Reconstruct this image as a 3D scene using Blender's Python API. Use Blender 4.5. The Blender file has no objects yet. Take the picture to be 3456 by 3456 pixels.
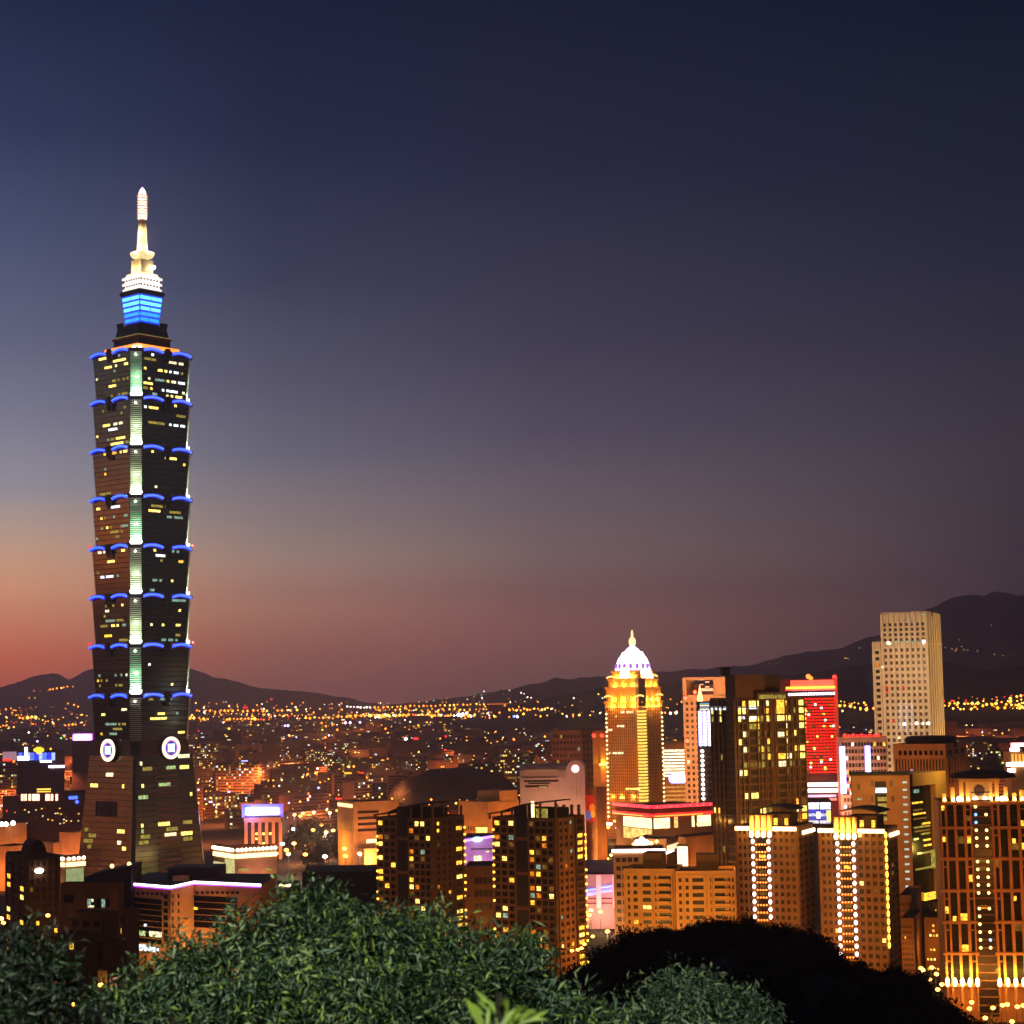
import bpy, math, random
from math import sin, cos, tan, atan, atan2, radians, pi, sqrt, hypot
from mathutils import Vector, Matrix
random.seed(7)
sc = bpy.context.scene
COL = sc.collection

# ------------------------------------------------------------------ camera
HAZE = 7.5e-5                     # density of the evening haze, built at the end
HAZE_TOP, HAZE_FAR = 1000.0, 15600.0
CZ = 131.0
FPX = 6261.0                      # focal length in pixels of the 3456 px photograph
PITCH = atan(622.0 / FPX)
ROLL = -0.018
cam = bpy.data.cameras.new('camera')
cam.sensor_width = 36.0
cam.lens = FPX / 3456.0 * 36.0
cam.dof.use_dof = True
cam.dof.focus_distance = 1350
cam.dof.aperture_fstop = 2.8
cam.clip_start = 0.5
cam.clip_end = 80000
CAM = bpy.data.objects.new('camera', cam)
COL.objects.link(CAM)
RM = Matrix.Rotation(pi / 2 + PITCH, 3, 'X') @ Matrix.Rotation(ROLL, 3, 'Z')
CAM.matrix_world = Matrix.Translation((0, 0, CZ)) @ RM.to_4x4()
sc.camera = CAM

# ------------------------------------------------------------------ sky
def lin(c):
    return tuple((v / 255 / 12.92) if v <= 10.3 else ((v / 255 + .055) / 1.055) ** 2.4 for v in c)
world = bpy.data.worlds.new("World")
sc.world = world
world.use_nodes = True
wn, wl = world.node_tree.nodes, world.node_tree.links
wn.clear()
def wnode(t, **k):
    n = wn.new(t)
    for a, b in k.items(): setattr(n, a, b)
    return n
tc = wnode('ShaderNodeTexCoord')
sep = wnode('ShaderNodeSeparateXYZ'); wl.new(tc.outputs['Generated'], sep.inputs[0])
asn = wnode('ShaderNodeMath', operation='ARCSINE'); wl.new(sep.outputs['Z'], asn.inputs[0])
el = wnode('ShaderNodeMapRange'); wl.new(asn.outputs[0], el.inputs['Value'])
el.inputs['From Min'].default_value = radians(-5); el.inputs['From Max'].default_value = radians(45)
az = wnode('ShaderNodeMath', operation='ARCTAN2'); wl.new(sep.outputs['X'], az.inputs[0]); wl.new(sep.outputs['Y'], az.inputs[1])
def elev(y): return math.degrees(PITCH + atan((1728 - y) / FPX))
AIR = (.085, .042, .056)
def ramp(stops, air=AIR):
    # what the sky itself must give so that it has these colours once seen through the haze
    def out(d, c):
        c = lin(c)
        path = min(HAZE_FAR, (HAZE_TOP - CZ) / max(1e-4, sin(radians(max(d, .05)))))
        T_ = math.exp(-HAZE * path)
        return tuple(max(.001, (v - a * (1 - T_)) / T_) for v, a in zip(c, air))
    r = wnode('ShaderNodeValToRGB'); e = r.color_ramp.elements
    stops = sorted(stops)
    while len(e) < len(stops): e.new(.5)
    for i, (d, c) in enumerate(stops):
        e[i].position = (d + 5) / 50; e[i].color = (*out(d, c), 1)
    wl.new(el.outputs[0], r.inputs[0])
    return r
def cols(*ys): return [(elev(y), c) for y, c in ys]
r_glow = ramp([(-5, (40, 26, 22)), (-.5, (70, 38, 28)), (.2, (255, 122, 66)), (.9, (255, 124, 70)), (2.0, (240, 124, 80)), (3.0, (180, 116, 92)), (4.2, (128, 112, 108)), (9, (114, 116, 128)), (14, (96, 104, 130)), (22, (60, 66, 98)), (40, (44, 50, 84))], (.08, .045, .055))
r_l = ramp([(-5, (90, 50, 42)), (40, (42, 48, 80))] + cols((0, (37, 40, 66)), (470, (51, 57, 86)), (820, (73, 79, 108)), (1175, (97, 98, 124)), (1410, (120, 118, 138)), (1645, (142, 137, 146)), (1830, (182, 148, 128)), (2000, (194, 134, 106)), (2185, (182, 97, 78)), (2270, (164, 86, 74)), (2320, (150, 80, 72))), (.08, .045, .055))
r_m = ramp([(-5, (80, 48, 44)), (40, (40, 46, 78))] + cols((0, (30, 33, 57)), (470, (39, 42, 68)), (940, (58, 60, 84)), (1175, (77, 77, 98)), (1290, (84, 82, 103)), (1527, (99, 98, 113)), (1760, (130, 115, 116)), (1880, (145, 120, 111)), (2045, (150, 107, 94)), (2185, (132, 86, 80)), (2320, (112, 74, 74))), (.06, .035, .045))
r_c = ramp([(-5, (70, 44, 44)), (40, (38, 44, 76))] + cols((0, (30, 31, 50)), (590, (40, 41, 64)), (1175, (64, 60, 79)), (1457, (79, 73, 90)), (1690, (98, 87, 96)), (1880, (110, 90, 93)), (2115, (117, 80, 81)), (2320, (98, 68, 74))), (.05, .03, .042))
r_r = ramp([(-5, (40, 30, 32)), (40, (36, 42, 74))] + cols((0, (22, 25, 42)), (705, (35, 36, 52)), (1000, (43, 42, 58)), (1175, (48, 46, 59)), (1527, (60, 53, 62)), (1760, (63, 54, 60)), (2100, (64, 52, 58)), (2320, (56, 45, 50))), (.036, .023, .028))
def wmix(a, b, x0, x1):
    m = wnode('ShaderNodeMapRange'); wl.new(az.outputs[0], m.inputs['Value'])
    m.inputs['From Min'].default_value = radians(x0); m.inputs['From Max'].default_value = radians(x1)
    x = wnode('ShaderNodeMix', data_type='RGBA')
    wl.new(m.outputs[0], x.inputs['Factor']); wl.new(a, x.inputs['A']); wl.new(b, x.inputs['B'])
    return x.outputs['Result']
s = wmix(r_r.outputs[0], r_glow.outputs[0], -140, -100)
s = wmix(s, r_l.outputs[0], -34, -15.2)
s = wmix(s, r_m.outputs[0], -15.2, -7.3)
s = wmix(s, r_c.outputs[0], -7.3, .9)
s = wmix(s, r_r.outputs[0], .9, 15.2)
bg = wnode('ShaderNodeBackground'); bg.inputs['Strength'].default_value = 1.0
wo = wnode('ShaderNodeOutputWorld')
wl.new(s, bg.inputs['Color']); wl.new(bg.outputs[0], wo.inputs['Surface'])

sc.view_settings.view_transform = 'Standard'
sc.view_settings.look = 'None'
sc.view_settings.exposure = 0.0
sc.view_settings.gamma = 1.0
cy = sc.cycles
cy.use_denoising = True
cy.sample_clamp_indirect = 1.5
cy.sample_clamp_direct = 0
cy.max_bounces = 4
cy.diffuse_bounces = 2
cy.glossy_bounces = 2
cy.transmission_bounces = 2
cy.transparent_max_bounces = 4
cy.volume_bounces = 0
cy.caustics_reflective = False
cy.caustics_refractive = False
try: cy.use_light_tree = True
except Exception: pass

BLK = []
# ------------------------------------------------------------------ picture geometry -> world
def ray(px, py):
    return RM @ Vector(((px - 1728) / FPX, -(py - 1728) / FPX, -1.0))
def P(px, py, Y):
    d = ray(px, py); t = Y / d.y
    return Vector((d.x * t, Y, CZ + d.z * t))
def G(px, py, z=0):
    d = ray(px, py); t = (z - CZ) / d.z
    return Vector((d.x * t, d.y * t, z))

# ------------------------------------------------------------------ materials
MATS = {}
def M(name, col=(128, 128, 128), rough=.75, metal=0, emit=None, es=0, noise=.18, nscale=.12, bump=0, vary=0, spec=.3, light=False):
    if name in MATS: return MATS[name]
    m = bpy.data.materials.new(name); m.use_nodes = True
    nt = m.node_tree; b = nt.nodes['Principled BSDF']
    c = lin(col)
    b.inputs['Roughness'].default_value = rough; b.inputs['Metallic'].default_value = metal
    b.inputs['Specular IOR Level'].default_value = spec
    if noise or bump or vary:
        t = nt.nodes.new('ShaderNodeTexCoord'); n = nt.nodes.new('ShaderNodeTexNoise')
        n.inputs['Scale'].default_value = nscale; n.inputs['Detail'].default_value = 5
        nt.links.new(t.outputs['Object'], n.inputs['Vector'])
    if noise:
        r = nt.nodes.new('ShaderNodeValToRGB')
        r.color_ramp.elements[0].position = .3; r.color_ramp.elements[1].position = .7
        r.color_ramp.elements[0].color = (*[v * (1 - noise) for v in c], 1)
        r.color_ramp.elements[1].color = (*[min(1, v * (1 + noise)) for v in c], 1)
        nt.links.new(n.outputs['Fac'], r.inputs[0]); nt.links.new(r.outputs[0], b.inputs['Base Color'])
    else:
        b.inputs['Base Color'].default_value = (*c, 1)
    if emit:
        b.inputs['Emission Color'].default_value = (*lin(emit), 1)
        b.inputs['Emission Strength'].default_value = es
        if vary:
            mr = nt.nodes.new('ShaderNodeMapRange')
            mr.inputs['From Min'].default_value = .32; mr.inputs['From Max'].default_value = .68
            mr.inputs['To Min'].default_value = es * (1 - vary); mr.inputs['To Max'].default_value = es * (1 + vary)
            nt.links.new(n.outputs['Fac'], mr.inputs['Value']); nt.links.new(mr.outputs[0], b.inputs['Emission Strength'])
        m.cycles.emission_sampling = 'AUTO' if light else 'NONE'
    MATS[name] = m
    return m
def W(name, c, s, vary=.75, nscale=.8):     # a lit window, its glow uneven behind blinds and furniture
    return M(name, (30, 26, 20), .4, emit=c, es=s, noise=0, vary=vary, nscale=nscale)
def E(name, c, s, light=False):               # a lamp or neon tube
    return M(name, (200, 200, 200), .4, emit=c, es=s, noise=0, light=light)

w_amber = W('window_amber', (255, 190, 60), 1.8)
w_yellow = W('window_yellow', (255, 222, 110), 2.1)
w_pale = W('window_pale', (255, 240, 185), 1.5)
w_white = W('window_white', (235, 245, 255), 1.8)
w_cool = W('window_cool', (170, 215, 190), .55)
w_dim = W('window_dim', (200, 140, 50), .28)
w_olive = W('window_olive', (215, 190, 80), .5)
w_green = W('window_green', (200, 230, 150), .8)
w_orange = W('window_orange', (255, 140, 30), .8)
w_red = W('window_red', (255, 40, 20), 1.0)
pane = M('dark_pane', (20, 17, 16), .5, noise=.3, nscale=.4, spec=.1)
pane_warm = M('brown_pane', (42, 31, 23), .35, noise=.3, nscale=.4, spec=.25)
e_lamp = E('lamp_glow', (255, 176, 66), 9)
e_lampw = E('white_lamp_glow', (255, 240, 225), 10)
e_red = E('red_lamp', (255, 20, 12), 4)
e_orange = E('orange_lamp', (255, 110, 20), 3.5)
e_white = E('white_neon', (255, 245, 255), 5)
e_warmwhite = E('warm_white_glow', (255, 225, 170), 3.5)
e_violet = E('violet_neon', (190, 90, 255), 2.2)
e_blue = E('blue_neon', (20, 45, 255), 1.6)
e_sky = E('pale_blue_neon', (95, 165, 255), 2.6)
e_gold = E('gold_glow', (255, 185, 50), 1.8)
roof_dark = M('dark_roof', (38, 33, 32), .9)
metal_dark = M('dark_metal', (45, 42, 42), .5, .3)

# ------------------------------------------------------------------ things, meshes
ORG = {}
def T(name, label, cat, loc=(0, 0, 0), group=None):
    o = bpy.data.objects.new(name, None); COL.objects.link(o)
    o.empty_display_size = 3
    o.location = loc; ORG[o.name] = Vector(loc)
    o['label'] = label; o['category'] = cat
    if group: o['group'] = group
    return o
class MB:
    def __init__(s): s.v = []; s.f = []; s.mi = []; s.mats = []; s.cur = 0
    def use(s, m):
        if m not in s.mats: s.mats.append(m)
        s.cur = s.mats.index(m); return s
    def add(s, vs, fs):
        k = len(s.v); s.v += [tuple(p) for p in vs]
        s.f += [tuple(i + k for i in f) for f in fs]; s.mi += [s.cur] * len(fs); return s
    def hexa(s, p):      # 4 bottom then 4 top (ccw seen from outside top)
        return s.add(p, [(3, 2, 1, 0), (4, 5, 6, 7), (0, 1, 5, 4), (1, 2, 6, 5), (2, 3, 7, 6), (3, 0, 4, 7)])
    def box(s, x0, x1, y0, y1, z0, z1):
        return s.hexa([(x0, y0, z0), (x1, y0, z0), (x1, y1, z0), (x0, y1, z0), (x0, y0, z1), (x1, y0, z1), (x1, y1, z1), (x0, y1, z1)])
    def loft(s, rings, cap=True):
        n = len(rings[0]); k = 0; vs = [p for r in rings for p in r]; fs = []
        for i in range(len(rings) - 1):
            for j in range(n):
                a, b = i * n + j, i * n + (j + 1) % n
                fs.append((a, b, b + n, a + n))
        if cap: fs += [tuple(range(n - 1, -1, -1)), tuple(range((len(rings) - 1) * n, len(rings) * n))]
        return s.add(vs, fs)
    def prism(s, poly, z0, z1):
        return s.loft([[(x, y, z0) for x, y in poly], [(x, y, z1) for x, y in poly]])
    def lathe(s, c, prof, n=12, rot=0):
        return s.loft([[(c[0] + r * cos(2 * pi * j / n + rot), c[1] + r * sin(2 * pi * j / n + rot), z) for j in range(n)] for r, z in prof])
    def tube(s, pts, r, n=6, cap=True):
        rings = []
        pts = [Vector(p) for p in pts]
        for i, p in enumerate(pts):
            d = (pts[min(i + 1, len(pts) - 1)] - pts[max(i - 1, 0)]).normalized()
            a = d.cross(Vector((0, 0, 1)));
            a = a.normalized() if a.length > 1e-3 else Vector((1, 0, 0))
            b = a.cross(d).normalized()
            rr = r[i] if isinstance(r, (list, tuple)) else r
            rings.append([p + (a * cos(2 * pi * j / n) + b * sin(2 * pi * j / n)) * rr for j in range(n)])
        return s.loft(rings, cap)
    def octa(s, c, r, rz=None):
        x, y, z = c; rz = rz or r
        return s.add([(x + r, y, z), (x, y + r, z), (x - r, y, z), (x, y - r, z), (x, y, z + rz), (x, y, z - rz)],
                     [(0, 1, 4), (1, 2, 4), (2, 3, 4), (3, 0, 4), (1, 0, 5), (2, 1, 5), (3, 2, 5), (0, 3, 5)])
    def ball(s, c, r, n=10, m=6, sx=1, sz=1):
        return s.lathe(c, [(max(.001, r * sx * sin(pi * i / m)), c[2] - r * sz * cos(pi * i / m)) for i in range(m + 1)], n)
    def fbox(s, F, u0, u1, z0, z1, o0=0, o1=.3):   # a box on a facade
        q = lambda u, o, z: F.at(u, z, o)
        return s.hexa([q(u0, o1, z0), q(u1, o1, z0), q(u1, o0, z0), q(u0, o0, z0), q(u0, o1, z1), q(u1, o1, z1), q(u1, o0, z1), q(u0, o0, z1)])
    def frect(s, F, x0, y0, x1, y1, o0=0, o1=.3):
        return s.fbox(F, *F.rect(x0, y0, x1, y1), o0, o1)
    def build(s, name, m=None, parent=None, kind=None, label=None, cat=None, group=None, smooth=False):
        me = bpy.data.meshes.new(name)
        o = Vector((0, 0, 0)); p = parent
        while p is not None: o += ORG.get(p.name, Vector((0, 0, 0))); p = p.parent
        me.from_pydata([(a - o.x, b - o.y, c - o.z) for a, b, c in s.v], [], s.f)
        ms = s.mats if s.mats else [m]
        for q in ms: me.materials.append(q)
        if len(ms) > 1: me.polygons.foreach_set('material_index', s.mi)
        if smooth: me.polygons.foreach_set('use_smooth', [True] * len(s.f))
        me.update()
        ob = bpy.data.objects.new(name, me); COL.objects.link(ob)
        ob.parent = parent; ORG[ob.name] = Vector((0, 0, 0))
        if kind: ob['kind'] = kind
        if label: ob['label'] = label
        if cat: ob['category'] = cat
        if group: ob['group'] = group
        return ob
class Face:
    def __init__(s, A, U, N, w, z0, z1): s.A, s.U, s.N, s.w, s.z0, s.z1 = A, U, N, w, z0, z1
    def at(s, u, z, o=0):
        p = s.A + s.U * u + s.N * o
        return (p.x, p.y, z)
    def px(s, px, py):
        d = ray(px, py); n = Vector((s.N.x, s.N.y))
        t = s.A.dot(n) / (d.x * n.x + d.y * n.y)
        h = Vector((d.x * t, d.y * t))
        return (h - s.A).dot(s.U), CZ + d.z * t
    def rect(s, x0, y0, x1, y1):
        xm, ym = (x0 + x1) / 2, (y0 + y1) / 2
        return s.px(x0, ym)[0], s.px(x1, ym)[0], s.px(xm, y1)[1], s.px(xm, y0)[1]
class Panes:
    def __init__(s, thing): s.t = thing; s.q = {}
    def add(s, F, u0, u1, z0, z1, m, out=.06, name='window', back=0):
        s.q.setdefault(name, []).append((F, u0, u1, z0, z1, m, back, out)); return s
    def px(s, F, x0, y0, x1, y1, m, out=.08, name='lit_window'):
        return s.add(F, *F.rect(x0, y0, x1, y1), m, out, name)
    def build(s, cap=100):
        for name, L in s.q.items():
            dark = (pane, pane_warm)
            L.sort(key=lambda a: (a[5] in dark, -abs((a[2] - a[1]) * (a[4] - a[3]))))
            for a in L[:cap]: MB().fbox(a[0], a[1], a[2], a[3], a[4], a[6], a[7]).build(name, a[5], s.t)
            if len(L) > cap:
                b = MB()
                for a in L[cap:]: b.use(a[5]).fbox(a[0], a[1], a[2], a[3], a[4], a[6], a[7])
                b.build(name, None, s.t, kind='stuff')
def block(name, label, cat, xl, xc, xr, ytop, Y, theta=35, depth=30, ym=None, z0=0, group=None):
    """a rectangular building whose near vertical edge stands at depth Y under picture column xc; returns thing, faces L and R, footprint, top"""
    th = radians(theta); ym = ym or ytop + 60
    c = P(xc, ym, Y); C = Vector((c.x, c.y))
    Ld = Vector((-cos(th), sin(th))); Rd = Vector((sin(th), cos(th)))
    BLK.append((label, xl, xc, xr, theta))
    def hit(px, D):
        r = ray(px, ym); r = Vector((r.x, r.y)); q = Vector((-r.y, r.x))
        return -C.dot(q) / D.dot(q)
    wl_ = hit(xl, Ld) if xl < xc - .5 else depth
    wr_ = hit(xr, Rd) if xr is not None and xr > xc + .5 and theta > 0 else depth
    zt = P(xc, ytop, Y).z
    A = C + Ld * wl_
    Lf = Face(A, -Ld, Vector((-sin(th), -cos(th))), wl_, z0, zt)
    Rf = Face(C, Rd, Vector((cos(th), -sin(th))), wr_, z0, zt)
    foot = [tuple(A), tuple(C), tuple(C + Rd * wr_), tuple(A + Rd * wr_)]
    ctr = (A + C + Rd * wr_) / 1; mid = (A + (C + Rd * wr_)) / 2
    t = T(name, label, cat, (mid.x, mid.y, z0), group)
    return t, Lf, Rf, foot, zt
def inset(foot, d):
    c = Vector((sum(p[0] for p in foot) / 4, sum(p[1] for p in foot) / 4)); r = []
    for p in foot:
        v = Vector(p) - c; r.append(tuple(c + v * max(.05, (1 - d * 1.414 / v.length))))
    return r
def body(t, foot, z0, z1, m, name='wall', roof=roof_dark, parapet=1.2):
    b = MB().use(m).prism(foot, z0, z1)
    if parapet:
        b.use(roof).prism(inset(foot, .8), z1, z1 + .004)
        n = len(foot); inn = inset(foot, .6)
        for i in range(n):
            a, c, d, e = foot[i], foot[(i + 1) % n], inn[(i + 1) % n], inn[i]
            b.use(m).prism([a, c, d, e], z1 + .002, z1 + parapet)
    return b.build(name, None, t)
def grid(t, pn, F, u0, u1, nc, z0, z1, nr, wf, hf, lit, darkm, litm, frame=None, fo=.45, rng=random, bars=(True, True), name='window'):
    """nc x nr windows between pilasters and sills that stand proud of the wall"""
    du, dz = (u1 - u0) / nc, (z1 - z0) / nr
    for i in range(nc):
        for j in range(nr):
            m = rng.choice(litm) if rng.random() < lit else darkm
            if m is None: continue
            pn.add(F, u0 + du * (i + .5 - wf / 2), u0 + du * (i + .5 + wf / 2), z0 + dz * (j + .5 - hf / 2), z0 + dz * (j + .5 + hf / 2), m, .06, name)
    if frame:
        b = MB()
        if bars[0]:
            for i in range(nc + 1):
                u = u0 + du * i; h = du * (1 - wf) / 2 * .9
                b.fbox(F, max(u - h, u0 - .01), min(u + h, u1 + .01), z0, z1, .002, fo)
        if bars[1]:
            for j in range(nr + 1):
                z = z0 + dz * j; h = dz * (1 - hf) / 2 * .9
                b.fbox(F, u0, u1, z - h, z + h, .002, fo * .7)
        b.build('facade_frame', frame, t)
def lamp(name, loc, power, col=(255, 150, 50), r=2.0, spot=None, aim=None):
    l = bpy.data.lights.new(name, 'SPOT' if spot else 'POINT')
    l.energy = power; l.color = [v * .97 + .03 for v in lin(col)]; l.shadow_soft_size = r
    if spot: l.spot_size = radians(spot); l.spot_blend = .6
    o = bpy.data.objects.new(name, l); COL.objects.link(o); o.location = loc
    if aim is not None:
        o.rotation_euler = (Vector(aim) - Vector(loc)).to_track_quat('-Z', 'Y').to_euler()
    return o
def flood(F, u, dist, z, power, col=(255, 164, 66), r=3, spot=None, aimz=None):
    """a sodium street or facade lamp standing in front of a facade"""
    p = F.at(u, z, dist)
    return lamp('street_light', p, power * 1.2, col, r, spot or 150, F.at(u, aimz if aimz is not None else z, 0))
# ------------------------------------------------------------------ ground, hills
g_mat = M('city_ground', (40, 33, 30), .9, noise=.5, nscale=.02)
b = MB()
GX = [-8800, -3000, -1200, -600, 0, 600, 1200, 3000, 8800]; GY = [-2400, 0, 700, 1500, 3000, 6000, 12000, 15500]
b.add([(x, y, -.5) for y in GY for x in GX], [(j * 9 + i, j * 9 + i + 1, (j + 1) * 9 + i + 1, (j + 1) * 9 + i) for j in range(7) for i in range(8)])
b.build('ground', g_mat, None, kind='structure', label='dark built-up ground of the basin between the buildings')
def lerp(tab, x):
    if x <= tab[0][0]: return tab[0][1]
    for (a, b_), (c, d) in zip(tab, tab[1:]):
        if x <= c: return b_ + (d - b_) * (x - a) / (c - a)
    return tab[-1][1]
from mathutils import noise as mno
HILLS = []
def hill(name, tab, Yr, width, col, label, x0, x1, amp=1.0):
    """a ridge with a real slope on both sides; tab = picture columns and rows of its crest"""
    n, m = 220, 14; vs = []
    prof = []
    for i in range(n + 1):
        px = x0 + (x1 - x0) * i / n
        py = lerp(tab, px) + amp * 5 * mno.noise(Vector((px * .02, Yr * .01, 0))) + amp * 3 * mno.noise(Vector((px * .07, Yr, 3))) + amp * 2.5 * mno.noise(Vector((px * .19, Yr, 5)))
        c = P(px, py, Yr); prof.append((c.x, max(c.z, 5)))
    for i, (x, z) in enumerate(prof):
        for j in range(m + 1):
            t = -1 + 2 * j / m
            y = Yr + t * width * (1 if t < 0 else .22); k = (1 - abs(t)) ** 1.1
            zz = -2 + (z + 2) * k + (z * .09 * mno.noise(Vector((x * .002, y * .002, 7))) if 0 < j < m and j != m // 2 else 0)
            vs.append((max(-8700, min(8700, x * (y / Yr))), y, zz))
    fs = [(i * (m + 1) + j, (i + 1) * (m + 1) + j, (i + 1) * (m + 1) + j + 1, i * (m + 1) + j + 1) for i in range(n) for j in range(m)]
    o = MB().add(vs, fs).build(name, M(name + '_forest', col, .95, noise=.35, nscale=.003), None, kind='structure', label=label, smooth=True)
    HILLS.append((prof, Yr, width))
    return o
def on_hill(px, py):
    """where the line of sight of a picture point meets the nearest slope"""
    d = ray(px, py)
    best = None
    for prof, Yr, w in HILLS:
        for k in range(60):
            y = Yr - w + w * k / 59; t = y / d.y; x = d.x * t; z = CZ + d.z * t
            h = lerp(prof, x * Yr / y) * (1 - abs(y - Yr) / w) ** 1.1
            if z <= h * 1.04 + 3:
                if best is None or y < best[1]: best = (x, y, max(z, h) + 6)
                break
    return best
hill('mountains', [(-900, 2350), (-300, 2345), (0, 2320), (60, 2302), (100, 2287), (170, 2272), (200, 2275), (235, 2293), (258, 2282), (290, 2262), (320, 2256), (420, 2245), (560, 2238), (650, 2259), (720, 2283), (800, 2300), (830, 2312), (870, 2320), (960, 2329), (1050, 2336), (1130, 2348), (1210, 2362), (1300, 2385), (1500, 2400)], 14000, 5200, (46, 34, 38), 'hazy low mountain ridge under the sunset behind the tall tower', -900, 1500)
hill('mountains', [(1180, 2392), (1450, 2365), (1600, 2345), (1690, 2330), (1747, 2322), (1800, 2308), (1871, 2293), (1960, 2287), (2049, 2280), (2200, 2270), (2300, 2262), (2430, 2252), (2540, 2246), (2640, 2213), (2690, 2206), (2840, 2188), (2900, 2160), (2955, 2146), (3060, 2090), (3152, 2048), (3215, 2016), (3269, 2006), (3317, 2012), (3364, 1993), (3394, 1999), (3436, 2012), (3480, 2003), (3700, 1960), (4200, 2000), (4800, 2150)], 12500, 4600, (40, 33, 34), 'high jagged mountain ridge rising to the right edge', 1180, 4800, 1.3)
hill('hills', [(1560, 2445), (1640, 2420), (1700, 2392), (1800, 2365), (1900, 2346), (2037, 2320), (2200, 2308), (2400, 2300), (2700, 2275), (2820, 2257), (2946, 2241), (3060, 2234), (3185, 2235), (3233, 2241), (3275, 2262), (3317, 2266), (3376, 2256), (3456, 2249), (3700, 2230), (4200, 2260), (4600, 2400)], 6800, 1500, (22, 17, 17), 'dark nearer hills in front of the high ridge', 1560, 4600, .9)

# the mountain the photograph is taken from, and its spur
SPUR = [(1500, 3800), (1700, 3600), (1850, 3390), (1930, 3322), (2000, 3285), (2110, 3222), (2240, 3172), (2420, 3155), (2540, 3162), (2660, 3195), (2754, 3220), (2829, 3280), (2963, 3310), (3038, 3322), (3084, 3330), (3142, 3430), (3192, 3455), (3251, 3468), (3288, 3505), (3330, 3560), (3500, 3700), (3900, 3850)]
YS = 385.0
SPW = [(P(px, py, YS).x, P(px, py, YS).z) for px, py in SPUR]
BASE = [(-400, 129), (2, 129.2), (5, 127.6), (8, 125.4), (25, 117), (60, 106), (100, 96), (200, 71), (300, 52), (450, 26), (600, 8), (700, -1.2), (760, -2)]
def terrain(x, y):
    h = lerp(BASE, y)
    if y > 40:
        s = lerp(SPW, x * YS / y) - 2
        h2 = h + max(0, s - lerp(BASE, YS)) * math.exp(-((y - YS) / (75 if y > YS else 105)) ** 2)
        h = max(h, h2)
    if y > 8: h += 1.0 * mno.noise(Vector((x * .05, y * .05, 0)))
    return h
ys_ = [-60, -20, -6, -2, 0, 2, 3.5, 5, 6.5, 8, 11, 15, 20, 26, 33, 42, 55, 70, 85, 100] + [100 + 16 * k for k in range(1, 42)]
xs_ = [-420, -340, -280] + [-240 + 14 * k for k in range(41)] + [360, 420, 500]
xs_ = sorted(set(xs_ + [-30, -20, -8, -4, 4, 8, 20, 30]))
b = MB(); nx = len(xs_)
b.add([(x, y, terrain(x, y)) for y in ys_ for x in xs_], [(j * nx + i, j * nx + i + 1, (j + 1) * nx + i + 1, (j + 1) * nx + i) for j in range(len(ys_) - 1) for i in range(nx - 1)])
b.build('hillside', M('hillside_soil', (22, 20, 16), .95, noise=.5, nscale=.4), None, kind='structure', label='dark wooded hillside falling from the viewpoint to the city', smooth=True)

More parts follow.
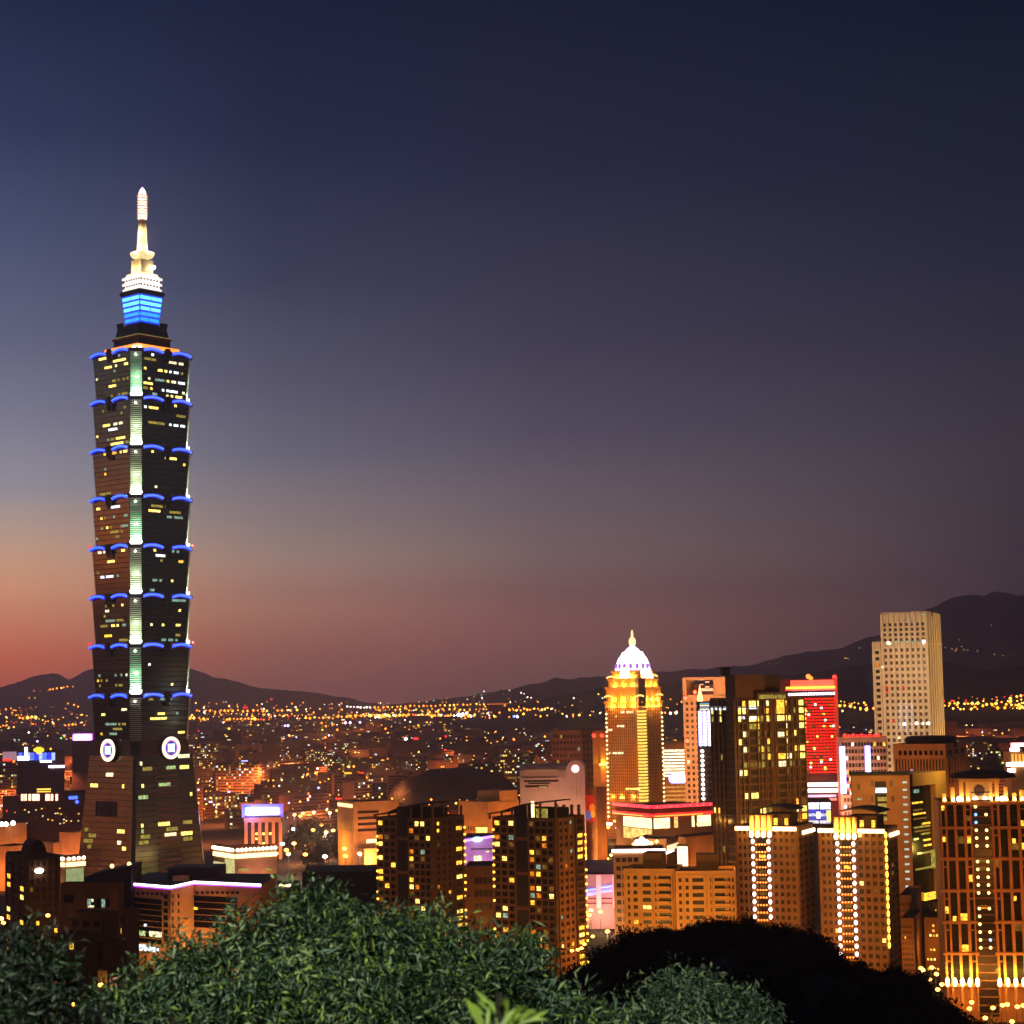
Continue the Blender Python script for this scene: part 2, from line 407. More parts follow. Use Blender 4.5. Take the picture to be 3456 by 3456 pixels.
# ------------------------------------------------------------------ trees
import numpy as np
def leaf_mesh(name, lumps, n, L, Wd, mats, seed, droop=.5, shell=.5, curl=.25, jitter=.15):
    """many small bent leaves spread through a crown made of uneven lumps (cx,cy,cz,rx,ry,rz)"""
    R = np.random.default_rng(seed)
    lu = np.array(lumps, float); vol = lu[:, 3] * lu[:, 4] * lu[:, 5]
    k = R.choice(len(lu), n, p=vol ** .75 / (vol ** .75).sum())
    d = R.normal(size=(n, 3)); d /= np.linalg.norm(d, axis=1)[:, None]
    rad = shell + (1.04 - shell) * R.random(n) ** .7
    # clumps: leaves gather round twig ends
    nt = max(8, n // 34); tw = R.integers(0, nt, n)
    tk = R.choice(len(lu), nt, p=vol ** .75 / (vol ** .75).sum()); td = R.normal(size=(nt, 3)); td /= np.linalg.norm(td, axis=1)[:, None]
    tr = shell + (1.0 - shell) * R.random(nt) ** .6
    tc_ = lu[tk, :3] + td * tr[:, None] * lu[tk, 3:]
    own = R.random(n) < .9
    c = np.where(own[:, None], tc_[tw] + R.normal(size=(n, 3)) * L * 1.05, lu[k, :3] + d * rad[:, None] * lu[k, 3:])
    out = np.where(own[:, None], td[tw], d)
    ax = out * .7 + R.normal(size=(n, 3)) * .75; ax[:, 2] -= droop
    ax /= np.linalg.norm(ax, axis=1)[:, None]
    up = R.normal(size=(n, 3)) * .5 + out + np.array([0, 0, .5])
    sd = np.cross(ax, up); sd /= (np.linalg.norm(sd, axis=1)[:, None] + 1e-9)
    nr = np.cross(sd, ax)
    ll = L * (.5 + 1.0 * R.random(n) ** 1.4)[:, None]; ww = Wd * (.7 + .6 * R.random(n))[:, None]
    cv = curl * (R.random(n) - .2)[:, None] * 1.6
    p0 = c; p1 = c + ax * ll * .5 + nr * ll * cv * .5; p2 = c + ax * ll - nr * ll * cv * .3
    V = np.stack([p0, p1 - sd * ww, p2, p1 + sd * ww], 1).reshape(-1, 3)
    me = bpy.data.meshes.new(name)
    me.vertices.add(4 * n); me.vertices.foreach_set('co', V.ravel().astype('f4'))
    idx = np.arange(n)[:, None] * 4
    F = np.concatenate([idx + np.array([0, 1, 2]), idx + np.array([0, 2, 3])], 1).reshape(-1)
    me.loops.add(6 * n); me.loops.foreach_set('vertex_index', F.astype('i4'))
    me.polygons.add(2 * n)
    me.polygons.foreach_set('loop_start', (np.arange(2 * n) * 3).astype('i4'))
    me.polygons.foreach_set('loop_total', np.full(2 * n, 3, 'i4'))
    for m in mats: me.materials.append(m)
    # one leaf colour per twig: light and dark sprays
    tm = R.integers(0, len(mats), nt); mi = np.where(own, tm[tw], R.integers(0, len(mats), n))
    flip = R.random(n) < .3; mi = np.where(flip, R.integers(0, len(mats), n), mi)
    me.polygons.foreach_set('material_index', np.repeat(mi, 2).astype('i4'))
    me.update(calc_edges=True); me.validate()
    return me
def link(me, name, parent=None, loc=(0, 0, 0)):
    o = bpy.data.objects.new(name, me); COL.objects.link(o); o.parent = parent; o.location = loc; ORG[o.name] = Vector(loc); return o
def leafm(n, c, rough=.45): return M(n, c, rough, noise=.35, nscale=1.5, spec=.35)
lf = [leafm('leaf_dark', (38, 54, 32)), leafm('leaf_mid', (68, 86, 54)), leafm('leaf_pale', (110, 124, 88)), leafm('leaf_blue_green', (70, 88, 74)), leafm('leaf_yellow_green', (108, 124, 54)), leafm('leaf_deep', (24, 38, 22))]
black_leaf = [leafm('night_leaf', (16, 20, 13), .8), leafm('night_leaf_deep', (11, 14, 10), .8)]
bark = M('bark', (52, 42, 33), .9, noise=.4, nscale=4)
def lump(px, py, D, r, sq=.8, dy=1.0):     # px,py in the 1932 px view of the photograph, r in its pixels
    c = P(px * 1.7888, py * 1.7888, D); s = D * 1.7888 / FPX
    return (c.x, c.y, c.z, r * s, r * s * dy, r * s * sq)
def near_tree(name, label, lumps, n, L, Wd, mats, seed, base, limbs, group=None, shell=.45, droop=.5, heads=9):
    lo = []
    for a, b_, c, d, e, f in lumps:          # each bough carries its own smaller heads of foliage
        a, b_, c = a - base[0], b_ - base[1], c - base[2]
        lo.append((a, b_, c, d * .62, e * .62, f * .6))
        for q in range(heads):
            v = Vector((random.gauss(0, 1), random.gauss(0, 1), random.gauss(.25, 1))).normalized(); k = random.uniform(.22, .50)
            lo.append((a + v.x * d * .78, b_ + v.y * e * .78, c + v.z * f * .78, d * k, e * k, f * k * .8))
    t = T(name, label, 'tree', base, group)
    link(leaf_mesh('crown', lo, n, L, Wd, mats, seed, shell=shell, droop=droop), 'crown', t)
    b = MB(); top = Vector(base) + Vector((0, 0, limbs))
    b.tube([base, Vector(base) + Vector((.1, 0, limbs * .5)), top], [.2, .15, .11], 8)
    for q in lumps:
        e = Vector(q[:3]) + Vector((0, 0, q[5] * .6)); mid = (top + e) / 2 + Vector((0, 0, -.25))
        b.tube([top - Vector((0, 0, .3)), mid, e], [.085, .05, .012], 6)
        for k in range(5):
            a = random.uniform(0, 6.28); e2 = Vector(q[:3]) + Vector((cos(a) * q[3], sin(a) * q[4], random.uniform(-.1, .7) * q[5])) * .9
            e2 = Vector(q[:3]) + (e2 - Vector(q[:3])) * .9
            b.tube([mid.lerp(e, .5), mid.lerp(e2, .6) + Vector((0, 0, .1)), e2], [.035, .022, .006], 5)
    b.build('trunk', bark, t)
    return t
bx = P(640 * 1.7888, 1932 * 1.7888, 25)
near_tree('acacia_tree', 'big green broad-crowned tree lit from the viewpoint, in front of the city', [lump(610, 1782, 25, 125), lump(690, 1800, 24.4, 120), lump(500, 1790, 25, 100), lump(450, 1840, 24.5, 105), lump(355, 1850, 24.6, 88), lump(295, 1890, 24.3, 80), lump(225, 1925, 24, 62), lump(790, 1800, 25, 105), lump(870, 1830, 25, 110), lump(950, 1838, 25.4, 90), lump(1000, 1830, 25.8, 62), lump(600, 1900, 23.8, 150), lump(760, 1915, 23.8, 150), lump(470, 1940, 23.5, 110), lump(930, 1930, 24.4, 120), lump(1060, 1915, 24.8, 66), lump(1120, 1950, 24.6, 56)], 44000, .135, .018, [lf[0], lf[1], lf[1], lf[2], lf[3], lf[4], lf[5], lf[3], lf[5], lf[0]], 3, (bx.x, 25.6, terrain(bx.x, 25.6)), 7.2)
bx = P(1340 * 1.7888, 1960 * 1.7888, 30)
near_tree('acacia_tree', 'small grey-green round tree top below the black hill, at the bottom edge', [lump(1265, 1905, 30, 68), lump(1335, 1910, 29.6, 72), lump(1395, 1925, 30, 66), lump(1310, 1960, 29.5, 110), lump(1420, 1975, 29.5, 60), lump(1170, 1965, 29, 70)], 15000, .13, .018, [lf[0], lf[3], lf[3], lf[2]], 5, (bx.x, 30.4, terrain(bx.x, 30.4)), 8)
bx = P(70 * 1.7888, 1960 * 1.7888, 18)
near_tree('acacia_tree', 'dark unlit tree at the bottom left corner with grey feathery leaves', [lump(40, 1850, 18, 75), lump(95, 1870, 18.4, 70), lump(25, 1925, 17.6, 110), lump(130, 1935, 18, 75), lump(-40, 1880, 18, 110), lump(70, 1775, 18.6, 26), lump(165, 1965, 18, 60)], 7500, .11, .016, [lf[5], black_leaf[0], black_leaf[1], lf[5]], 9, (bx.x, 18.4, terrain(bx.x, 18.4)), 5.2, shell=.3)  # leaf tones near black: its lack of light is put into the colour

# bright plant close by: a rosette of blade leaves
c0 = P(1685, 3452, 10.5)
pl = T('broad_leaf_plant', 'bright yellow-green broad-leaved plant close to the camera at the bottom edge', 'plant', (c0.x, c0.y, terrain(c0.x, c0.y)))
pm = M('plant_leaf', (128, 146, 52), .45, noise=.45, nscale=14)
def blade(base, d, L, w, arch):
    b = MB(); d = Vector(d).normalized(); sd = d.cross(Vector((0, -1, .3))).normalized(); rs = []
    for i in range(9):
        t = i / 8; c = Vector(base) + d * L * t + Vector((0, 0, -arch * L * t * t)); ww = w * sin(pi * min(1, t * .92 + .08)) ** .8
        f = Vector((0, -.25 * ww, .15 * ww))
        rs.append([c - sd * ww, c + f * -1, c + sd * ww])
    vs = [p for r in rs for p in r]; fs = []
    for i in range(8):
        for j in range(2): fs.append((i * 3 + j, i * 3 + j + 1, i * 3 + j + 4, i * 3 + j + 3))
    return b.add(vs, fs)
R_ = random.Random(4)
for i in range(30):
    dx = -1.0 + 2.0 * ((i * .618) % 1) + R_.uniform(-.1, .1); dz = R_.uniform(.35, 1.1)
    bs = (c0.x + dx * .10 + R_.uniform(-.05, .05), c0.y + R_.uniform(-.12, .1), c0.z + R_.uniform(-.06, .10) - abs(dx) * .05)
    blade(bs, (dx * .62 + R_.uniform(-.25, .25), R_.uniform(-.6, .3), dz), R_.uniform(.11, .21), R_.uniform(.010, .017), R_.uniform(.05, .6)).build('leaf', pm, pl, smooth=True)
MB().tube([(c0.x, c0.y + .02, terrain(c0.x, c0.y) - .1), (c0.x + .05, c0.y, c0.z - .8), (c0.x, c0.y, c0.z + .16)], [.05, .04, .02], 6).build('stem', bark, pl)

# dark trees that cover the spur
RT = random.Random(11)
crowns = []
for k in range(4):
    lm = [(RT.uniform(-2.4, 2.4), RT.uniform(-2.4, 2.4), RT.uniform(3.6, 7.0), RT.uniform(1.6, 3), RT.uniform(1.6, 3), RT.uniform(1.2, 2.3)) for _ in range(8)] + [(0, 0, 4.6, 3.2, 3.2, 2.8)]
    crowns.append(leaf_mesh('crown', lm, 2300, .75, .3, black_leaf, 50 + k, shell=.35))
tb = MB().tube([(0, 0, -1), (.1, 0, 2.5), (0, .1, 5.2)], [.35, .28, .12], 6)
tb.v = tb.v
tm = bpy.data.meshes.new('trunk'); tm.from_pydata(tb.v, [], tb.f); tm.materials.append(bark)
def forest_tree(x, y, z, s, k, label, group):
    t = T('hill_tree', label, 'tree', (x, y, z), group)
    for me, nm in ((crowns[k], 'crown'), (tm, 'trunk')):
        o = link(me, nm, t); o.rotation_euler.z = RT.uniform(0, 6.28) if nm == 'crown' else 0
    t.scale = (s, s, s * RT.uniform(.85, 1.2))
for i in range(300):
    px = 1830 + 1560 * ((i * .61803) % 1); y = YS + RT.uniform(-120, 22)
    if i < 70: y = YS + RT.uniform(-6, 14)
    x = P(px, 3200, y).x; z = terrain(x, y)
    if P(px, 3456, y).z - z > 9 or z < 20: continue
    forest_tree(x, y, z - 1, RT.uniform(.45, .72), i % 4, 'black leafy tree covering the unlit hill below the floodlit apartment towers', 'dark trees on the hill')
# ------------------------------------------------------------------ the supertall tower
TY = 1352.0
tcx = P(478, 2000, TY); TC = Vector((tcx.x, TY))
ef = TC.normalized(); er = Vector((ef.y, -ef.x)); rot = radians(-7)
dN = (-ef * cos(rot) + er * sin(rot))                    # towards the near corner
nL = Vector((dN.x * cos(-pi / 4) - dN.y * sin(-pi / 4), dN.x * sin(-pi / 4) + dN.y * cos(-pi / 4)))   # outward normals of the two faces in view
nR = Vector((-nL.y, nL.x))
if nL.dot(er) > nR.dot(er): nL, nR = nR, nL
sgn = 1
TOW = T('skyscraper', 'supertall pagoda-like skyscraper with blue neon eaves and a glowing white spire', 'skyscraper', (TC.x, TC.y, 0))
NY = (TC + dN * 37).y
def tz(y): return P(457, y, NY).z
def plan(h, c, z):      # square with cut corners, ccw from above
    pts = [(h, -h + c), (h, h - c), (h - c, h), (-h + c, h), (-h, h - c), (-h, -h + c), (-h + c, -h), (h - c, -h)]
    r = []
    for a, b_ in pts:
        q = TC + nL * a + nR * b_; r.append((q.x, q.y, z))
    A = sum(r[i][0] * r[(i + 1) % 8][1] - r[(i + 1) % 8][0] * r[i][1] for i in range(8))
    return r if A > 0 else r[::-1]
class SFace:            # a leaning facade of the tower: u across from the near corner side, v up
    def __init__(s, N, U, h0, h1, c, z0, z1): s.N, s.U, s.h0, s.h1, s.c, s.z0, s.z1 = N, U, h0, h1, c, z0, z1
    def at(s, u, z, o=0):      # u: metres along U from the face centre
        t = (z - s.z0) / (s.z1 - s.z0); h = s.h0 + (s.h1 - s.h0) * t
        p = TC + s.N * (h + o) + s.U * u; return (p.x, p.y, z)
# along-face directions running left to right in the picture
uL = nR if nR.dot(er) > 0 else -nR     # left face: towards the near corner
uR = -nL if (-nL).dot(er) > 0 else nL
glass = M('curtain_glass', (112, 120, 108), .12, .95, noise=.25, nscale=.25)
glass_b = M('podium_glass', (112, 106, 84), .24, .85, noise=.3, nscale=.2)
spandrel = M('floor_band', (66, 74, 68), .3, .9)
louvre = M('pale_louvre', (205, 215, 200), .6, noise=.1)
louvre_g = M('green_louvre', (165, 220, 185), .6, noise=.1)
cream = M('cream_cladding', (225, 205, 160), .6, noise=.06)
eave_m = M('eave_metal', (40, 42, 60), .5, .4)
CUT = 6.4
eaveY = [1172, 1335, 1501, 1668, 1836, 2004, 2173, 2343]
RW = random.Random(21)
lit_seed = [.75, .5, .14, .3, .22, .36, .24, .16]
wins = [w_yellow, w_yellow, w_amber, w_pale, w_white, w_olive, w_olive, w_cool]
for k in range(8):
    z1 = tz(eaveY[k]); z0 = tz(eaveY[k + 1]) if k < 7 else tz(2508)
    hb, ht = 25.9, 27.7
    zb = z0 + 1.2; zt = z1 - 2.2
    b = MB().use(glass).loft([plan(hb, CUT, zb), plan(ht, CUT, zt)])
    b.use(eave_m).loft([plan(28.9, CUT + .3, zt), plan(29.3, CUT + .3, z1)])
    sec = b.build('tower_section', None, TOW)
    FL = SFace(nL, uL, hb, ht, CUT, zb, zt); FR = SFace(nR, uR, hb, ht, CUT, zb, zt)
    # floor bands
    b = MB()
    for F in (FL, FR):
        for j in range(9):
            z = zb + (zt - zb) * j / 9
            w = 19.6 + j * .2
            b.fbox(F, -w, w, z, z + .7, .02, .2)
            for q in range(2): b.fbox(F, -w, w, z + 1.75 + q * .9, z + 1.9 + q * .9, .02, .16)
    b.build('floor_band', spandrel, sec)
    # corner louvres: pale slats up the cut corners, lit from the eave below
    for (Fa, Fb, nm) in ((nL, nR, 'near'), (nR, -nL, 'right'), (-nR, nL, 'left')):
        dd = (Fa + Fb).normalized(); tt = Vector((-dd.y, dd.x)); b = MB()
        green = k in (0, 3, 6) and nm == 'near'
        for j in range(22):
            t0, t1 = (j + .12) / 22, (j + .72) / 22
            pts = []
            for t in (t0, t1):
                h = hb + (ht - hb) * t; r = (2 * h - CUT) / 1.41421
                z = zb + (zt - zb) * t
                for o, sg in ((.55, -1), (.55, 1), (.03, 1), (.03, -1)):
                    q = TC + dd * (r + o) + tt * sg * (4.1 if sg * 1 < 0 else 4.1); pts.append((q.x, q.y, z))
            b.use(louvre_g if green and j % 3 else louvre).hexa(pts)
        b.build('corner_louvre', None, sec)
        if nm != 'left':
            r = (2 * hb - CUT) / 1.41421
            if k < 7:
                q = TC + dd * (r + 2.4)
                lamp('corner_uplight_fill', (q.x, q.y, zb + 2.2), 9500 if nm == 'near' else 6000, (240, 255, 205) if k % 3 else (220, 255, 215), 1.2)
                q = TC + dd * (r + 6)
                lamp('corner_uplight_fill', (q.x, q.y, zb + 13), 2600 if nm == 'near' else 1800, (240, 255, 205) if k % 3 else (225, 255, 215), 1.2)  # second lamp added in mid-air to keep the upper slats bright
                b = MB()
                pts = [TC + dd * (r + o) + tt * s_ for o, s_ in ((.7, -4.4), (2.0, -3.0), (2.6, 0), (2.0, 3.0), (.7, 4.4))]
                pl2 = [(p.x, p.y) for p in pts]
                A = sum(pl2[i][0] * pl2[(i + 1) % 5][1] - pl2[(i + 1) % 5][0] * pl2[i][1] for i in range(5))
                if A < 0: pl2 = pl2[::-1]
                low = [((p[0] - TC.x - dd.x * r) * .45 + TC.x + dd.x * r + dd.x * .4, (p[1] - TC.y - dd.y * r) * .45 + TC.y + dd.y * r + dd.y * .4) for p in pl2]
                b.loft([[(x, y, zb - 2.6) for x, y in low], [(x, y, zb + .2) for x, y in pl2], [(x, y, zb + 1.6) for x, y in pl2]])
                b.build('corner_light', E('corner_glow', (250, 255, 235), 4), sec)
        # small white lamp and red beacon
        q = TC + dd * ((2 * 29 - CUT) / 1.414 + .8)
        if nm == 'near': MB().ball((q.x, q.y, z1 - 5), .75, 8, 5).build('corner_lamp', e_lampw, sec)
        elif k in (4, 6): MB().ball((q.x, q.y, z1 + 1.2), .9, 8, 5).build('beacon', e_red, sec)
    # eaves: two neon arcs and a dark ruyi ornament on each face in view
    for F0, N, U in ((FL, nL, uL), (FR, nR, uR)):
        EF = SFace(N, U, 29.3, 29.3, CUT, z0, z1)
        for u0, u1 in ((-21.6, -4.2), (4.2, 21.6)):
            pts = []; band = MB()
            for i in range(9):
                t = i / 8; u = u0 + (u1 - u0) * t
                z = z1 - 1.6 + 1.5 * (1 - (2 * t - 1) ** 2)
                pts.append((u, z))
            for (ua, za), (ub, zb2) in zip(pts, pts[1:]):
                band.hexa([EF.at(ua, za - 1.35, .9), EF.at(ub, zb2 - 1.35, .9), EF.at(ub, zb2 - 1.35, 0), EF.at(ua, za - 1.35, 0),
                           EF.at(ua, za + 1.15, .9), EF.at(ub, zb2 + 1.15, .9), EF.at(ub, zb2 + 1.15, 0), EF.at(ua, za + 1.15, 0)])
            eo = band.build('eave_halo_band', E('eave_halo_blue', (0, 10, 255), 1.0), sec)  # blue halo of the neon, built as a wide glowing band
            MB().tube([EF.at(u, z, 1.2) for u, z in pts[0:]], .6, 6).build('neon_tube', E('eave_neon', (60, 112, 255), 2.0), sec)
        orn = MB()
        orn.fbox(EF, -2.0, 2.0, z1 - 5.5, z1 + 1.6, 0, 1.5); orn.fbox(EF, -3.0, 3.0, z1 - 2.4, z1 + .2, 0, 1.2); orn.fbox(EF, -1.1, 1.1, z1 - 8.5, z1 - 5.5, -.8, .9)
        orn.build('ornament', M('ornament_bronze', (58, 34, 28), .5, .5), sec)
    # lit office windows, in runs along a floor
    n = 0; pn = Panes(sec)
    for F, w in ((FL, 19.2), (FR, 19.4)):
        for j in range(9):
            z = zb + (zt - zb) * (j + .3) / 9; hgt = (zt - zb) / 9 * .52
            dens = lit_seed[k] * RW.choice([.25, .4, .5, 1.0, 2.2])
            u = -w
            while u < w - 2:
                if RW.random() < dens * .38 and n < 90:
                    m = RW.choice(wins); run = RW.choice([1, 1, 2, 4, 5, 7])
                    for q in range(run):
                        if u > w - 2.2: break
                        if RW.random() < .82: pn.add(F, u, u + 2.04, z, z + hgt * .95, m, .24, 'lit_window'); n += 1
                        u += 2.1
                u += RW.choice([2.1, 2.1, 4.2])
    pn.build()
# belt under the sections
zA, zB = tz(2552), tz(2508)
b = MB().use(M('belt_stone', (86, 56, 50), .5, .3)).loft([plan(26.6, 4.5, zA), plan(26.4, 5.5, zB + 1.2)])
b.build('belt', None, TOW)
# spreading base
hb0, hb1 = 33.2, 26.8
zG = 0.0; zH = zA
b = MB().use(glass_b).loft([plan(hb0 + .8, 2.2, zG), plan(hb1, 1.8, zH)])
base = b.build('tower_base', None, TOW)
BL = SFace(nL, uL, hb0 + .8, hb1, 2, zG, zH); BR = SFace(nR, uR, hb0 + .8, hb1, 2, zG, zH)
b = MB(); nfl = 24
for F in (BL, BR):
    for j in range(nfl):
        z = zH * (j + .05) / nfl; w = 30.5 - 6.0 * j / nfl
        b.fbox(F, -w, w, z, z + .5, .02, .2)
b.build('floor_band', spandrel, base)
b = MB(); ledge = M('pink_ledge', (160, 100, 88), .6)
for F, js in ((BL, (1, 2, 3, 4, 5)), (BR, (1, 2, 3, 4, 5, 6, 8, 9, 12, 13, 14, 15, 17, 18, 19, 20, 21))):
    for j in js:
        z = zH * (j + .1) / nfl; w = 9.6
        b.fbox(F, -w, w, z, z + 1.1, .22, 1.5)
    for q, r_ in ((-1, 3), (1, 3)):
        pass
b.build('ledge', ledge, base)
b = MB()
b.fbox(BL, -9.5, 6.5, zH * .55, zH * .66, .2, .5)
b.fbox(BL, -13.4, -11.2, zH * .55, zH * .66, .2, .5); b.fbox(BL, 8.2, 10.2, zH * .55, zH * .66, .2, .5)
b.build('dark_opening', M('opening_dark', (34, 18, 16), .6), base)
pn = Panes(base)
for F, rows in ((BL, (6, 7, 8, 9, 10, 18, 20)), (BR, (8, 9, 10, 11, 11, 16, 18, 19, 21, 22, 23))):
    for j in rows:
        z = zH * (j + .3) / nfl; w = 29.5 - 6.0 * j / nfl
        for g0, g1 in ((-w, -11), (-9.4, 9.4), (11, w)):
            if RW.random() < .55:
                m = RW.choice([w_yellow, w_pale, w_olive, w_olive, w_green]); a = RW.uniform(g0, g1 - 4); e = min(g1, a + RW.choice([3, 5, 8, 10]))
                while a < e - 1: pn.add(F, a, a + 1.8, z, z + 2.6, m, .3, 'lit_window'); a += 2.1
pn.build()
# the two round medallions
for N, U, cx, cy, hw in ((nL, uL, 366, 2532, 37), (nR, uR, 576, 2524, 37)):
    MF = Face(TC + N * 29.2, U, N, 1, 0, 1)
    u, z = MF.px(cx, cy); r = 7.4
    def disc(r0, r1, o0, o1, m, nm, par, seg=28):
        bb = MB(); vi, vo = [], []
        for i in range(seg):
            a = 2 * pi * i / seg
            vo.append((u + r1 * cos(a), z + r1 * sin(a))); vi.append((u + r0 * cos(a), z + r0 * sin(a)))
        if r0 < .05:
            bb.loft([[MF.at(p, q, o0) for p, q in vo], [MF.at(p, q, o1) for p, q in vo]])
        else:
            for i in range(seg):
                k2 = (i + 1) % seg
                bb.hexa([MF.at(*vi[i], o0), MF.at(*vi[k2], o0), MF.at(*vo[k2], o0), MF.at(*vo[i], o0), MF.at(*vi[i], o1), MF.at(*vi[k2], o1), MF.at(*vo[k2], o1), MF.at(*vo[i], o1)])
        return bb.build(nm, m, par)
    md = disc(0, 8.3, -4, .2, M('medallion_back', (26, 24, 60), .6), 'medallion', TOW)
    disc(5.9, 7.9, .2, 1.0, E('coin_ring_glow', (255, 232, 185), 2.6), 'ring', md)
    disc(5.2, 5.9, .2, .8, E('coin_ring_amber', (255, 150, 40), 1.3), 'ring_edge', md)
    disc(4.2, 5.2, .2, .6, E('coin_violet', (70, 30, 220), 1.3), 'inner_ring', md)
    bb = MB(); bb.fbox(MF, u - 2.7, u + 2.7, z - 2.9, z + 2.9, .2, 1.0); bb.build('square', E('coin_square_glow', (190, 225, 255), 2.8), md)
# door-like dark slot on the lowest section, along the near corner
q = [TC + dN * ((2 * 27 - CUT) / 1.414 + .3)]
# crown
def ring(cx_, hw, y, n=4, r0=None):     # half width in picture px -> square ring
    z = P(cx_, y, TY - 8).z; h = hw * TY / FPX / cos(rot) / 1.0
    h = h / 1.41421
    return [(*(TC + nL * a * h + nR * b_ * h), z) for a, b_ in ((1, 1), (-1, 1), (-1, -1), (1, -1))][::(1 if True else -1)]
def fix(r):
    A = sum(r[i][0] * r[(i + 1) % len(r)][1] - r[(i + 1) % len(r)][0] * r[i][1] for i in range(len(r)))
    return r if A > 0 else r[::-1]
def stack(levels, m, name, parent=TOW): return MB().loft([fix(ring(478, hw, y)) for hw, y in levels]).build(name, m, parent)
dk = M('crown_dark', (36, 32, 32), .5, .3)
crown = stack([(122, 1196), (124, 1180), (112, 1178), (112, 1172)], M('terrace_stone', (90, 60, 40), .7), 'terrace')
b = MB()
for s_ in range(28):
    pass
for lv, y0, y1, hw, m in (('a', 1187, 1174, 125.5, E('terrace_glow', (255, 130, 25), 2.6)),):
    MB().loft([fix(ring(478, hw, y0)), fix(ring(478, hw, y1))], False).build('lit_parapet', m, TOW)
q = TC + dN * 37
for dx in (-2.2, 2.2):
    p = TC + dN * 30 + er * dx; MB().ball((p.x, p.y, tz(1166)), 1.3, 8, 6).build('floodlight', e_lampw, TOW)
stack([(95, 1196), (95, 1146)], dk, 'upper_drum')
stack([(101, 1146), (101, 1141), (97, 1138)], M('bronze_cornice', (120, 50, 34), .5), 'cornice')
MB().loft([fix(ring(478, 97.8, 1143)), fix(ring(478, 97.8, 1136.5))], False).build('lit_strip', w_olive, TOW)
stack([(90, 1138), (86, 1118), (80, 1100)], dk, 'plant_storey')
for a, b_ in ((1, -1), (-1, 1), (-1, -1), (1, -.75), (-.75, 1)):
    h = 80 * TY / FPX / 1.414
    p = TC + nL * a * h * .98 + nR * b_ * h * .98; z = P(478, 1138, TY).z
    MB().lathe((p.x, p.y, 0), [(1.0, z), (1.6, z + 3), (1.0, z + 4), (1.7, z + 8), (1.9, z + 9.5), (.7, z + 10)], 8).build('mast_base', dk, TOW)
stack([(52, 1112), (57, 1087)], M('blue_lit_wall', (20, 40, 90), .5), 'neck')
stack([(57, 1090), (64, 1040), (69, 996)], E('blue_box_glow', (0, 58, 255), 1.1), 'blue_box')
bxp = Panes(TOW)
for N, U in ((nL, uL), (nR, uR)):
    zlo, zhi = P(478, 1088, TY - 8).z, P(478, 998, TY - 8).z
    F = SFace(N, U, 57 * TY / FPX / 1.414, 69 * TY / FPX / 1.414, 0, zlo, zhi)
    for j in range(5):
        z = zlo + (zhi - zlo) * (j + .2) / 5; w = 8.1 + 1.9 * (j + .5) / 5; hgt = (zhi - zlo) / 5 * .6
        cuts = [(-w, w)] if j % 2 else [(-w, -.4), (.4, w)]
        for a, e in cuts: bxp.add(F, a, e, z, z + hgt, W('blue_window_%d' % (j > 1), (100, 210, 255) if j > 1 else (50, 160, 255), 2.2 if j > 1 else 1.5, .3), .2, 'lit_window')
    for j in range(3):
        F2 = SFace(N, U, 52 * TY / FPX / 1.414, 57 * TY / FPX / 1.414, 0, P(478, 1112, TY - 8).z, P(478, 1087, TY - 8).z)
        z = F2.z0 + 1.2
        if N is nR or j: bxp.add(F2, -6 + j * 4.4, -2.6 + j * 4.4, z, z + 2.2, W('blue_window_low', (20, 90, 255), .9, .3), .2, 'lit_window')
bxp.build()
stack([(70, 996), (77, 990), (75, 982), (64, 976)], M('crown_cornice', (40, 26, 28), .6), 'crown_cornice')
wt = M('white_tier', (240, 232, 225), .6, noise=.05)
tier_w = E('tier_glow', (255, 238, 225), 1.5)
for j, (hw, y0) in enumerate(((66, 986), (67, 967), (68, 948))):
    st = stack([(hw - 8, y0), (hw - 6, y0 - 6), (hw, y0 - 8), (hw, y0 - 15), (hw - 9, y0 - 18)], tier_w, 'tier')
    b = MB()
    for N, U in ((nL, uL), (nR, uR)):
        zz = P(478, y0 - 1, TY - 8).z; F = SFace(N, U, (hw - 5) * TY / FPX / 1.414, (hw - 4) * TY / FPX / 1.414, 0, zz, zz + 3)
        for q in range(7): b.fbox(F, -9 + q * 2.9, -7.8 + q * 2.9, zz, zz + 1.5, .02, .5)
    b.build('bracket', M('bracket_grey', (120, 105, 120), .7), st)
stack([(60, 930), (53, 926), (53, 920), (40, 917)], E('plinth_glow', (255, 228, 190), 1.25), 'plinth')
stack([(37, 918), (37.5, 872)], cream, 'block')
MB().ball((*(TC + er * 8.2 - ef * 6), P(478, 908, TY).z), 1.6, 8, 6).build('floodlight', e_lampw, TOW)
# lotus collar: four curved petals
lot = MB(); zc0, zc1 = P(478, 870, TY - 6).z, P(478, 845, TY - 6).z
lot.loft([fix([(*(TC + (nL * a + nR * b_) * h), z) for a, b_ in ((1, 1), (-1, 1), (-1, -1), (1, -1))]) for h, z in ((3.6, zc0), (5.2, zc0 + 1), (6.2, zc0 + 3), (6.4, zc1 - .6), (5.0, zc1 + .3), (3.5, zc1))])
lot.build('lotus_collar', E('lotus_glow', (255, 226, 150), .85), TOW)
for a in (nL, nR):
    p = TC + a * 5.2
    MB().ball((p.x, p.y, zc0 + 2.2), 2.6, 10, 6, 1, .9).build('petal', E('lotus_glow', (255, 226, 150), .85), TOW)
zz = lambda y: P(478, y, TY).z
MB().lathe((TC.x, TC.y), [(4.1, zz(850)), (3.6, zz(820)), (3.1, zz(780)), (2.85, zz(738))], 14).build('spire_shaft', cream, TOW, smooth=True)
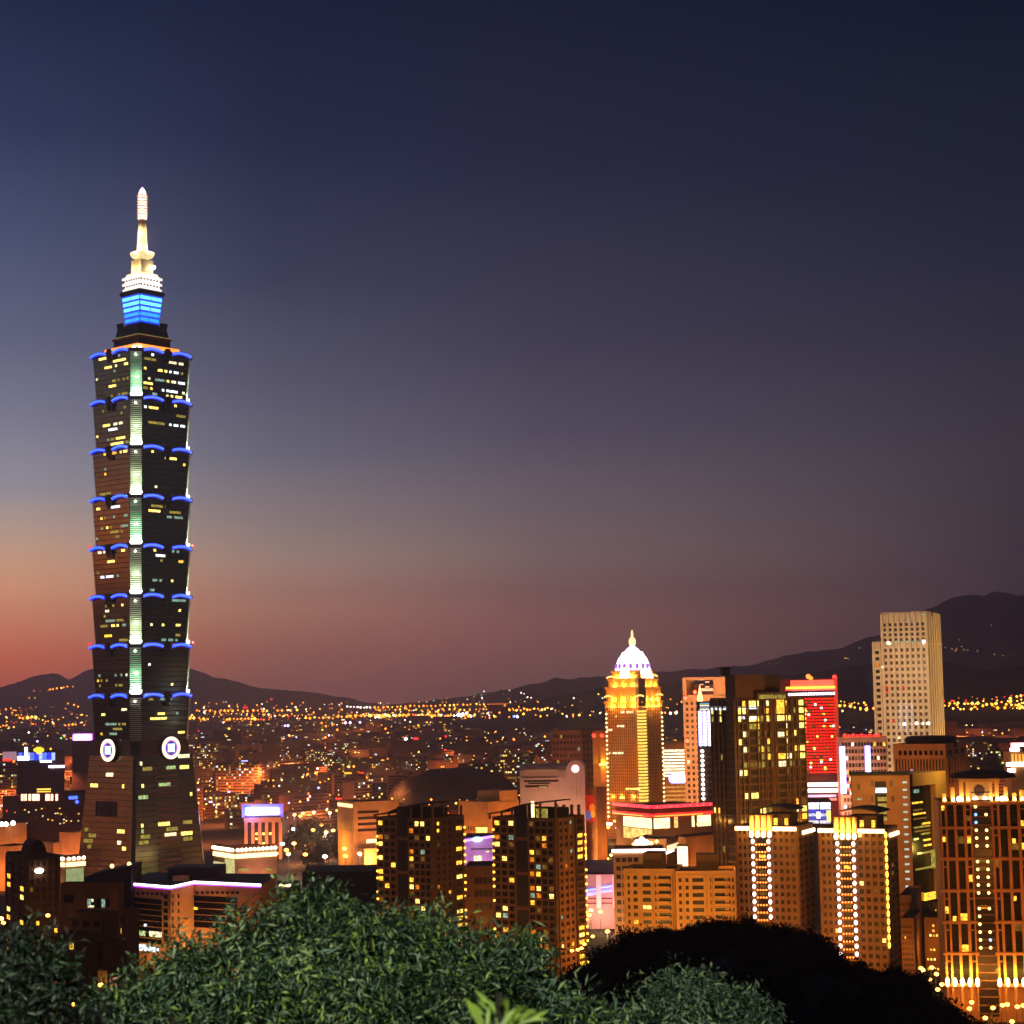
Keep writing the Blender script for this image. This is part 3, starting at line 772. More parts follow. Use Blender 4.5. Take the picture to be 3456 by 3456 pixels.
b = MB().use(E('spire_glow', (255, 236, 205), 5)).lathe((TC.x, TC.y), [(3.0, zz(741)), (3.0, zz(660)), (2.4, zz(648)), (1.2, zz(638)), (.1, zz(634))], 14)
sp = b.build('spire_lantern', None, TOW)
b = MB()
for j in range(9):
    z = zz(736 - j * 9); b.lathe((TC.x, TC.y), [(2.9, z), (3.8, z + .3), (3.8, z + 1.0), (2.9, z + 1.3)], 14)
b.build('ring', E('spire_ring_glow', (255, 60, 10), 2.6), sp)
MB().ball((TC.x, TC.y, zz(634)), .8, 8, 6).build('tip_lamp', E('tip_violet', (150, 80, 255), 3), TOW)
# floodlights that wash the crown
for a in (-ef - er * .5, -ef * .6 + er, er * -1.2 - ef * .3):
    p = TC + a.normalized() * 7.6; q = TC + a.normalized() * 9.6
    lamp('spire_floodlight', (p.x, p.y, zz(841)), 7500, (255, 232, 180), .5)
    lamp('spire_floodlight', (p.x, p.y, zz(790)), 5200, (255, 232, 180), .5)
    lamp('crown_floodlight', (q.x, q.y, zz(914)), 2400, (255, 225, 165), .5)
# ------------------------------------------------------------------ named buildings
sodium = (255, 140, 45)
RB = random.Random(33)
def wall(n, c, **k):
    # stone, tile and concrete are near neutral; their orange comes from the sodium lamps
    r, g, b_ = c; return M('wall_' + n, (r, max(g, r * .70), max(b_, r * .40)), .85, **k)

# --- hotel tower with the glowing dome
t, L, R, ft, zt = block('domed_tower', 'tall gold-lit tower with a glowing white dome and small spire on top', 'tower', 2047, 2167, 2232, 2386, 1700, 30, ym=2420)
wd = wall('domed', (150, 92, 52))
body(t, ft, 0, zt, wd)
for F, nc in ((L, 17), (R, 11)):
    b = MB(); dk_ = MB()
    for i in range(nc + 1): b.fbox(F, F.w * i / nc - .35, F.w * i / nc + .35, 0, zt, .01, .7)
    b.build('mullion', wall('domed_rib', (170, 100, 52)), t)
    for j in range(42): dk_.fbox(F, .3, F.w - .3, zt * j / 42 + .6, zt * j / 42 + 2.6, .01, .12)
    dk_.build('glazing_band', pane_warm, t)
pn = Panes(t)
for x0, x1, y in ((2096, 2105, 2403), (2114, 2137, 2403), (2078, 2081, 2418), (2084, 2106, 2450), (2050, 2066, 2463), (2056, 2061, 2541), (2069, 2101, 2541), (2113, 2160, 2662), (2092, 2105, 2692)):
    x = x0
    while x < x1: pn.px(L, x, y - 3, x + 4.5, y + 4, w_pale if y < 2600 else w_yellow, .75); x += 6.2
pn.build()
gb = W('bay_gold_glow', (255, 208, 90), 1.5, .3)
nb = 38
for j in range(nb):           # stacked corner bays: splayed lit trays
    z = 8 + (zt - 10) * j / nb; cpt = L.A + L.U * L.w; o = (L.N + R.N).normalized(); tt = Vector((-o.y, o.x))
    if tt.x < 0: tt = -tt
    lo = [cpt + o * a + tt * s_ for a, s_ in ((-2, -4), (2.2, -3), (2.2, 3), (-2, 4))]; hi = [cpt + o * a + tt * s_ for a, s_ in ((-2, -4.6), (3.0, -3.9), (3.0, 3.9), (-2, 4.6))]
    MB().loft([fix([(p.x, p.y, z) for p in lo]), fix([(p.x, p.y, z + 1.7) for p in hi])]).build('lit_bay', gb, t)
for u, F in ((.3, L), (R.w - .3, R)):
    for j in range(24):
        MB().ball(F.at(u, 20 + (zt - 26) * j / 23 * 1.0, .9), .95, 8, 5).build('lamp', E('small_lamp_glow', (255, 225, 150), 3), t)
gc = M('gold_crown', (225, 165, 80), .6)
ctr = Vector(((ft[0][0] + ft[2][0]) / 2, (ft[0][1] + ft[2][1]) / 2))
def crown_tier(hs, y0, y1, name, ledge=True):
    z0, z1 = P(2130, y0, 1700).z, P(2130, y1, 1700).z
    f2 = [tuple(ctr + (Vector(p) - ctr) * hs) for p in ft]
    bb = MB().use(gc).prism(f2, z0, z1)
    o = bb.build('gold_tier', None, t)
    nb_ = MB()
    for a, c_ in ((0, 1), (1, 2)):
        A_, B_ = Vector(f2[a]), Vector(f2[c_]); U = (B_ - A_).normalized(); N = Vector((U.y, -U.x)); w = (B_ - A_).length
        F = Face(A_, U, N, w, z0, z1)
        for i in range(15): nb_.fbox(F, w * i / 15 + .3, w * i / 15 + w / 15 * .62, z0, z1 - 1.5, .01, .8)
        nb_.fbox(F, -.9, w + .9, z1 - 2.0, z1, .01, 1.1)
        if a == 0 or True:
            for q in range(7):
                pp = F.at(w * (q + .5) / 7, z0 - .4, 2.2)
                if q in (1, 3, 5): lamp('crown_uplight', (pp[0], pp[1], z0 + .8), 9000, (255, 180, 70), 1.2)
    nb_.build('fluting', gc, o)
    return o
crown_tier(1.04, 2388, 2366, ''); crown_tier(.99, 2366, 2318, ''); crown_tier(.90, 2318, 2288, ''); crown_tier(.76, 2288, 2262, '')
sl = M('slot_dark', (70, 45, 30), .7)
for z0_, z1_, h_ in ((2383, 2290, 1.0),):
    o = (L.N + R.N).normalized(); tt = Vector((-o.y, o.x)); tt = tt if tt.x > 0 else -tt
    cpt = L.A + L.U * L.w
    za, zb_ = P(2166, z0_, 1700).z, P(2166, z1_, 1700).z
    MB().loft([fix([(*(cpt + o * a + tt * s_), z) for a, s_ in ((-4, -4), (1.7, -3.4), (1.7, 3.4), (-4, 4))]) for z in (za, zb_)]).build('corner_slot', sl, t)
for x, y in ((2052, 2351), (2159, 2349), (2224, 2345), (2060, 2286), (2206, 2281)):
    p = P(x, y, 1700 - (26 if x > 2100 else 6)); b = MB()
    b.tube([p + Vector((-3.6, 0, -.8)), p + Vector((-1.5, 0, .5)), p + Vector((1.5, 0, .6)), p + Vector((3.6, 0, -.4))], .8, 6).build('eave_light', E('gold_eave', (255, 205, 100), 1.8), t)
# dome
dz = lambda y: P(2130, y, 1700).z
k_ = 1700 / FPX
dome_w = E('dome_glow', (244, 232, 255), 1.7)
prof = [(64, 2291), (63, 2284), (58, 2262), (56, 2256), (52, 2240), (45, 2222), (37, 2213), (36, 2209), (30, 2199), (21, 2188), (11, 2180), (8, 2176)]
dm = MB().use(dome_w).lathe((ctr.x, ctr.y), [(hw * k_, dz(y)) for hw, y in prof], 16).build('dome', None, t)
b = MB()
for j in range(16):
    a = 2 * pi * j / 16
    b.tube([(ctr.x + (hw * k_ + .5) * cos(a), ctr.y + (hw * k_ + .5) * sin(a), dz(y)) for hw, y in prof[:9]], .75, 5)
b.build('rib', E('dome_rib_glow', (255, 245, 255), 3), dm)
b = MB()
for hw, y in ((58, 2262), (38, 2211)): b.lathe((ctr.x, ctr.y), [(hw * k_, dz(y) - .8), (hw * k_ + 1.6, dz(y)), (hw * k_, dz(y) + .9)], 16)
b.build('ring', E('dome_violet', (200, 150, 255), 2.2), dm)
wv = W('dome_window', (196, 120, 235), .9, .2)
for j in range(16):
    a = 2 * pi * (j + .5) / 16; r = 57 * k_
    b = MB(); c = Vector((ctr.x + r * cos(a), ctr.y + r * sin(a), dz(2247)))
    b.ball(c, 1.5, 8, 5, 1, 1.7).build('dome_window', wv, dm)
MB().lathe((ctr.x, ctr.y), [(8 * k_, dz(2177)), (12 * k_, dz(2170)), (12 * k_, dz(2157)), (8 * k_, dz(2150)), (4.5 * k_, dz(2147)), (4 * k_, dz(2132)), (.5, dz(2123))], 10).build('finial', E('finial_glow', (255, 214, 150), 1.5), t)
for i, (x, y) in enumerate(((2111, 2265), (2174, 2268))): MB().ball(P(x, y, 1700 - 24), 3.2, 10, 6).build('round_lamp', e_lampw, t)
flood(L, L.w * .5, 70, 14, 330000); flood(R, R.w * .6, 60, 20, 110000); flood(L, L.w * .5, 55, 80, 90000, r=6)
for u in (.15, .4, .7, .9): flood(L, L.w * u, 2.4, 38, 5200, (255, 190, 80), .6)

# --- white-banded lit office and sign beside it
t, L, R, ft, zt = block('office_building', 'low office with glowing white window bands squeezed right of the domed tower', 'office', 2231, 2318, None, 2512, 1760, 4, 30, ym=2600)
body(t, ft, 0, zt, wall('banded', (150, 100, 66)))
pn = Panes(t)
for j in range(9): pn.px(L, 2237, 2530 + j * 10.6, 2317, 2536.5 + j * 10.6, W('white_band_window', (255, 238, 190), 2.2, .45, .5), .2)
for j in range(5): pn.px(L, 2239, 2653 + j * 14, 2317, 2660 + j * 14, W('amber_band_window', (255, 170, 80), .7, .6), .2)
pn.build()
b = MB(); u0, u1, z0, z1 = L.rect(2258, 2614, 2318, 2641); b.use(E('oval_sign_glow', (240, 245, 255), 4))
n = 10; pts = [(u0 + (z1 - z0) / 2 + (z1 - z0) / 2 * cos(pi / 2 + pi * i / n), (z0 + z1) / 2 + (z1 - z0) / 2 * sin(pi / 2 + pi * i / n)) for i in range(n + 1)] + [(u1 - (z1 - z0) / 2 + (z1 - z0) / 2 * cos(-pi / 2 + pi * i / n), (z0 + z1) / 2 + (z1 - z0) / 2 * sin(-pi / 2 + pi * i / n)) for i in range(n + 1)]
b.loft([[L.at(u, z, .3) for u, z in pts], [L.at(u, z, 1.6) for u, z in pts]]).build('sign', None, t)
b = MB().use(E('sign_halo', (60, 60, 255), 1.8)); m_ = ((u0 + u1) / 2, (z0 + z1) / 2)
b.loft([[L.at(m_[0] + (u - m_[0]) * 1.07, m_[1] + (z - m_[1]) * 1.22, .2) for u, z in pts], [L.at(m_[0] + (u - m_[0]) * 1.07, m_[1] + (z - m_[1]) * 1.22, .9) for u, z in pts]]).build('sign_halo_slab', None, t)  # blue halo of the sign, built as a glowing slab around it
flood(L, L.w * .5, 40, 15, 60000)

# --- beige tower with open frame top
t, L, R, ft, zt = block('office_tower', 'beige tower with an open frame top and red sign behind the bronze tower', 'tower', 2306, 2450, None, 2284, 1420, 6, 34, ym=2400)
wb = wall('beige', (190, 140, 100))
zl = P(2380, 2350, 1420).z
body(t, ft, 0, zl, wb)
b = MB()
b.fbox(L, 0, 3, zl, zt, -30, 0); b.fbox(L, L.w - 9, L.w, zl, zt, -30, 0); b.fbox(L, 3, L.w - 9, zt - 2.2, zt, -30, 0); b.fbox(L, 3, 9, zl, zt - 2.2, -30, -26); b.build('roof_frame', wb, t)
MB().fbox(L, 9, L.w - 9, zl, zl + 9, -28, -10).build('plant_room', M('plant_room_grey', (90, 70, 62), .8), t)
b = MB(); b.frect(L, 2358, 2323, 2406, 2332, .2, 1.2); b.build('sign', E('red_sign', (255, 16, 10), 2), t)
b = MB()
for j in range(4): b.frect(L, 2362 + (j % 2) * 18, 2292 + j * 8, 2374 + (j % 2) * 20, 2296 + j * 8, .2, 1.2)
b.build('sign', E('red_letters', (200, 30, 26), .9), t)
pn = Panes(t); grid(t, pn, L, 1, L.w * .62, 5, 6, zl - 3, 27, .5, .5, .03, pane_warm, [w_dim, w_pale], wb, .5); pn.build()
for x, y in ((2312, 2354), (2319, 2500), (2345, 2335)): MB().ball(L.at(*L.px(x, y), 1), 1.5, 8, 5).build('beacon', e_red, t)
flood(L, L.w * .4, 70, 18, 260000, (255, 190, 130)); flood(L, L.w * .4, 60, 90, 120000, (255, 190, 130), 6); flood(L, L.w * .6, 45, zt - 12, 90000, (255, 195, 140), 4)

# --- slim LED tower
t, L, R, ft, zt = block('slim_tower', 'slim tower front with a dotted white and violet light wall and pointed lit spire', 'tower', 2355, 2402, None, 2372, 1330, 4, 16, ym=2450)
body(t, ft, 0, zt, M('slim_wall', (70, 52, 44), .7))
zl, zh = P(2378, 2518, 1330).z, P(2378, 2399, 1330).z
MB().fbox(L, .2, L.w - .2, zl, zh, .1, .6).build('light_wall', E('violet_wall', (70, 50, 235), 1.4), t)
for i in range(3):
    for j in range(12):
        MB().ball(L.at(L.w * (i + .5) / 3, zl + (zh - zl) * (j + .5) / 12, .8), .98, 8, 5).build('light_dot', E('white_dot', (240, 242, 255), 5), t)
b = MB()
for j in range(9): b.frect(L, 2370, 2530 + j * 21, 2402, 2537 + j * 21, .1, .9)
b.build('ledge', M('slim_ledge', (120, 100, 95), .7), t)
for j in range(11): MB().ball(L.at(2.6, P(2374, 2535 + j * 16, 1330).z, .9), 1.1, 8, 5).build('lamp', e_lampw, t)
for j, c in enumerate(((70, 140, 170), (255, 235, 180), (60, 110, 160), (255, 230, 190))): MB().frect(L, 2362, 2372 + j * 6.5, 2393, 2377 + j * 6.5, .1, 1).build('lit_band', E('slim_band_%d' % j, c, 1.3), t)
p = L.at(2.2, zt, -2)
MB().lathe(p, [(1.9, zt), (2.1, zt + 3), (1.0, zt + 8), (.1, zt + 13)], 8).build('spire', E('spire_orange', (255, 190, 120), 3), t)

# --- dark gold skyscraper
t, L, R, ft, zt = block('glass_tower', 'broad dark bronze glass tower with scattered yellow windows and a stepped dark top', 'tower', 2401, 2484, 2718, 2362, 1000, 62, ym=2500)
wg = M('bronze_cladding', (92, 62, 36), .5, .2, noise=.25, nscale=.3); dg = M('bronze_glass', (38, 30, 22), .2, .4)
body(t, ft, 0, zt, wg)
zc = lambda y: P(2560, y, 1000).z
b = MB()
def onR(F, x0, x1, y0, y1, o0, o1):
    u0, u1 = F.px(x0, 2400)[0], F.px(x1, 2400)[0]; b.fbox(F, u0, u1, zc(y1), zc(y0), o0, o1)
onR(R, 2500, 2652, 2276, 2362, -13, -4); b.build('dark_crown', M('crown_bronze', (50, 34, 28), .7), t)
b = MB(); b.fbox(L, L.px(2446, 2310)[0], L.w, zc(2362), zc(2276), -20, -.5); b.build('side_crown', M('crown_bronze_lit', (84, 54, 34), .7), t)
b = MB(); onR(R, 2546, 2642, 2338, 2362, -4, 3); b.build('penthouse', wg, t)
b = MB(); u = R.px(2481, 2270)[0]; p = R.at(R.px(2482, 2262)[0] , 0, -10)
b.lathe((p[0], p[1]), [(2.6, zc(2276)), (2.6, zc(2256)), (3.4, zc(2254)), (3.4, zc(2249)), (1.0, zc(2248))], 10); b.build('roof_crane', metal_dark, t)
b = MB()
pan = MB()
colsR = [2490, 2505, 2521, 2527, 2556, 2566, 2580, 2586, 2600, 2606, 2616, 2622, 2652, 2660, 2672, 2678, 2690, 2696, 2717]
us = [R.px(x, 2520)[0] for x in colsR]
nf = 31; fh = zt / nf
pn = Panes(t)
pn_wide = {4: 1, 12: 1}
for i in range(0, len(us) - 1):
    wcol = us[i + 1] - us[i]
    for j in range(2, nf):
        f = nf - 1 - j
        z = j * fh
        upper = f in (0, 1, 2, 4, 6, 7, 8)
        if f == 3: pr = .22
        elif f <= 8 and upper: pr = .74 if i > 4 else .55
        elif f == 5: pr = .4
        elif f in (14, 15): pr = .42
        else: pr = .08
        if i % 2 == 1 and wcol < 2.2: continue
        if RB.random() < pr: m = RB.choice([w_yellow, w_olive, w_yellow, w_amber, w_pale, w_dim])
        else: m = pane_warm
        pn.add(R, us[i] + .25, us[i + 1] - .25, z + .5, z + fh - .7, m, .1)
colsL = [.03, .17, .2, .34, .37, .5, .55, .98]
for i in range(0, 8, 2):
    for j in range(2, nf):
        f = nf - 1 - j
        m = RB.choice([w_yellow, w_amber, w_olive]) if RB.random() < (.55 if f in (1, 2) else .35 if f in (6, 7, 14, 15) else .04) and i < 6 else pane_warm
        pn.add(L, L.w * colsL[i] + .2, L.w * colsL[i + 1] - .2, z := j * fh + .5, j * fh + fh - .7, m, .1)
for x0, x1, y0, y1, m in ((2400, 2450, 2386, 2396, w_white), (2492, 2517, 2385, 2393, w_pale), (2528, 2556, 2384, 2393, w_white), (2494, 2512, 2418, 2427, w_white), (2528, 2556, 2418, 2427, w_white), (2620, 2645, 2470, 2489, w_pale), (2618, 2634, 2362, 2408, w_amber), (2550, 2600, 2345, 2358, w_olive), (2604, 2638, 2345, 2358, w_olive)):
    F = L if x1 < 2484 else R
    pn.px(F, x0, y0, x1, y1, m, .5 if y0 > 2362 else 3.4)
pn.build()
for F, uu in ((R, us), (L, [L.w * c for c in colsL])):
    b.cur = 0
    for i, u in enumerate(uu): b.fbox(F, u - .32, u + .32, 0, zt, .02, .8)
for F in (R, L):
    for j in range(1, 16): b.fbox(F, 0, F.w, j * 2 * fh - .25, j * 2 * fh + .25, .02, .6)
b.build('mullion', wg, t)
flood(L, L.w * .5, 45, 24, 110000, (255, 186, 80)); flood(R, R.w * .3, 60, 26, 150000, (255, 186, 80), 4); flood(R, R.w * .6, 90, 95, 160000, (255, 190, 90), 8)
for u in (.1, .35, .6, .85): flood(R, R.w * u, 3, 62, 1600, (255, 200, 90), .6)
for u in (.2, .5): flood(L, L.w * u, 3, 62, 1600, (255, 200, 90), .6)

# --- red-lit tower
t, L, R, ft, zt = block('office_tower', 'tower bathed in bright red light with a red and yellow roof band', 'tower', 2640, 2826, None, 2294, 1500, 3, 30, ym=2450)
wr = M('red_wall', (70, 22, 20), .6)
body(t, ft, 0, zt, wr)
MB().frect(L, 2668, 2295, 2822, 2330, .1, 1.2).build('roof_band', E('red_band', (235, 12, 16), 1.15), t)
MB().frect(L, 2652, 2317, 2818, 2324, .1, 2.2).build('neon_tube', E('yellow_neon', (255, 190, 20), 2.6), t)
MB().frect(L, 2650, 2325, 2820, 2329, .1, 2.0).build('neon_tube', E('red_neon', (255, 10, 40), 2.2), t)
MB().frect(L, 2652, 2331, 2818, 2352, .1, .4).build('recess', M('recess_dark', (40, 22, 22), .7), t)
for i in range(17): MB().ball(L.at(*L.px(2664 + i * 9.3, 2344 - i * .25), 1), 1.1, 8, 5).build('lamp', E('white_dot', (240, 242, 255), 5), t)
zl, zh = P(2770, 2612, 1500).z, P(2770, 2354, 1500).z
ua, ub = L.px(2717, 2480)[0], L.px(2823, 2480)[0]
rl = E('red_floor_glow', (255, 14, 14), 1.25); dr = M('red_spandrel', (96, 30, 20), .7)
rd = W('red_window', (255, 24, 18), 1.6, .4, .5)
pn = Panes(t)
nr = 25
for j in range(nr):
    z = zl + (zh - zl) * j / nr; h = (zh - zl) / nr
    for i in range(9):
        u = ua + (ub - ua) * i / 9
        m = rd if RB.random() < .9 else RB.choice([w_orange, w_amber, w_dim])
        pn.add(L, u + .2, u + (ub - ua) / 9 - .2, z + h * .25, z + h * .85, m, .25)
pn.build()
for i in range(13):
    x, y = RB.uniform(2722, 2818), RB.uniform(2360, 2600); MB().ball(L.at(*L.px(x, y), .6), .8, 8, 5).build('lamp', e_lampw if i % 3 else e_lamp, t)
for j in range(12): MB().ball(L.at(*L.px(2716, 2395 + j * 15), .6), 1.0, 8, 5).build('side_lamp', e_lamp, t)
MB().frect(L, 2821, 2292, 2832, 2700, -2, 1.4).build('edge_pier', M('edge_pier_red', (185, 110, 90), .7), t)
for x, y in ((2728, 2283), (2736, 2290), (2817, 2286)): MB().ball(P(x, y, 1502), 2.0, 8, 5).build('beacon', e_red if x > 2800 else e_orange, t)
for y0 in (2641, 2661): MB().frect(L, 2722, y0, 2826, y0 + 13, .3, 3).build('white_canopy', E('canopy_white', (255, 240, 225), 2.6), t)
MB().frect(L, 2722, 2682, 2822, 2690, .3, 1).build('blue_band', E('soft_blue', (110, 150, 235), .9), t)
MB().frect(L, 2722, 2694, 2824, 2702, .3, 1).build('red_stripe', E('soft_red', (215, 40, 45), .8), t)
flood(L, L.w * .8, 30, 40, 40000, (255, 120, 100)); flood(L, L.w * .8, 40, 140, 60000, (255, 40, 30), 5)

# --- LED billboard
t, L, R, ft, zt = block('billboard_building', 'small box wrapped in a blue and white video screen below the red-lit tower', 'building', 2724, 2806, None, 2706, 1180, 6, 20, ym=2740)
body(t, ft, 0, zt, M('billboard_box', (60, 50, 60), .7))
pn = Panes(t)
for j in range(6):
    for i in range(2):
        c = ((245, 245, 255), (225, 230, 255), (70, 80, 215), (205, 210, 250), (80, 90, 220), (235, 225, 240))[j]
        pn.px(L, 2726 + i * 41, 2709 + j * 12, 2764 + i * 39, 2719 + j * 12, W('screen_%d' % j, c, (2.6, 2, 1, 1.2, .9, 1.2)[j], .35, .6), .3, 'screen_panel')
pn.px(L, 2756, 2740, 2768, 2762, e_warmwhite, .6, 'screen_figure'); pn.px(L, 2790, 2735, 2804, 2772, E('screen_yellow', (255, 225, 120), 1.6), .6, 'screen_figure')
pn.build()

# --- white building with two blue-white light tubes
t, L, R, ft, zt = block('office_building', 'pale office with two tall blue-white light tubes on its front', 'office', 2834, 2996, None, 2490, 1480, 3, 30, ym=2580)
wp = wall('pale_office', (196, 150, 128))
body(t, ft, 0, zt, wp)
pn = Panes(t); grid(t, pn, L, 2, L.w - 1, 14, 4, zt - 2, 16, .78, .55, .22, pane_warm, [w_dim, w_pale, w_amber, w_white], wp, .8); pn.build()
for x0, x1, y0, y1 in ((2836, 2852, 2520, 2676), (2921, 2936, 2518, 2616)):
    MB().frect(L, x0 - 2.5, y0 - 2, x1 + 2.5, y1 + 2, .9, 1.6).build('tube_frame', E('tube_violet', (80, 70, 255), 1.7), t)
    u0, u1, z0, z1 = L.rect(x0, y0, x1, y1); MB().tube([L.at((u0 + u1) / 2, z0, 2.2), L.at((u0 + u1) / 2, z1, 2.2)], (u1 - u0) / 2.2, 8).build('light_tube', E('tube_white', (225, 232, 255), 4.5), t)
for i in range(9): MB().ball(P(2852 + i * 14, 2483 + 3 * (i % 2), 1490), 1.6, 8, 5).build('roof_lamp', e_red, t)
flood(L, L.w * .4, 45, 30, 120000, (255, 190, 150))

# --- tall white tower
t, L, R, ft, zt = block('white_tower', 'tall pale square-windowed office tower standing against the dark mountain', 'tower', 2972, 3129, 3174, 2067, 1750, 22, ym=2110)
ww = wall('white_tower', (215, 196, 165), noise=.08)
body(t, ft, 0, zt, ww)
pn = Panes(t)
zz_ = lambda y: P(3050, y, 1750).z
grid(t, pn, L, 1.2, L.w - 1.2, 8, zz_(2166), zz_(2098), 4, .42, .62, 0, M('tower_pane', (46, 36, 34), .35), [w_pale], ww, 1.0, RB)
grid(t, pn, L, 1.2, L.w - 1.2, 8, 14, zz_(2182), 26, .42, .52, .0, M('tower_pane_low', (74, 54, 48), .35), [w_pale], ww, 1.0, RB)
pn.build(160 if False else 100)
b = MB()
for i in range(9): b.fbox(L, 1.2 + (L.w - 2.4) * i / 8 - 1.2, 1.2 + (L.w - 2.4) * i / 8 + 1.2, 0, zt, .01, 1.3)
for i in range(6): b.fbox(R, R.w * (i + .3) / 6, R.w * (i + .7) / 6, 0, zt, .01, .9)
b.build('pilaster', ww, t)
MB().fbox(R, 0, R.w, zz_(2175), zz_(2171), .01, 1.0).build('string_course', ww, t)
pn = Panes(t)
for i in range(3):
    for j in range(16):
        x = 3036 + i * 19.5; y = 2372 + j * 6.3; pn.px(L, x, y, x + 6.5, y + 4, W('white_sparkle', (255, 235, 225), .75, .6, .6), 1.35)
for x, y, m in ((2999, 2171, e_lampw), (3118, 2165, e_lampw), (3062, 2166, w_cool), (3095, 2441, e_lampw), (3116, 2441, w_white), (3134, 2441, e_lampw), (2994, 2320, w_red), (2995, 2333, w_red), (3049, 2320, w_red), (3016, 2433, w_red), (2979, 2251, w_pale), (3053, 2444, e_lampw), (3076, 2099, w_cool), (3035, 2490, w_pale)):
    pn.px(L, x - 4, y - 4, x + 4, y + 4, m, 1.4)
for i in range(5): pn.px(L, 3018 + i * 20, 2162, 3028 + i * 20, 2168, w_cool, 1.35)
pn.build()
MB().frect(L, 3110, 2070, 3126, 2078, .2, 1.5).build('emblem', E('emblem_green', (10, 110, 60), .6), t)
u_, z_ = R.px(3143, 2071); MB().fbox(R, u_ - 1.6, u_ + 1.6, z_ - 2.2, z_ + 2.2, .3, 1.2).build('emblem', M('emblem_dark', (50, 45, 25), .6), t)
# lower wing on the left
zw = zz_(2162); F = L; b = MB()
b.fbox(L, -9.5, -.02, 0, zw, -18, -2); b.build('wing', ww, t)
pn = Panes(t)
WL = Face(L.A + L.U * -9.5 + L.N * -2, L.U, L.N, 9.5, 0, zw)
for j in range(27): pn.add(WL, 3, 6.6, 10 + (zw - 16) * j / 27, 10 + (zw - 16) * j / 27 + 3.0, pane_warm if j < 22 else w_orange if j == 24 else pane_warm, .06)
pn.build()
MB().fbox(WL, 7.2, 8.4, 0, zw, .01, .8).fbox(WL, 1, 2.2, 0, zw, .01, .8).build('wing_pilaster', ww, t)
flood(L, L.w * .3, 80, 20, 175000, (255, 214, 164), 5); flood(L, L.w * .7, 80, 150, 175000, (255, 212, 160), 8); flood(R, R.w * .5, 70, 60, 240000, (255, 202, 124), 6); flood(R, R.w * .5, 80, 170, 170000, (255, 202, 124), 6)

# --- columned office with dark round roof below the white tower
t, L, R, ft, zt = block('office_building', 'orange stone office with a dark round roof at the foot of the pale tall tower', 'office', 3016, 3192, 3264, 2516, 1330, 28, ym=2560)
wo = wall('orange_stone', (190, 124, 66))
body(t, ft, 0, zt, wo)
c = P(3142, 2500, 1362); r = 84 * 1362 / FPX
MB().lathe((c.x, c.y), [(r, zt - 2), (r, zt + 3.6), (r * .96, zt + 5.6), (r * .8, zt + 6.2)], 28).build('round_roof', M('round_roof_dark', (34, 24, 24), .8), t)
pn = Panes(t)
grid(t, pn, L, 1, L.w - 1, 16, zt - 27, zt - 9, 1, .5, .92, .03, pane_warm, [w_amber], wo, .9, bars=(True, False))
grid(t, pn, L, 3, L.w - 1, 9, zt - 8, zt - 2.5, 1, .6, .6, 0, pane, [], None)
grid(t, pn, R, 1, R.w - 1, 7, zt - 27, zt - 9, 2, .35, .8, 0, pane_warm, [], wo, .9, bars=(True, False))
grid(t, pn, R, 3, R.w - 3, 3, zt - 8, zt - 2.5, 1, .6, .6, 0, pane, [], None)
pn.build()
for i in range(14): MB().ball(L.at(*L.px(RB.uniform(3030, 3120), RB.uniform(2598, 2624)), .5), .7, 8, 5).build('lamp', E('violet_white_lamp', (190, 180, 255), 2.5), t)
flood(L, L.w * .5, 35, 14, 60000); flood(R, R.w * .5, 30, 16, 120000, (255, 165, 60)); flood(L, L.w * .5, 60, 50, 60000)

# --- brown slab with the gilded gap
t, L, R, ft, zt = block('office_tower', 'brown slab office with a column of small pale windows and a glazed gap', 'tower', 2877, 3073, None, 2624, 980, 9, 22, ym=2720)
wbn = wall('brown_slab', (112, 74, 46))
body(t, ft, 0, zt, wbn)
MB().prism(inset(ft, -.8), zt + 1.3, zt + 2.2).build('roof', M('slab_roof', (30, 24, 22), .9), t)
pn = Panes(t)
for j in range(15): pn.px(L, 3046 + j * .75, 2637 + j * 25.1, 3061 + j * .75, 2643.5 + j * 25.1, W('pale_slit', (190, 215, 205), .95, .3), .3)
pn.px(L, 2954, 2637, 2992, 2760, pane, .1, 'window')
pn.px(L, 2954, 2659, 2992, 2676, w_white, .4)
for j in range(4): pn.px(L, 2962 + j, 2690 + j * 22, 2993, 2704 + j * 22, w_olive, .4)
for x, y in ((2939, 2634), (3003, 2634), (2939, 2686), (3008, 2686), (2893, 2645)): pn.px(L, x, y, x + 10, y + 20, pane_warm, .3, 'window')
pn.px(L, 2893, 2693, 2908, 2700, w_cool, .3)
pn.build()
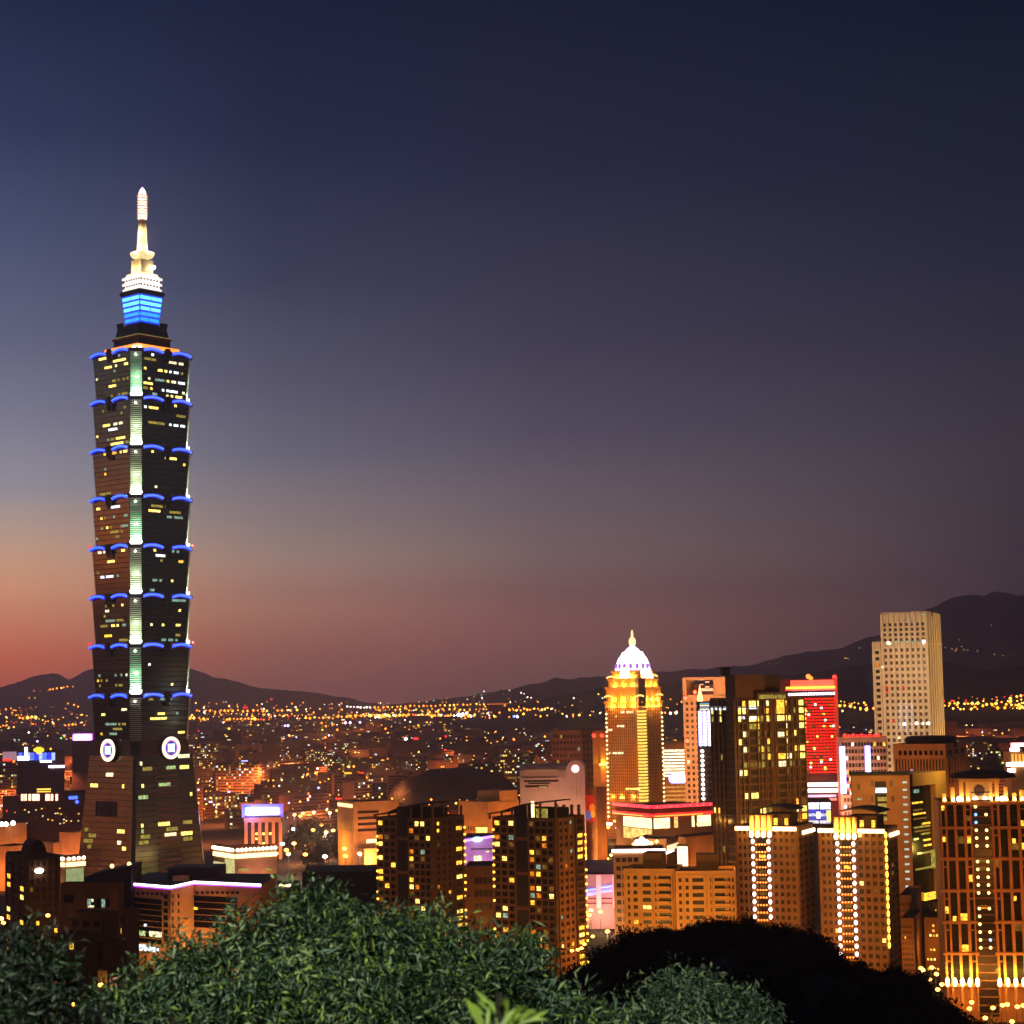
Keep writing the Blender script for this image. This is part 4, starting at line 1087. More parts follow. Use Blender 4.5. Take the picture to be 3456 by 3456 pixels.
# glazed gap and gilded end frame, stepping back to the right
gapL, gapR = P(3074, 2800, 992), P(3146, 2800, 1012)
U = Vector((gapR.x - gapL.x, gapR.y - gapL.y)); w = U.length; U.normalize(); N = Vector((U.y, -U.x))
GF = Face(Vector((gapL.x, gapL.y)), U, N, w, 0, zt)
gz = lambda y: P(3110, y, 1000).z
MB().fbox(GF, 0, w, 0, zt - .2, -22, -.1).build('glazed_gap', dg, t)
wgd = wall('gilded', (150, 112, 50))
b = MB(); b.fbox(GF, w, w + 13, 0, gz(2608), -20, 3); b.fbox(GF, -2, w, gz(2650), gz(2608), -20, 3); b.build('end_frame', wgd, t)
pn = Panes(t)
for y, x0, x1, m in ((2709, 3078, 3112, w_amber), (2733, 3082, 3112, w_dim), (2746, 3082, 3122, w_amber), (2762, 3083, 3125, w_dim), (2778, 3112, 3138, w_amber), (2790, 3084, 3138, w_olive), (2803, 3086, 3138, w_dim), (2813, 3108, 3138, w_olive), (2832, 3084, 3098, w_yellow), (2834, 3116, 3140, w_amber), (2852, 3118, 3142, w_amber), (2876, 3112, 3144, w_olive), (2880, 3096, 3110, w_yellow), (2930, 3090, 3146, w_olive)):
    pn.px(GF, x0, y - 3, x1, y + 3, m, .4)
pn.px(GF, 3142, 2868, 3150, 2930, w_olive, 3.3); pn.px(GF, 3116, 3012, 3152, 3036, w_amber, 1.2); pn.px(GF, 3092, 3013, 3112, 3040, w_orange, 1.2)
pn.px(GF, 3084, 2664, 3100, 2676, w_cool, .4)
pn.build()
flood(L, L.w * .6, 50, 26, 75000, (255, 170, 90)); flood(GF, w * 1.1, 18, 45, 42000, (255, 215, 90), 2); flood(L, L.w * .4, 60, 70, 52000, (255, 170, 90), 5); flood(GF, w * 1.1, 20, 95, 34000, (255, 215, 100), 2)

# --- apartment towers with a ladder of white lamps (a pair alike)
def ladder_tower(label, xl, xc, xr, ytop, Y, sx0, sx1, y0, n, dy, lean, seed, edge=None, fx=None):
    rng = random.Random(seed)
    t, L, R, ft, zt = block('apartment_tower', label, 'tower', xl, xc, xr, ytop, Y, 24, ym=ytop + 100, group='floodlit apartment towers by the hill')
    wa = wall('ladder', (128, 70, 36)); body(t, ft, 0, zt, wa)
    pn = Panes(t); fhz = dy * Y / FPX
    um = (L.px(sx0 - 6, y0)[0], L.px(sx1 + 8, y0)[0])
    nfl_ = int(zt / fhz); zs = zt - nfl_ * fhz
    for u0, u1, nc in ((1, um[0], 3), (um[1], L.w - .5, 4)):
        grid(t, pn, L, u0, u1, nc, zs, zt, nfl_, .55, .5, .045, pane_warm, [w_amber, w_yellow, w_dim], wa, .4, rng)
    grid(t, pn, R, 1, R.w - .5, 3, zs, zt, nfl_, .5, .45, .02, pane, [w_dim], None, .4, rng)
    pn.build()
    # balcony ladder
    b = MB(); dkb = MB()
    for j in range(nfl_ + 1):
        z = zs + j * fhz; b.fbox(L, um[0], um[1], z - .35, z + .35, .1, 2.0)
        dkb.fbox(L, um[0] + 2.2, um[1] - 2.2, z + .4, z + fhz - .4, .02, .12)
    b.build('balcony', wall('balcony', (150, 84, 44)), t); dkb.build('balcony_glazing', pane_warm, t)
    for j in range(n):
        y = y0 + j * dy
        for sx in (sx0, sx1):
            u, z = L.px(sx + lean * j, y + (sx - sx0) * .02); MB().ball(L.at(u, z, 2.2), .84, 10, 6, .95, 1.25).build('balcony_lamp', E('balcony_white', (255, 232, 222), 3.6), t)
        for q in range(4):
            u, z = L.px(sx0 + 12 + q * (sx1 - sx0 - 24) / 3 + lean * j, y + dy * .45); MB().ball(L.at(u, z, 2.1), .42, 8, 5).build('step_lamp', e_orange, t)
        if rng.random() < .3: pn2 = Panes(t); pn2.px(L, sx0 + 16 + lean * j, y - 5, sx1 - 16 + lean * j, y + 6, rng.choice([w_olive, w_amber, w_dim]), .3); pn2.build()
    # crown: fluted columns lit from their feet
    zc_ = P(sx0, y0 - dy * .55, Y).z
    fl = M('fluted_stone', (185, 140, 90), .7, noise=.08)
    b = MB(); zhi = zc_ + 68 * Y / FPX
    for q in range(4):
        u = L.px(sx0 - 4 + q * (sx1 - sx0 + 8) / 3, y0 - 30)[0]
        p0, p1 = L.at(u, zc_, 1.4), L.at(u, zhi, 1.4)
        bb = MB().tube([p0, p1], 1.05, 8); bb.build('crown_column', fl, t)
        MB().ball(L.at(u, zc_ + .6, 2.6), .95, 8, 5, 1, 1.5).build('column_light', E('column_white', (255, 240, 200), 5), t)
        lamp('column_uplight', L.at(u, zc_ + 5.0, 4.4), 2400, (255, 190, 80), .4); p = L.at(u, zc_ + 1.6, 3.6); lamp('column_uplight', p, 2600, (255, 190, 80), .4)  # upper lamp of each pair added to carry the glow up the column
    MB().fbox(L, um[0], um[1], zt - 2, zhi + .4, -6, .3).build('crown_wall', wa, t)
    for u0, u1 in ((0, um[0] - .8), (um[1] + .4, L.w)):
        nn = max(3, int((u1 - u0) / 3.1)); zb_ = P(sx0, ytop + 9, Y).z
        for q in range(nn):
            MB().fbox(L, u0 + (u1 - u0) * q / nn + .15, u0 + (u1 - u0) * (q + 1) / nn - .15, zb_, zb_ + 1.7, .1, .9).build('eave_light', E('eave_warm', (255, 205, 150), 4), t)
    MB().fbox(R, R.w * .3, R.w, zt - 3, zt - 1.4, .1, .9).build('eave_light', E('eave_warm', (255, 205, 150), 4), t)
    # penthouse with a thin curved dark roof
    b = MB(); pu0, pu1 = um[0] + 2, L.w - 2
    b.fbox(L, pu0 + 3, pu1 - 2, zt, zt + 6.5, -16, -3); b.build('penthouse', wall('penthouse', (70, 46, 30)), t)
    rg = []
    for q in range(9):
        f = q / 8; u = pu0 + (pu1 - pu0) * f; zz2 = zt + 7.2 + 2.2 * sin(pi * (.15 + .75 * f))
        rg.append([L.at(u, zz2, 1), L.at(u, zz2, -20), L.at(u, zz2 + .7, -20), L.at(u, zz2 + .7, 1)])
    MB().loft([r_[::-1] for r_ in rg]).build('roof', roof_dark, t)
    pn = Panes(t)
    for a, e in ((.45, .55), (.75, .84)): pn.add(L, pu0 + (pu1 - pu0) * a, pu0 + (pu1 - pu0) * e, zt + 1.5, zt + 4.5, w_amber, -2.6, 'lit_window', -2.9)
    pn.build()
    if edge:
        for j in range(edge[2]):
            u, z = L.px(edge[0] + lean * j, edge[1] + j * dy); MB().ball(L.at(u, z, .8), .72, 8, 6, .9, 2.1).build('edge_lamp', E('edge_yellow', (255, 190, 60), 3), t)
    flood(L, L.w * .2, 30, 25, 10500, (255, 164, 58)); flood(L, L.w * .8, 30, 20, 10500, (255, 164, 58)); flood(L, L.w * .5, 45, 60, 17000, (255, 164, 58), 4); flood(R, R.w * .7, 30, 40, 2500, (255, 164, 58))
    return t
ladder_tower('brown apartment tower with a ladder of white lamps, in front of the dark gold tower', 2484, 2692, 2748, 2798, 830, 2545, 2598, 2838, 11, 25.4, .8, 3)
ladder_tower('brown apartment tower with a lamp ladder and a yellow-lit right edge, before the brown slab', 2764, 2990, 3032, 2806, 815, 2830, 2884, 2846, 15, 26.5, .85, 4, (2991, 2818, 15))

# --- floodlit apartment block at the right edge
t, L, R, ft, zt = block('apartment_block', 'huge orange-lit apartment block at the right edge with tall dark window slots', 'apartment block', 3170, 3470, None, 2712, 745, 8, 26, ym=2760)
wk = wall('slot_block', (176, 92, 40)); body(t, ft, 0, zt, wk)
pn = Panes(t)
zy = lambda y: P(3230, y, 745).z
ybeam = [2714, 2796, 2902, 3010, 3117, 3223, 3330]
panels = [(3177, 3280, [(0, .16), (.21, .45), (.52, .76), (.84, .98)]), (3352, 3462, [(0.02, .16), (.22, .46), (.54, .78), (.86, 1)])]
bm_ = MB()
for x0, x1, slots in panels:
    u0, u1 = L.px(x0, 2850)[0], L.px(x1, 2850)[0]
    for a, c_ in zip(ybeam, ybeam[1:]):
        za, zb_ = zy(c_), zy(a)
        for q, (s0, s1) in enumerate(slots):
            ua, ub = u0 + (u1 - u0) * s0, u0 + (u1 - u0) * s1; hh = (zb_ - za)
            for f in range(4):
                za2 = za + hh * .06 + hh * .88 * f / 4
                if q in (0, 3) and f == 3: za2 += hh * .06
                m = RB.choice([w_amber, w_dim, w_amber]) if RB.random() < .055 else pane
                pn.add(L, ua, ub, za2, za2 + hh * .88 / 4 - (.04 if f < 3 else .0), m, .08)
    ed = [0] + [v for s_ in slots for v in s_] + [1]
    for q in range(0, len(ed) - 1, 2):
        ua, ub = u0 + (u1 - u0) * ed[q], u0 + (u1 - u0) * ed[q + 1]
        bm_.fbox(L, ua - .1, max(ub + .1, ua + .5), 4, zt, .02, 1.2)
    for y in ybeam: bm_.fbox(L, u0 - 1, u1 + 1, zy(y) - .5, zy(y) + .5, .02, 1.4)
    # pilaster uplights
    for q, xx in enumerate((3197 - 3177, 3216 - 3177, 3245 - 3177, 3274 - 3177, 3293 - 3177)):
        u = u0 + (u1 - u0) * (q * .245 + .005)
        MB().ball(L.at(u, zy(3318), 1.9), .85, 8, 6, 1, 2.2).build('pilaster_lamp', E('pilaster_white', (255, 225, 150), 5), t)
        lamp('pilaster_uplight', L.at(u, zy(3312), 2.8), 3200, (255, 185, 60), .5); lamp('pilaster_uplight', L.at(u, zy(3285), 3.4), 2200, (255, 180, 60), .5)
bm_.build('pilaster', wk, t)
u0, u1 = L.px(3283, 2850)[0], L.px(3348, 2850)[0]
MB().fbox(L, u0, u1, 2, zt - 1, .03, .3).build('stair_glazing', M('stair_glass', (34, 24, 20), .3), t)
b = MB()
for j in range(28): b.fbox(L, u0, u1, 3 + j * 3.2, 3.5 + j * 3.2, .3, 1.0)
b.build('stair_slab', wall('stair_slab', (110, 60, 30)), t)
for j in range(19):
    for x in (3291 + j * 1.0, 3326 + j * .9):
        if RB.random() < .87:
            u, z = L.px(x, 2722 + j * 26.4); MB().ball(L.at(u, z, 1.2), .62, 8, 5).build('balcony_lamp', E('stair_lamp', (255, 205, 120), 3.5) if RB.random() < .9 else e_sky, t)
    if RB.random() < .35: pn.px(L, 3296 + j * 1.2, 2738 + j * 26.4, 3318 + j, 2750 + j * 26.4, RB.choice([w_amber, w_dim, w_orange]), .4)
for x, y in ((3186, 2833), (3222, 3100), (3422, 2838), (3424, 3032), (3182, 2727)): pn.px(L, x - 6, y - 8, x + 6, y + 8, w_amber, .4)
pn.build()
# lit colonnade and gatehouse on its roof
zr = zt + 1
cl = M('colonnade_stone', (225, 180, 110), .7, noise=.06)
for x, w_, ht_ in ((3188, 5, 30), (3217, 6, 50), (3247, 6, 70), (3268, 6, 70), (3345, 6, 70), (3367, 6, 70), (3397, 6, 50), (3425, 5, 30), (3450, 5, 40)):
    u, z = L.px(x, 2690); zb_ = zt + .6; zt_ = zb_ + ht_ * 745 / FPX
    MB().fbox(L, u - .75, u + .75, zb_, zt_, -3, -1.6).build('roof_column', cl, t)
    MB().ball(L.at(u, zb_ + .8, -.9), .7, 8, 6, 1, 2.0).build('column_light', E('column_gold', (255, 220, 130), 4.5), t)
    lamp('column_uplight', L.at(u, zb_ + 1.5, 0), 650, (255, 190, 80), .4)
ua, ub = L.px(3240, 2640)[0], L.px(3374, 2640)[0]
MB().fbox(L, ua, ub, zt + 8.6, zt + 10, -8, -1).fbox(L, ua + 4, ub - 4, zt, zt + 8.6, -8, -4).build('gatehouse', cl, t)
u = (ua + ub) / 2; bb = MB(); seg = [(u + 2.1 * cos(2 * pi * i / 20), zt + 5 + 2.1 * sin(2 * pi * i / 20)) for i in range(20)]
bb.loft([[L.at(a, z, -3.98) for a, z in seg], [L.at(a, z, -3.6) for a, z in seg]]).build('round_emblem', M('emblem_brown', (74, 50, 34), .7), t)
c = L.at((ua + ub) / 2 + 2, 0, -8); MB().lathe((c[0], c[1]), [(13, zt + 10.2), (12.5, zt + 11.6), (9, zt + 12.6), (2, zt + 13.2)], 22).build('dark_roof', roof_dark, t)
for x, y in ((3292, 2680), (3325, 2680), (3236, 2679), (3383, 2680)): u, z = L.px(x, y); MB().ball(L.at(u, zt + 2, -.6), 1.0, 8, 6).build('roof_lamp', e_lampw, t)
flood(L, L.w * .15, 40, 16, 17000, (255, 148, 45)); flood(L, L.w * .55, 40, 16, 17000, (255, 148, 45)); flood(L, L.w * .3, 55, 55, 24000, (255, 148, 45), 5); flood(L, L.w * .8, 55, 60, 24000, (255, 148, 45), 5)

# --- cream apartment slab in the middle, two wings
def cream_wing(label, xl, xc, ytop, Y, theta, seed, wingcols):
    rng = random.Random(seed)
    t, L, R, ft, zt = block('apartment_block', label, 'apartment block', xl, xc, None, ytop, Y, theta, 22, ym=ytop + 100)
    wc = wall('cream', (176, 122, 62)); body(t, ft, 0, zt, wc)
    pn = Panes(t); nfl_ = int(zt / 3.1); zs = zt - 3.1 * nfl_ - 1
    for u0, u1, nc, wf in wingcols: grid(t, pn, L, L.w * u0, L.w * u1, nc, zs, zt - 1, nfl_, wf, .5, .05, pane_warm, [w_amber, w_dim, w_yellow], wc, .45, rng)
    pn.build()
    b = MB()
    for j in range(nfl_): b.fbox(L, L.w * .64, L.w * .9, zs + j * 3.1 + .1, zs + j * 3.1 + 1.1, .3, 1.6)
    b.build('balcony', wc, t)
    MB().fbox(L, L.w * .35, L.w * .72, zt, zt + 7.5, -16, -5).build('roof_block', wall('roof_block', (96, 58, 32)), t)
    flood(L, L.w * .3, 34, 30, 17000, (255, 188, 80)); flood(L, L.w * .8, 34, 34, 17000, (255, 188, 80)); flood(L, L.w * .5, 50, 60, 20000, (255, 188, 80), 4)
cream_wing('tan apartment block with curved balconies above the black hill, left wing', 2106, 2280, 2942, 800, 14, 5, [(.04, .16, 1, .35), (.16, .3, 1, .55), (.34, .56, 1, .7), (.58, .66, 1, .3), (.66, .95, 1, .8)])
cream_wing('tan apartment block above the black hill, right wing beside the lamp ladder', 2282, 2486, 2948, 790, -6 + 12, 6, [(.03, .12, 1, .5), (.14, .24, 1, .5), (.24, .5, 1, .7), (.56, .6, 1, .4), (.62, .84, 1, .75), (.86, .98, 2, .5)])

# --- building with a white lit roof line behind it
t, L, R, ft, zt = block('office_building', 'tan block with a white light line along its roof edge behind the tan apartments', 'office', 2070, 2243, None, 2872, 930, 3, 24, ym=2920)
wc = wall('tan', (196, 150, 104)); body(t, ft, 0, zt, wc)
pn = Panes(t); grid(t, pn, L, 1, L.w - 1, 8, 2, zt - 2, 12, .72, .5, .1, pane_warm, [w_amber, w_dim, w_pale], wc, .4); pn.build()
MB().fbox(L, -.6, L.w + .6, zt - .4, zt + 1.1, .1, 1.0).build('roof_light', E('roof_line_white', (255, 230, 225), 5), t)
b = MB(); b.tube([L.at(L.w + .8, zt - 1, .6), L.at(L.w + 4.6, zt + .6, 2)], .7, 6).build('roof_light', E('roof_line_white', (255, 230, 225), 5), t)
flood(L, L.w * .2, 24, 20, 14000, (255, 190, 130)); flood(L, L.w * .15, 20, 8, 8000, (255, 190, 130))

# --- red-roofed mall
t, L, R, ft, zt = block('shopping_mall', 'mall with a red neon roof edge and brightly lit glass storey', 'mall', 2078, 2202, 2402, 2738, 1290, 62, ym=2760)
wm = wall('mall', (120, 70, 50)); body(t, ft, 0, zt, wm)
zu = zt
up = inset(ft, 2)
b = MB().use(roof_dark).prism(inset(ft, -1.5), zt + 1.4, zt + 2.6); b.build('roof', None, t)
for F in (L, R):
    for zo, m, rr in ((2.9, E('red_neon_soft', (255, 16, 60), 1.9), 1.3), (-2.9, E('red_neon_edge', (255, 20, 20), 2.2), 1.2)):
        MB().tube([F.at(-.8, zt + zo, 1.4), F.at(F.w + .8, zt + zo, 1.4)], rr, 6).build('neon_tube', m, t)
    MB().tube([F.at(0, zt - 3.2, 2), F.at(F.w * .82, zt - 3.2, 2)], .5, 6).build('neon_tube', E('yellow_neon_soft', (255, 180, 30), 2.4), t)
    for q in range(9): MB().ball(F.at(F.w * (q + .5) / 9, zt + 2.9, 2.0), .7, 8, 5).build('roof_lamp', E('amber_dot', (255, 170, 40), 4), t)
pn = Panes(t)
g1 = W('mall_glass_bright', (255, 232, 160), 2.3, .4, .3); g2 = W('mall_glass', (255, 205, 110), 1.3, .5, .3)
for i in range(11): pn.add(L, L.w * (.22 + i * .07), L.w * (.28 + i * .07), zt - 12, zt - 5, g1, .3); pn.add(L, L.w * (.22 + i * .07), L.w * (.28 + i * .07), zt - 20, zt - 12.6, g2, .3)
for i in range(6): pn.add(R, R.w * (.02 + i * .045), R.w * (.06 + i * .045), zt - 12, zt - 5, g1, .3)
for a, e, m in ((.36, .42, g2), (.66, .70, g1), (.75, .98, g1)): pn.add(R, R.w * a, R.w * e, zt - 12, zt - 4.6, m, .3)
pn.px(R, 2350, 2776, 2396, 2784, g2, .3)
pn.build()
flood(L, L.w * .5, 20, 8, 60000, (255, 200, 110)); flood(R, R.w * .3, 22, 10, 40000, (255, 180, 90))
# lower mall halls with dark roofs in front
t, L, R, ft, zt = block('shopping_hall', 'orange-walled hall with a dark flat roof in front of the red neon mall', 'mall', 2290, 2316, 2420, 2832, 1120, 50, ym=2870)
body(t, ft, 0, zt, wall('hall', (186, 96, 56))); MB().prism(inset(ft, -1.5), zt + 1.3, zt + 2.4).build('roof', roof_dark, t)
b = MB()
for i in range(4): b.fbox(R, R.w * (i + .45) / 4, R.w * (i + .55) / 4, 0, zt, .02, .5)
b.build('pilaster', wall('hall_pilaster', (200, 110, 66)), t)
flood(R, R.w * .4, 22, 10, 40000, (255, 158, 84))
t, L, R, ft, zt = block('lit_kiosk', 'small brilliantly lit white cylinder-fronted pavilion above the tan apartments', 'pavilion', 2286, 2322, None, 2862, 1010, 4, 12, ym=2890)
body(t, ft, 0, zt, wall('kiosk', (150, 100, 70)))
c = L.at(L.w / 2, 0, -.5); MB().lathe((c[0], c[1]), [(L.w * .5, zt - 10.5), (L.w * .5, zt + .5), (L.w * .42, zt + .9)], 14).build('lit_drum', W('kiosk_glow', (255, 225, 170), 2.4, .35, .12), t)
t, L, R, ft, zt = block('shopping_hall', 'low hall with warm lamps between the red neon mall and the white roof line', 'mall', 2130, 2250, 2300, 2838, 1150, 20, ym=2860)
body(t, ft, 0, zt, wall('low_hall', (176, 116, 84)))
for x, y, r_, m in ((2154, 2846, 2.4, e_lampw), (2178, 2846, 2.4, e_lampw), (2166, 2832, 1.6, e_warmwhite), (2140, 2852, 1.4, e_lamp), (2198, 2846, 1.2, e_lamp), (2216, 2840, 1.0, e_lamp)): MB().ball(P(x, y, 1142), r_, 10, 6).build('roof_lamp', m, t)
MB().fbox(R, 0, R.w, zt - 6, zt - 3, .1, .7).build('lit_strip', E('strip_cream', (255, 225, 170), 1.3), t)
lamp('street_light', (*P(2165, 2846, 1132).xy, zt + 6), 32000, (255, 190, 120), 2)

# --- mall with blue neon and pink fins
t, L, R, ft, zt = block('shopping_mall', 'pale mall with pink light fins and blue neon stripes below the cream pylon', 'mall', 1968, 2078, None, 2958, 1060, -4 + 8, 40, ym=3000)
wpk = wall('pink_mall', (214, 168, 170)); body(t, ft, 0, zt, wpk)
MB().prism([tuple(Vector(p)) for p in inset(ft, 1)], zt + .3, zt + 6).build('dark_roof_hall', M('violet_roof', (52, 40, 66), .8), t)
for x0, x1 in ((2013, 2029), (2068, 2082)):
    MB().frect(L, x0, 2952, x1, 3064, .2, 2.5).build('light_fin', E('pink_fin', (255, 112, 118), 1.0), t)
for x0, x1, y0 in ((1975, 2012, 3000), (2029, 2066, 2990)):
    for dy_, m in ((0, E('mall_blue_neon', (70, 130, 255), 1.6)), (8, E('deep_blue_neon', (20, 20, 255), 1.2)), (15, E('mall_blue_neon', (70, 130, 255), 1.6))):
        u0, u1, z0, z1 = L.rect(x0, y0 + dy_, x1, y0 + dy_ + 5); MB().tube([L.at(u0, (z0 + z1) / 2 - .3, 1), L.at(u1, (z0 + z1) / 2 + .5, 1)], .75, 6).build('neon_tube', m, t)
b = MB()
for y in (3031, 3047): b.frect(L, 1976, y, 2066, y + 3, .1, .5)
b.build('dark_stripe', M('maroon_stripe', (120, 40, 44), .7), t)
flood(L, L.w * .4, 22, 6, 8500, (255, 190, 190)); flood(L, L.w * .8, 22, 22, 8500, (255, 195, 210))

# --- billboard building and grid building behind
t, L, R, ft, zt = block('billboard_building', 'orange wall with a tall red advertising banner beside the domed tower', 'building', 1973, 2013, 2046, 2664, 1340, 25, ym=2700)
body(t, ft, 0, zt, wall('banner', (200, 128, 72)))
MB().frect(L, 1976, 2684, 2008, 2774, .1, .8).build('banner', M('banner_red', (205, 38, 24), .6, emit=(220, 40, 26), es=.45), t)
for x, y, r_, c_ in ((2000, 2726, 3, (255, 140, 30)), (1987, 2752, 3.4, (110, 120, 200)), (2003, 2748, 2.6, (250, 170, 40))):
    u, z = L.px(x, y); sg = [(u + r_ * .7 * cos(2 * pi * i / 14), z + r_ * sin(2 * pi * i / 14)) for i in range(14)]
    MB().loft([[L.at(a, q, .81) for a, q in sg], [L.at(a, q, 1.1) for a, q in sg]]).build('banner_disc', M('disc_%d' % x, c_, .6, emit=c_, es=.5), t)
flood(L, L.w * .5, 24, 14, 60000); flood(R, R.w * .5, 22, 20, 40000)
t, L, R, ft, zt = block('office_building', 'dim grid-fronted office block left of the domed tower, two red beacons beside it', 'office', 1862, 1962, 2030, 2468, 1950, 30, ym=2500)
wgr = wall('grid_office', (120, 78, 70)); body(t, ft, 0, zt, wgr)
pn = Panes(t)
grid(t, pn, L, 1, L.w - 1, 8, 6, zt - 2, 13, .62, .5, .08, pane, [w_dim, w_cool, w_olive], wgr, .6); grid(t, pn, R, 1, R.w - 1, 5, 6, zt - 2, 13, .62, .5, .05, pane, [w_cool], wgr, .6); pn.build()
flood(L, L.w * .5, 60, 30, 70000, (255, 140, 90))
t, L, R, ft, zt = block('office_tower', 'brown pier with yellow floodlit edge directly left of the domed tower', 'tower', 2000, 2048, None, 2470, 1780, 5, 22, ym=2500)
body(t, ft, 0, zt, wall('pier', (140, 74, 44)))
MB().frect(L, 2027, 2520, 2046, 2640, .1, 1.2).build('ribbed_panel', wall('ribbed', (190, 130, 40)), t)
b = MB()
for i in range(5): b.frect(L, 2027 + i * 4.5, 2500, 2029 + i * 4.5, 2580, 1.2, 2)
b.build('rib', wall('ribbed', (190, 130, 40)), t)
u, z = L.px(2036, 2575); lamp('facade_uplight', L.at(u, z, 4), 9000, (255, 200, 50), .8); MB().fbox(L, u - 4, u + 4, z - 2, z - .6, 1.3, 2.4).build('light_ledge', E('gold_ledge', (255, 205, 60), 2.2), t)
for x in (2004, 2032): MB().ball(P(x, 2482, 1775), 1.9, 8, 5).build('beacon', e_red, t)
flood(L, L.w * .5, 40, 20, 50000, (255, 158, 84))

# --- cream curved building with round-topped pylon
t, L, R, ft, zt = block('curved_hall', 'cream curved building with a round-topped pylon carrying a white light disc', 'building', 1755, 1974, None, 2610, 1330, 4, 34, ym=2640)
wcr = wall('cream_hall', (220, 165, 135), noise=.08)
zy2 = lambda y: P(1860, y, 1330).z
ua, ub = 0, L.px(1912, 2640)[0]
zb0, zt0 = 0, zy2(2582)
b = MB(); rg = []
for (o, z) in ((0, 0), (0, zt0 - 9), (-1.2, zt0 - 4), (-4, zt0 - .8), (-8, zt0), (-34, zt0), (-34, 0)): rg.append((o, z))
b.loft([[L.at(u_, z, o) for o, z in rg][::-1] for u_ in (0, ub)]); b.build('wall', wcr, t)
b = MB()
for (x0, x1, y) in ((1770, 1880, 2597), (1766, 1880, 2625)): b.frect(L, x0, y, x1, y + 7, .05, 1.3)
b.build('ledge', wcr, t)
pn = Panes(t)
pn.px(L, 1768, 2632, 1884, 2639, pane_warm, .1, 'window'); pn.px(L, 1784, 2641, 1856, 2646, pane_warm, .1, 'window'); pn.px(L, 1772, 2650, 1850, 2657, pane_warm, .1, 'window'); pn.px(L, 1820, 2653, 1846, 2657, w_olive, .2); pn.build()
b = MB(); pu0, pu1 = L.px(1912, 2640)[0], L.px(1974, 2640)[0]; zp = zy2(2598); rr = (pu1 - pu0) / 2; cu = (pu0 + pu1) / 2
out = [(pu0, 0), (pu1, 0)] + [(cu + rr * cos(pi * i / 14), zp + rr * sin(pi * i / 14)) for i in range(15)]
b.loft([[L.at(u_, z, -30) for u_, z in out], [L.at(u_, z, 1.5) for u_, z in out]]); b.build('pylon', wcr, t)
u, z = L.px(1942, 2594); sg = lambda r_: [(u + r_ * cos(2 * pi * i / 20), z + r_ * sin(2 * pi * i / 20)) for i in range(20)]
MB().loft([[L.at(a, q, 1.51) for a, q in sg(3.0)], [L.at(a, q, 1.9) for a, q in sg(3.0)]]).build('disc_rim', E('disc_rim_red', (255, 70, 80), 1.6), t)
MB().loft([[L.at(a, q, 1.9) for a, q in sg(2.3)], [L.at(a, q, 2.4) for a, q in sg(2.3)]]).build('light_disc', E('disc_white', (255, 245, 245), 5), t)
b = MB()
for x in (1931, 1944, 1957): b.frect(L, x, 2630, x + 2, 2690, 1.5, 2.1)
b.build('rib', wcr, t)
flood(L, L.w * .35, 26, 8, 48000, (255, 215, 180)); flood(L, L.w * .85, 26, 12, 45000, (255, 210, 170)); flood(L, L.w * .5, 40, 45, 36000, (255, 210, 185), 4)

# --- stadium dome
c = P(1530, 2640, 2080)
t = T('stadium', 'huge dark oval stadium roof with a pale rim line in the middle distance', 'stadium', (c.x, c.y, 0))
rx, ry = 226 * 2080 / FPX, 96
ztop = P(1530, 2592, 2080).z
b = MB(); rings = []
for i in range(9):
    a = pi / 2 * i / 8 * .96; rings.append([(c.x + rx * cos(a) ** .8 * cos(q), c.y + ry * cos(a) ** .8 * sin(q), 12 + (ztop - 12) * sin(a)) for q in [2 * pi * j / 40 for j in range(40)]])
b.loft(rings); dmn = b.build('roof', M('stadium_roof', (20, 15, 17), .7, .2), t)
b = MB()
for i in range(8):
    for j in range(0, 40):
        if sin(2 * pi * j / 40) < .3:
            p, q, r_ = rings[i][j], rings[i + 1][(j + 1) % 40], rings[i][(j + 1) % 40]
            b.tube([p, q], .45, 4)
            b.tube([rings[i][(j + 1) % 40], rings[i + 1][j]], .45, 4)
b.build('lattice', M('stadium_lattice', (44, 30, 30), .7), dmn)
b = MB().loft([[(c.x + rx * k1 * cos(2 * pi * j / 40), c.y + ry * k1 * sin(2 * pi * j / 40), z) for j in range(40)] for k1, z in ((1.0, 0), (1.03, 9), (1.07, 12.5), (1.02, 13.5))]); b.build('rim', M('stadium_rim', (110, 68, 60), .7), t)

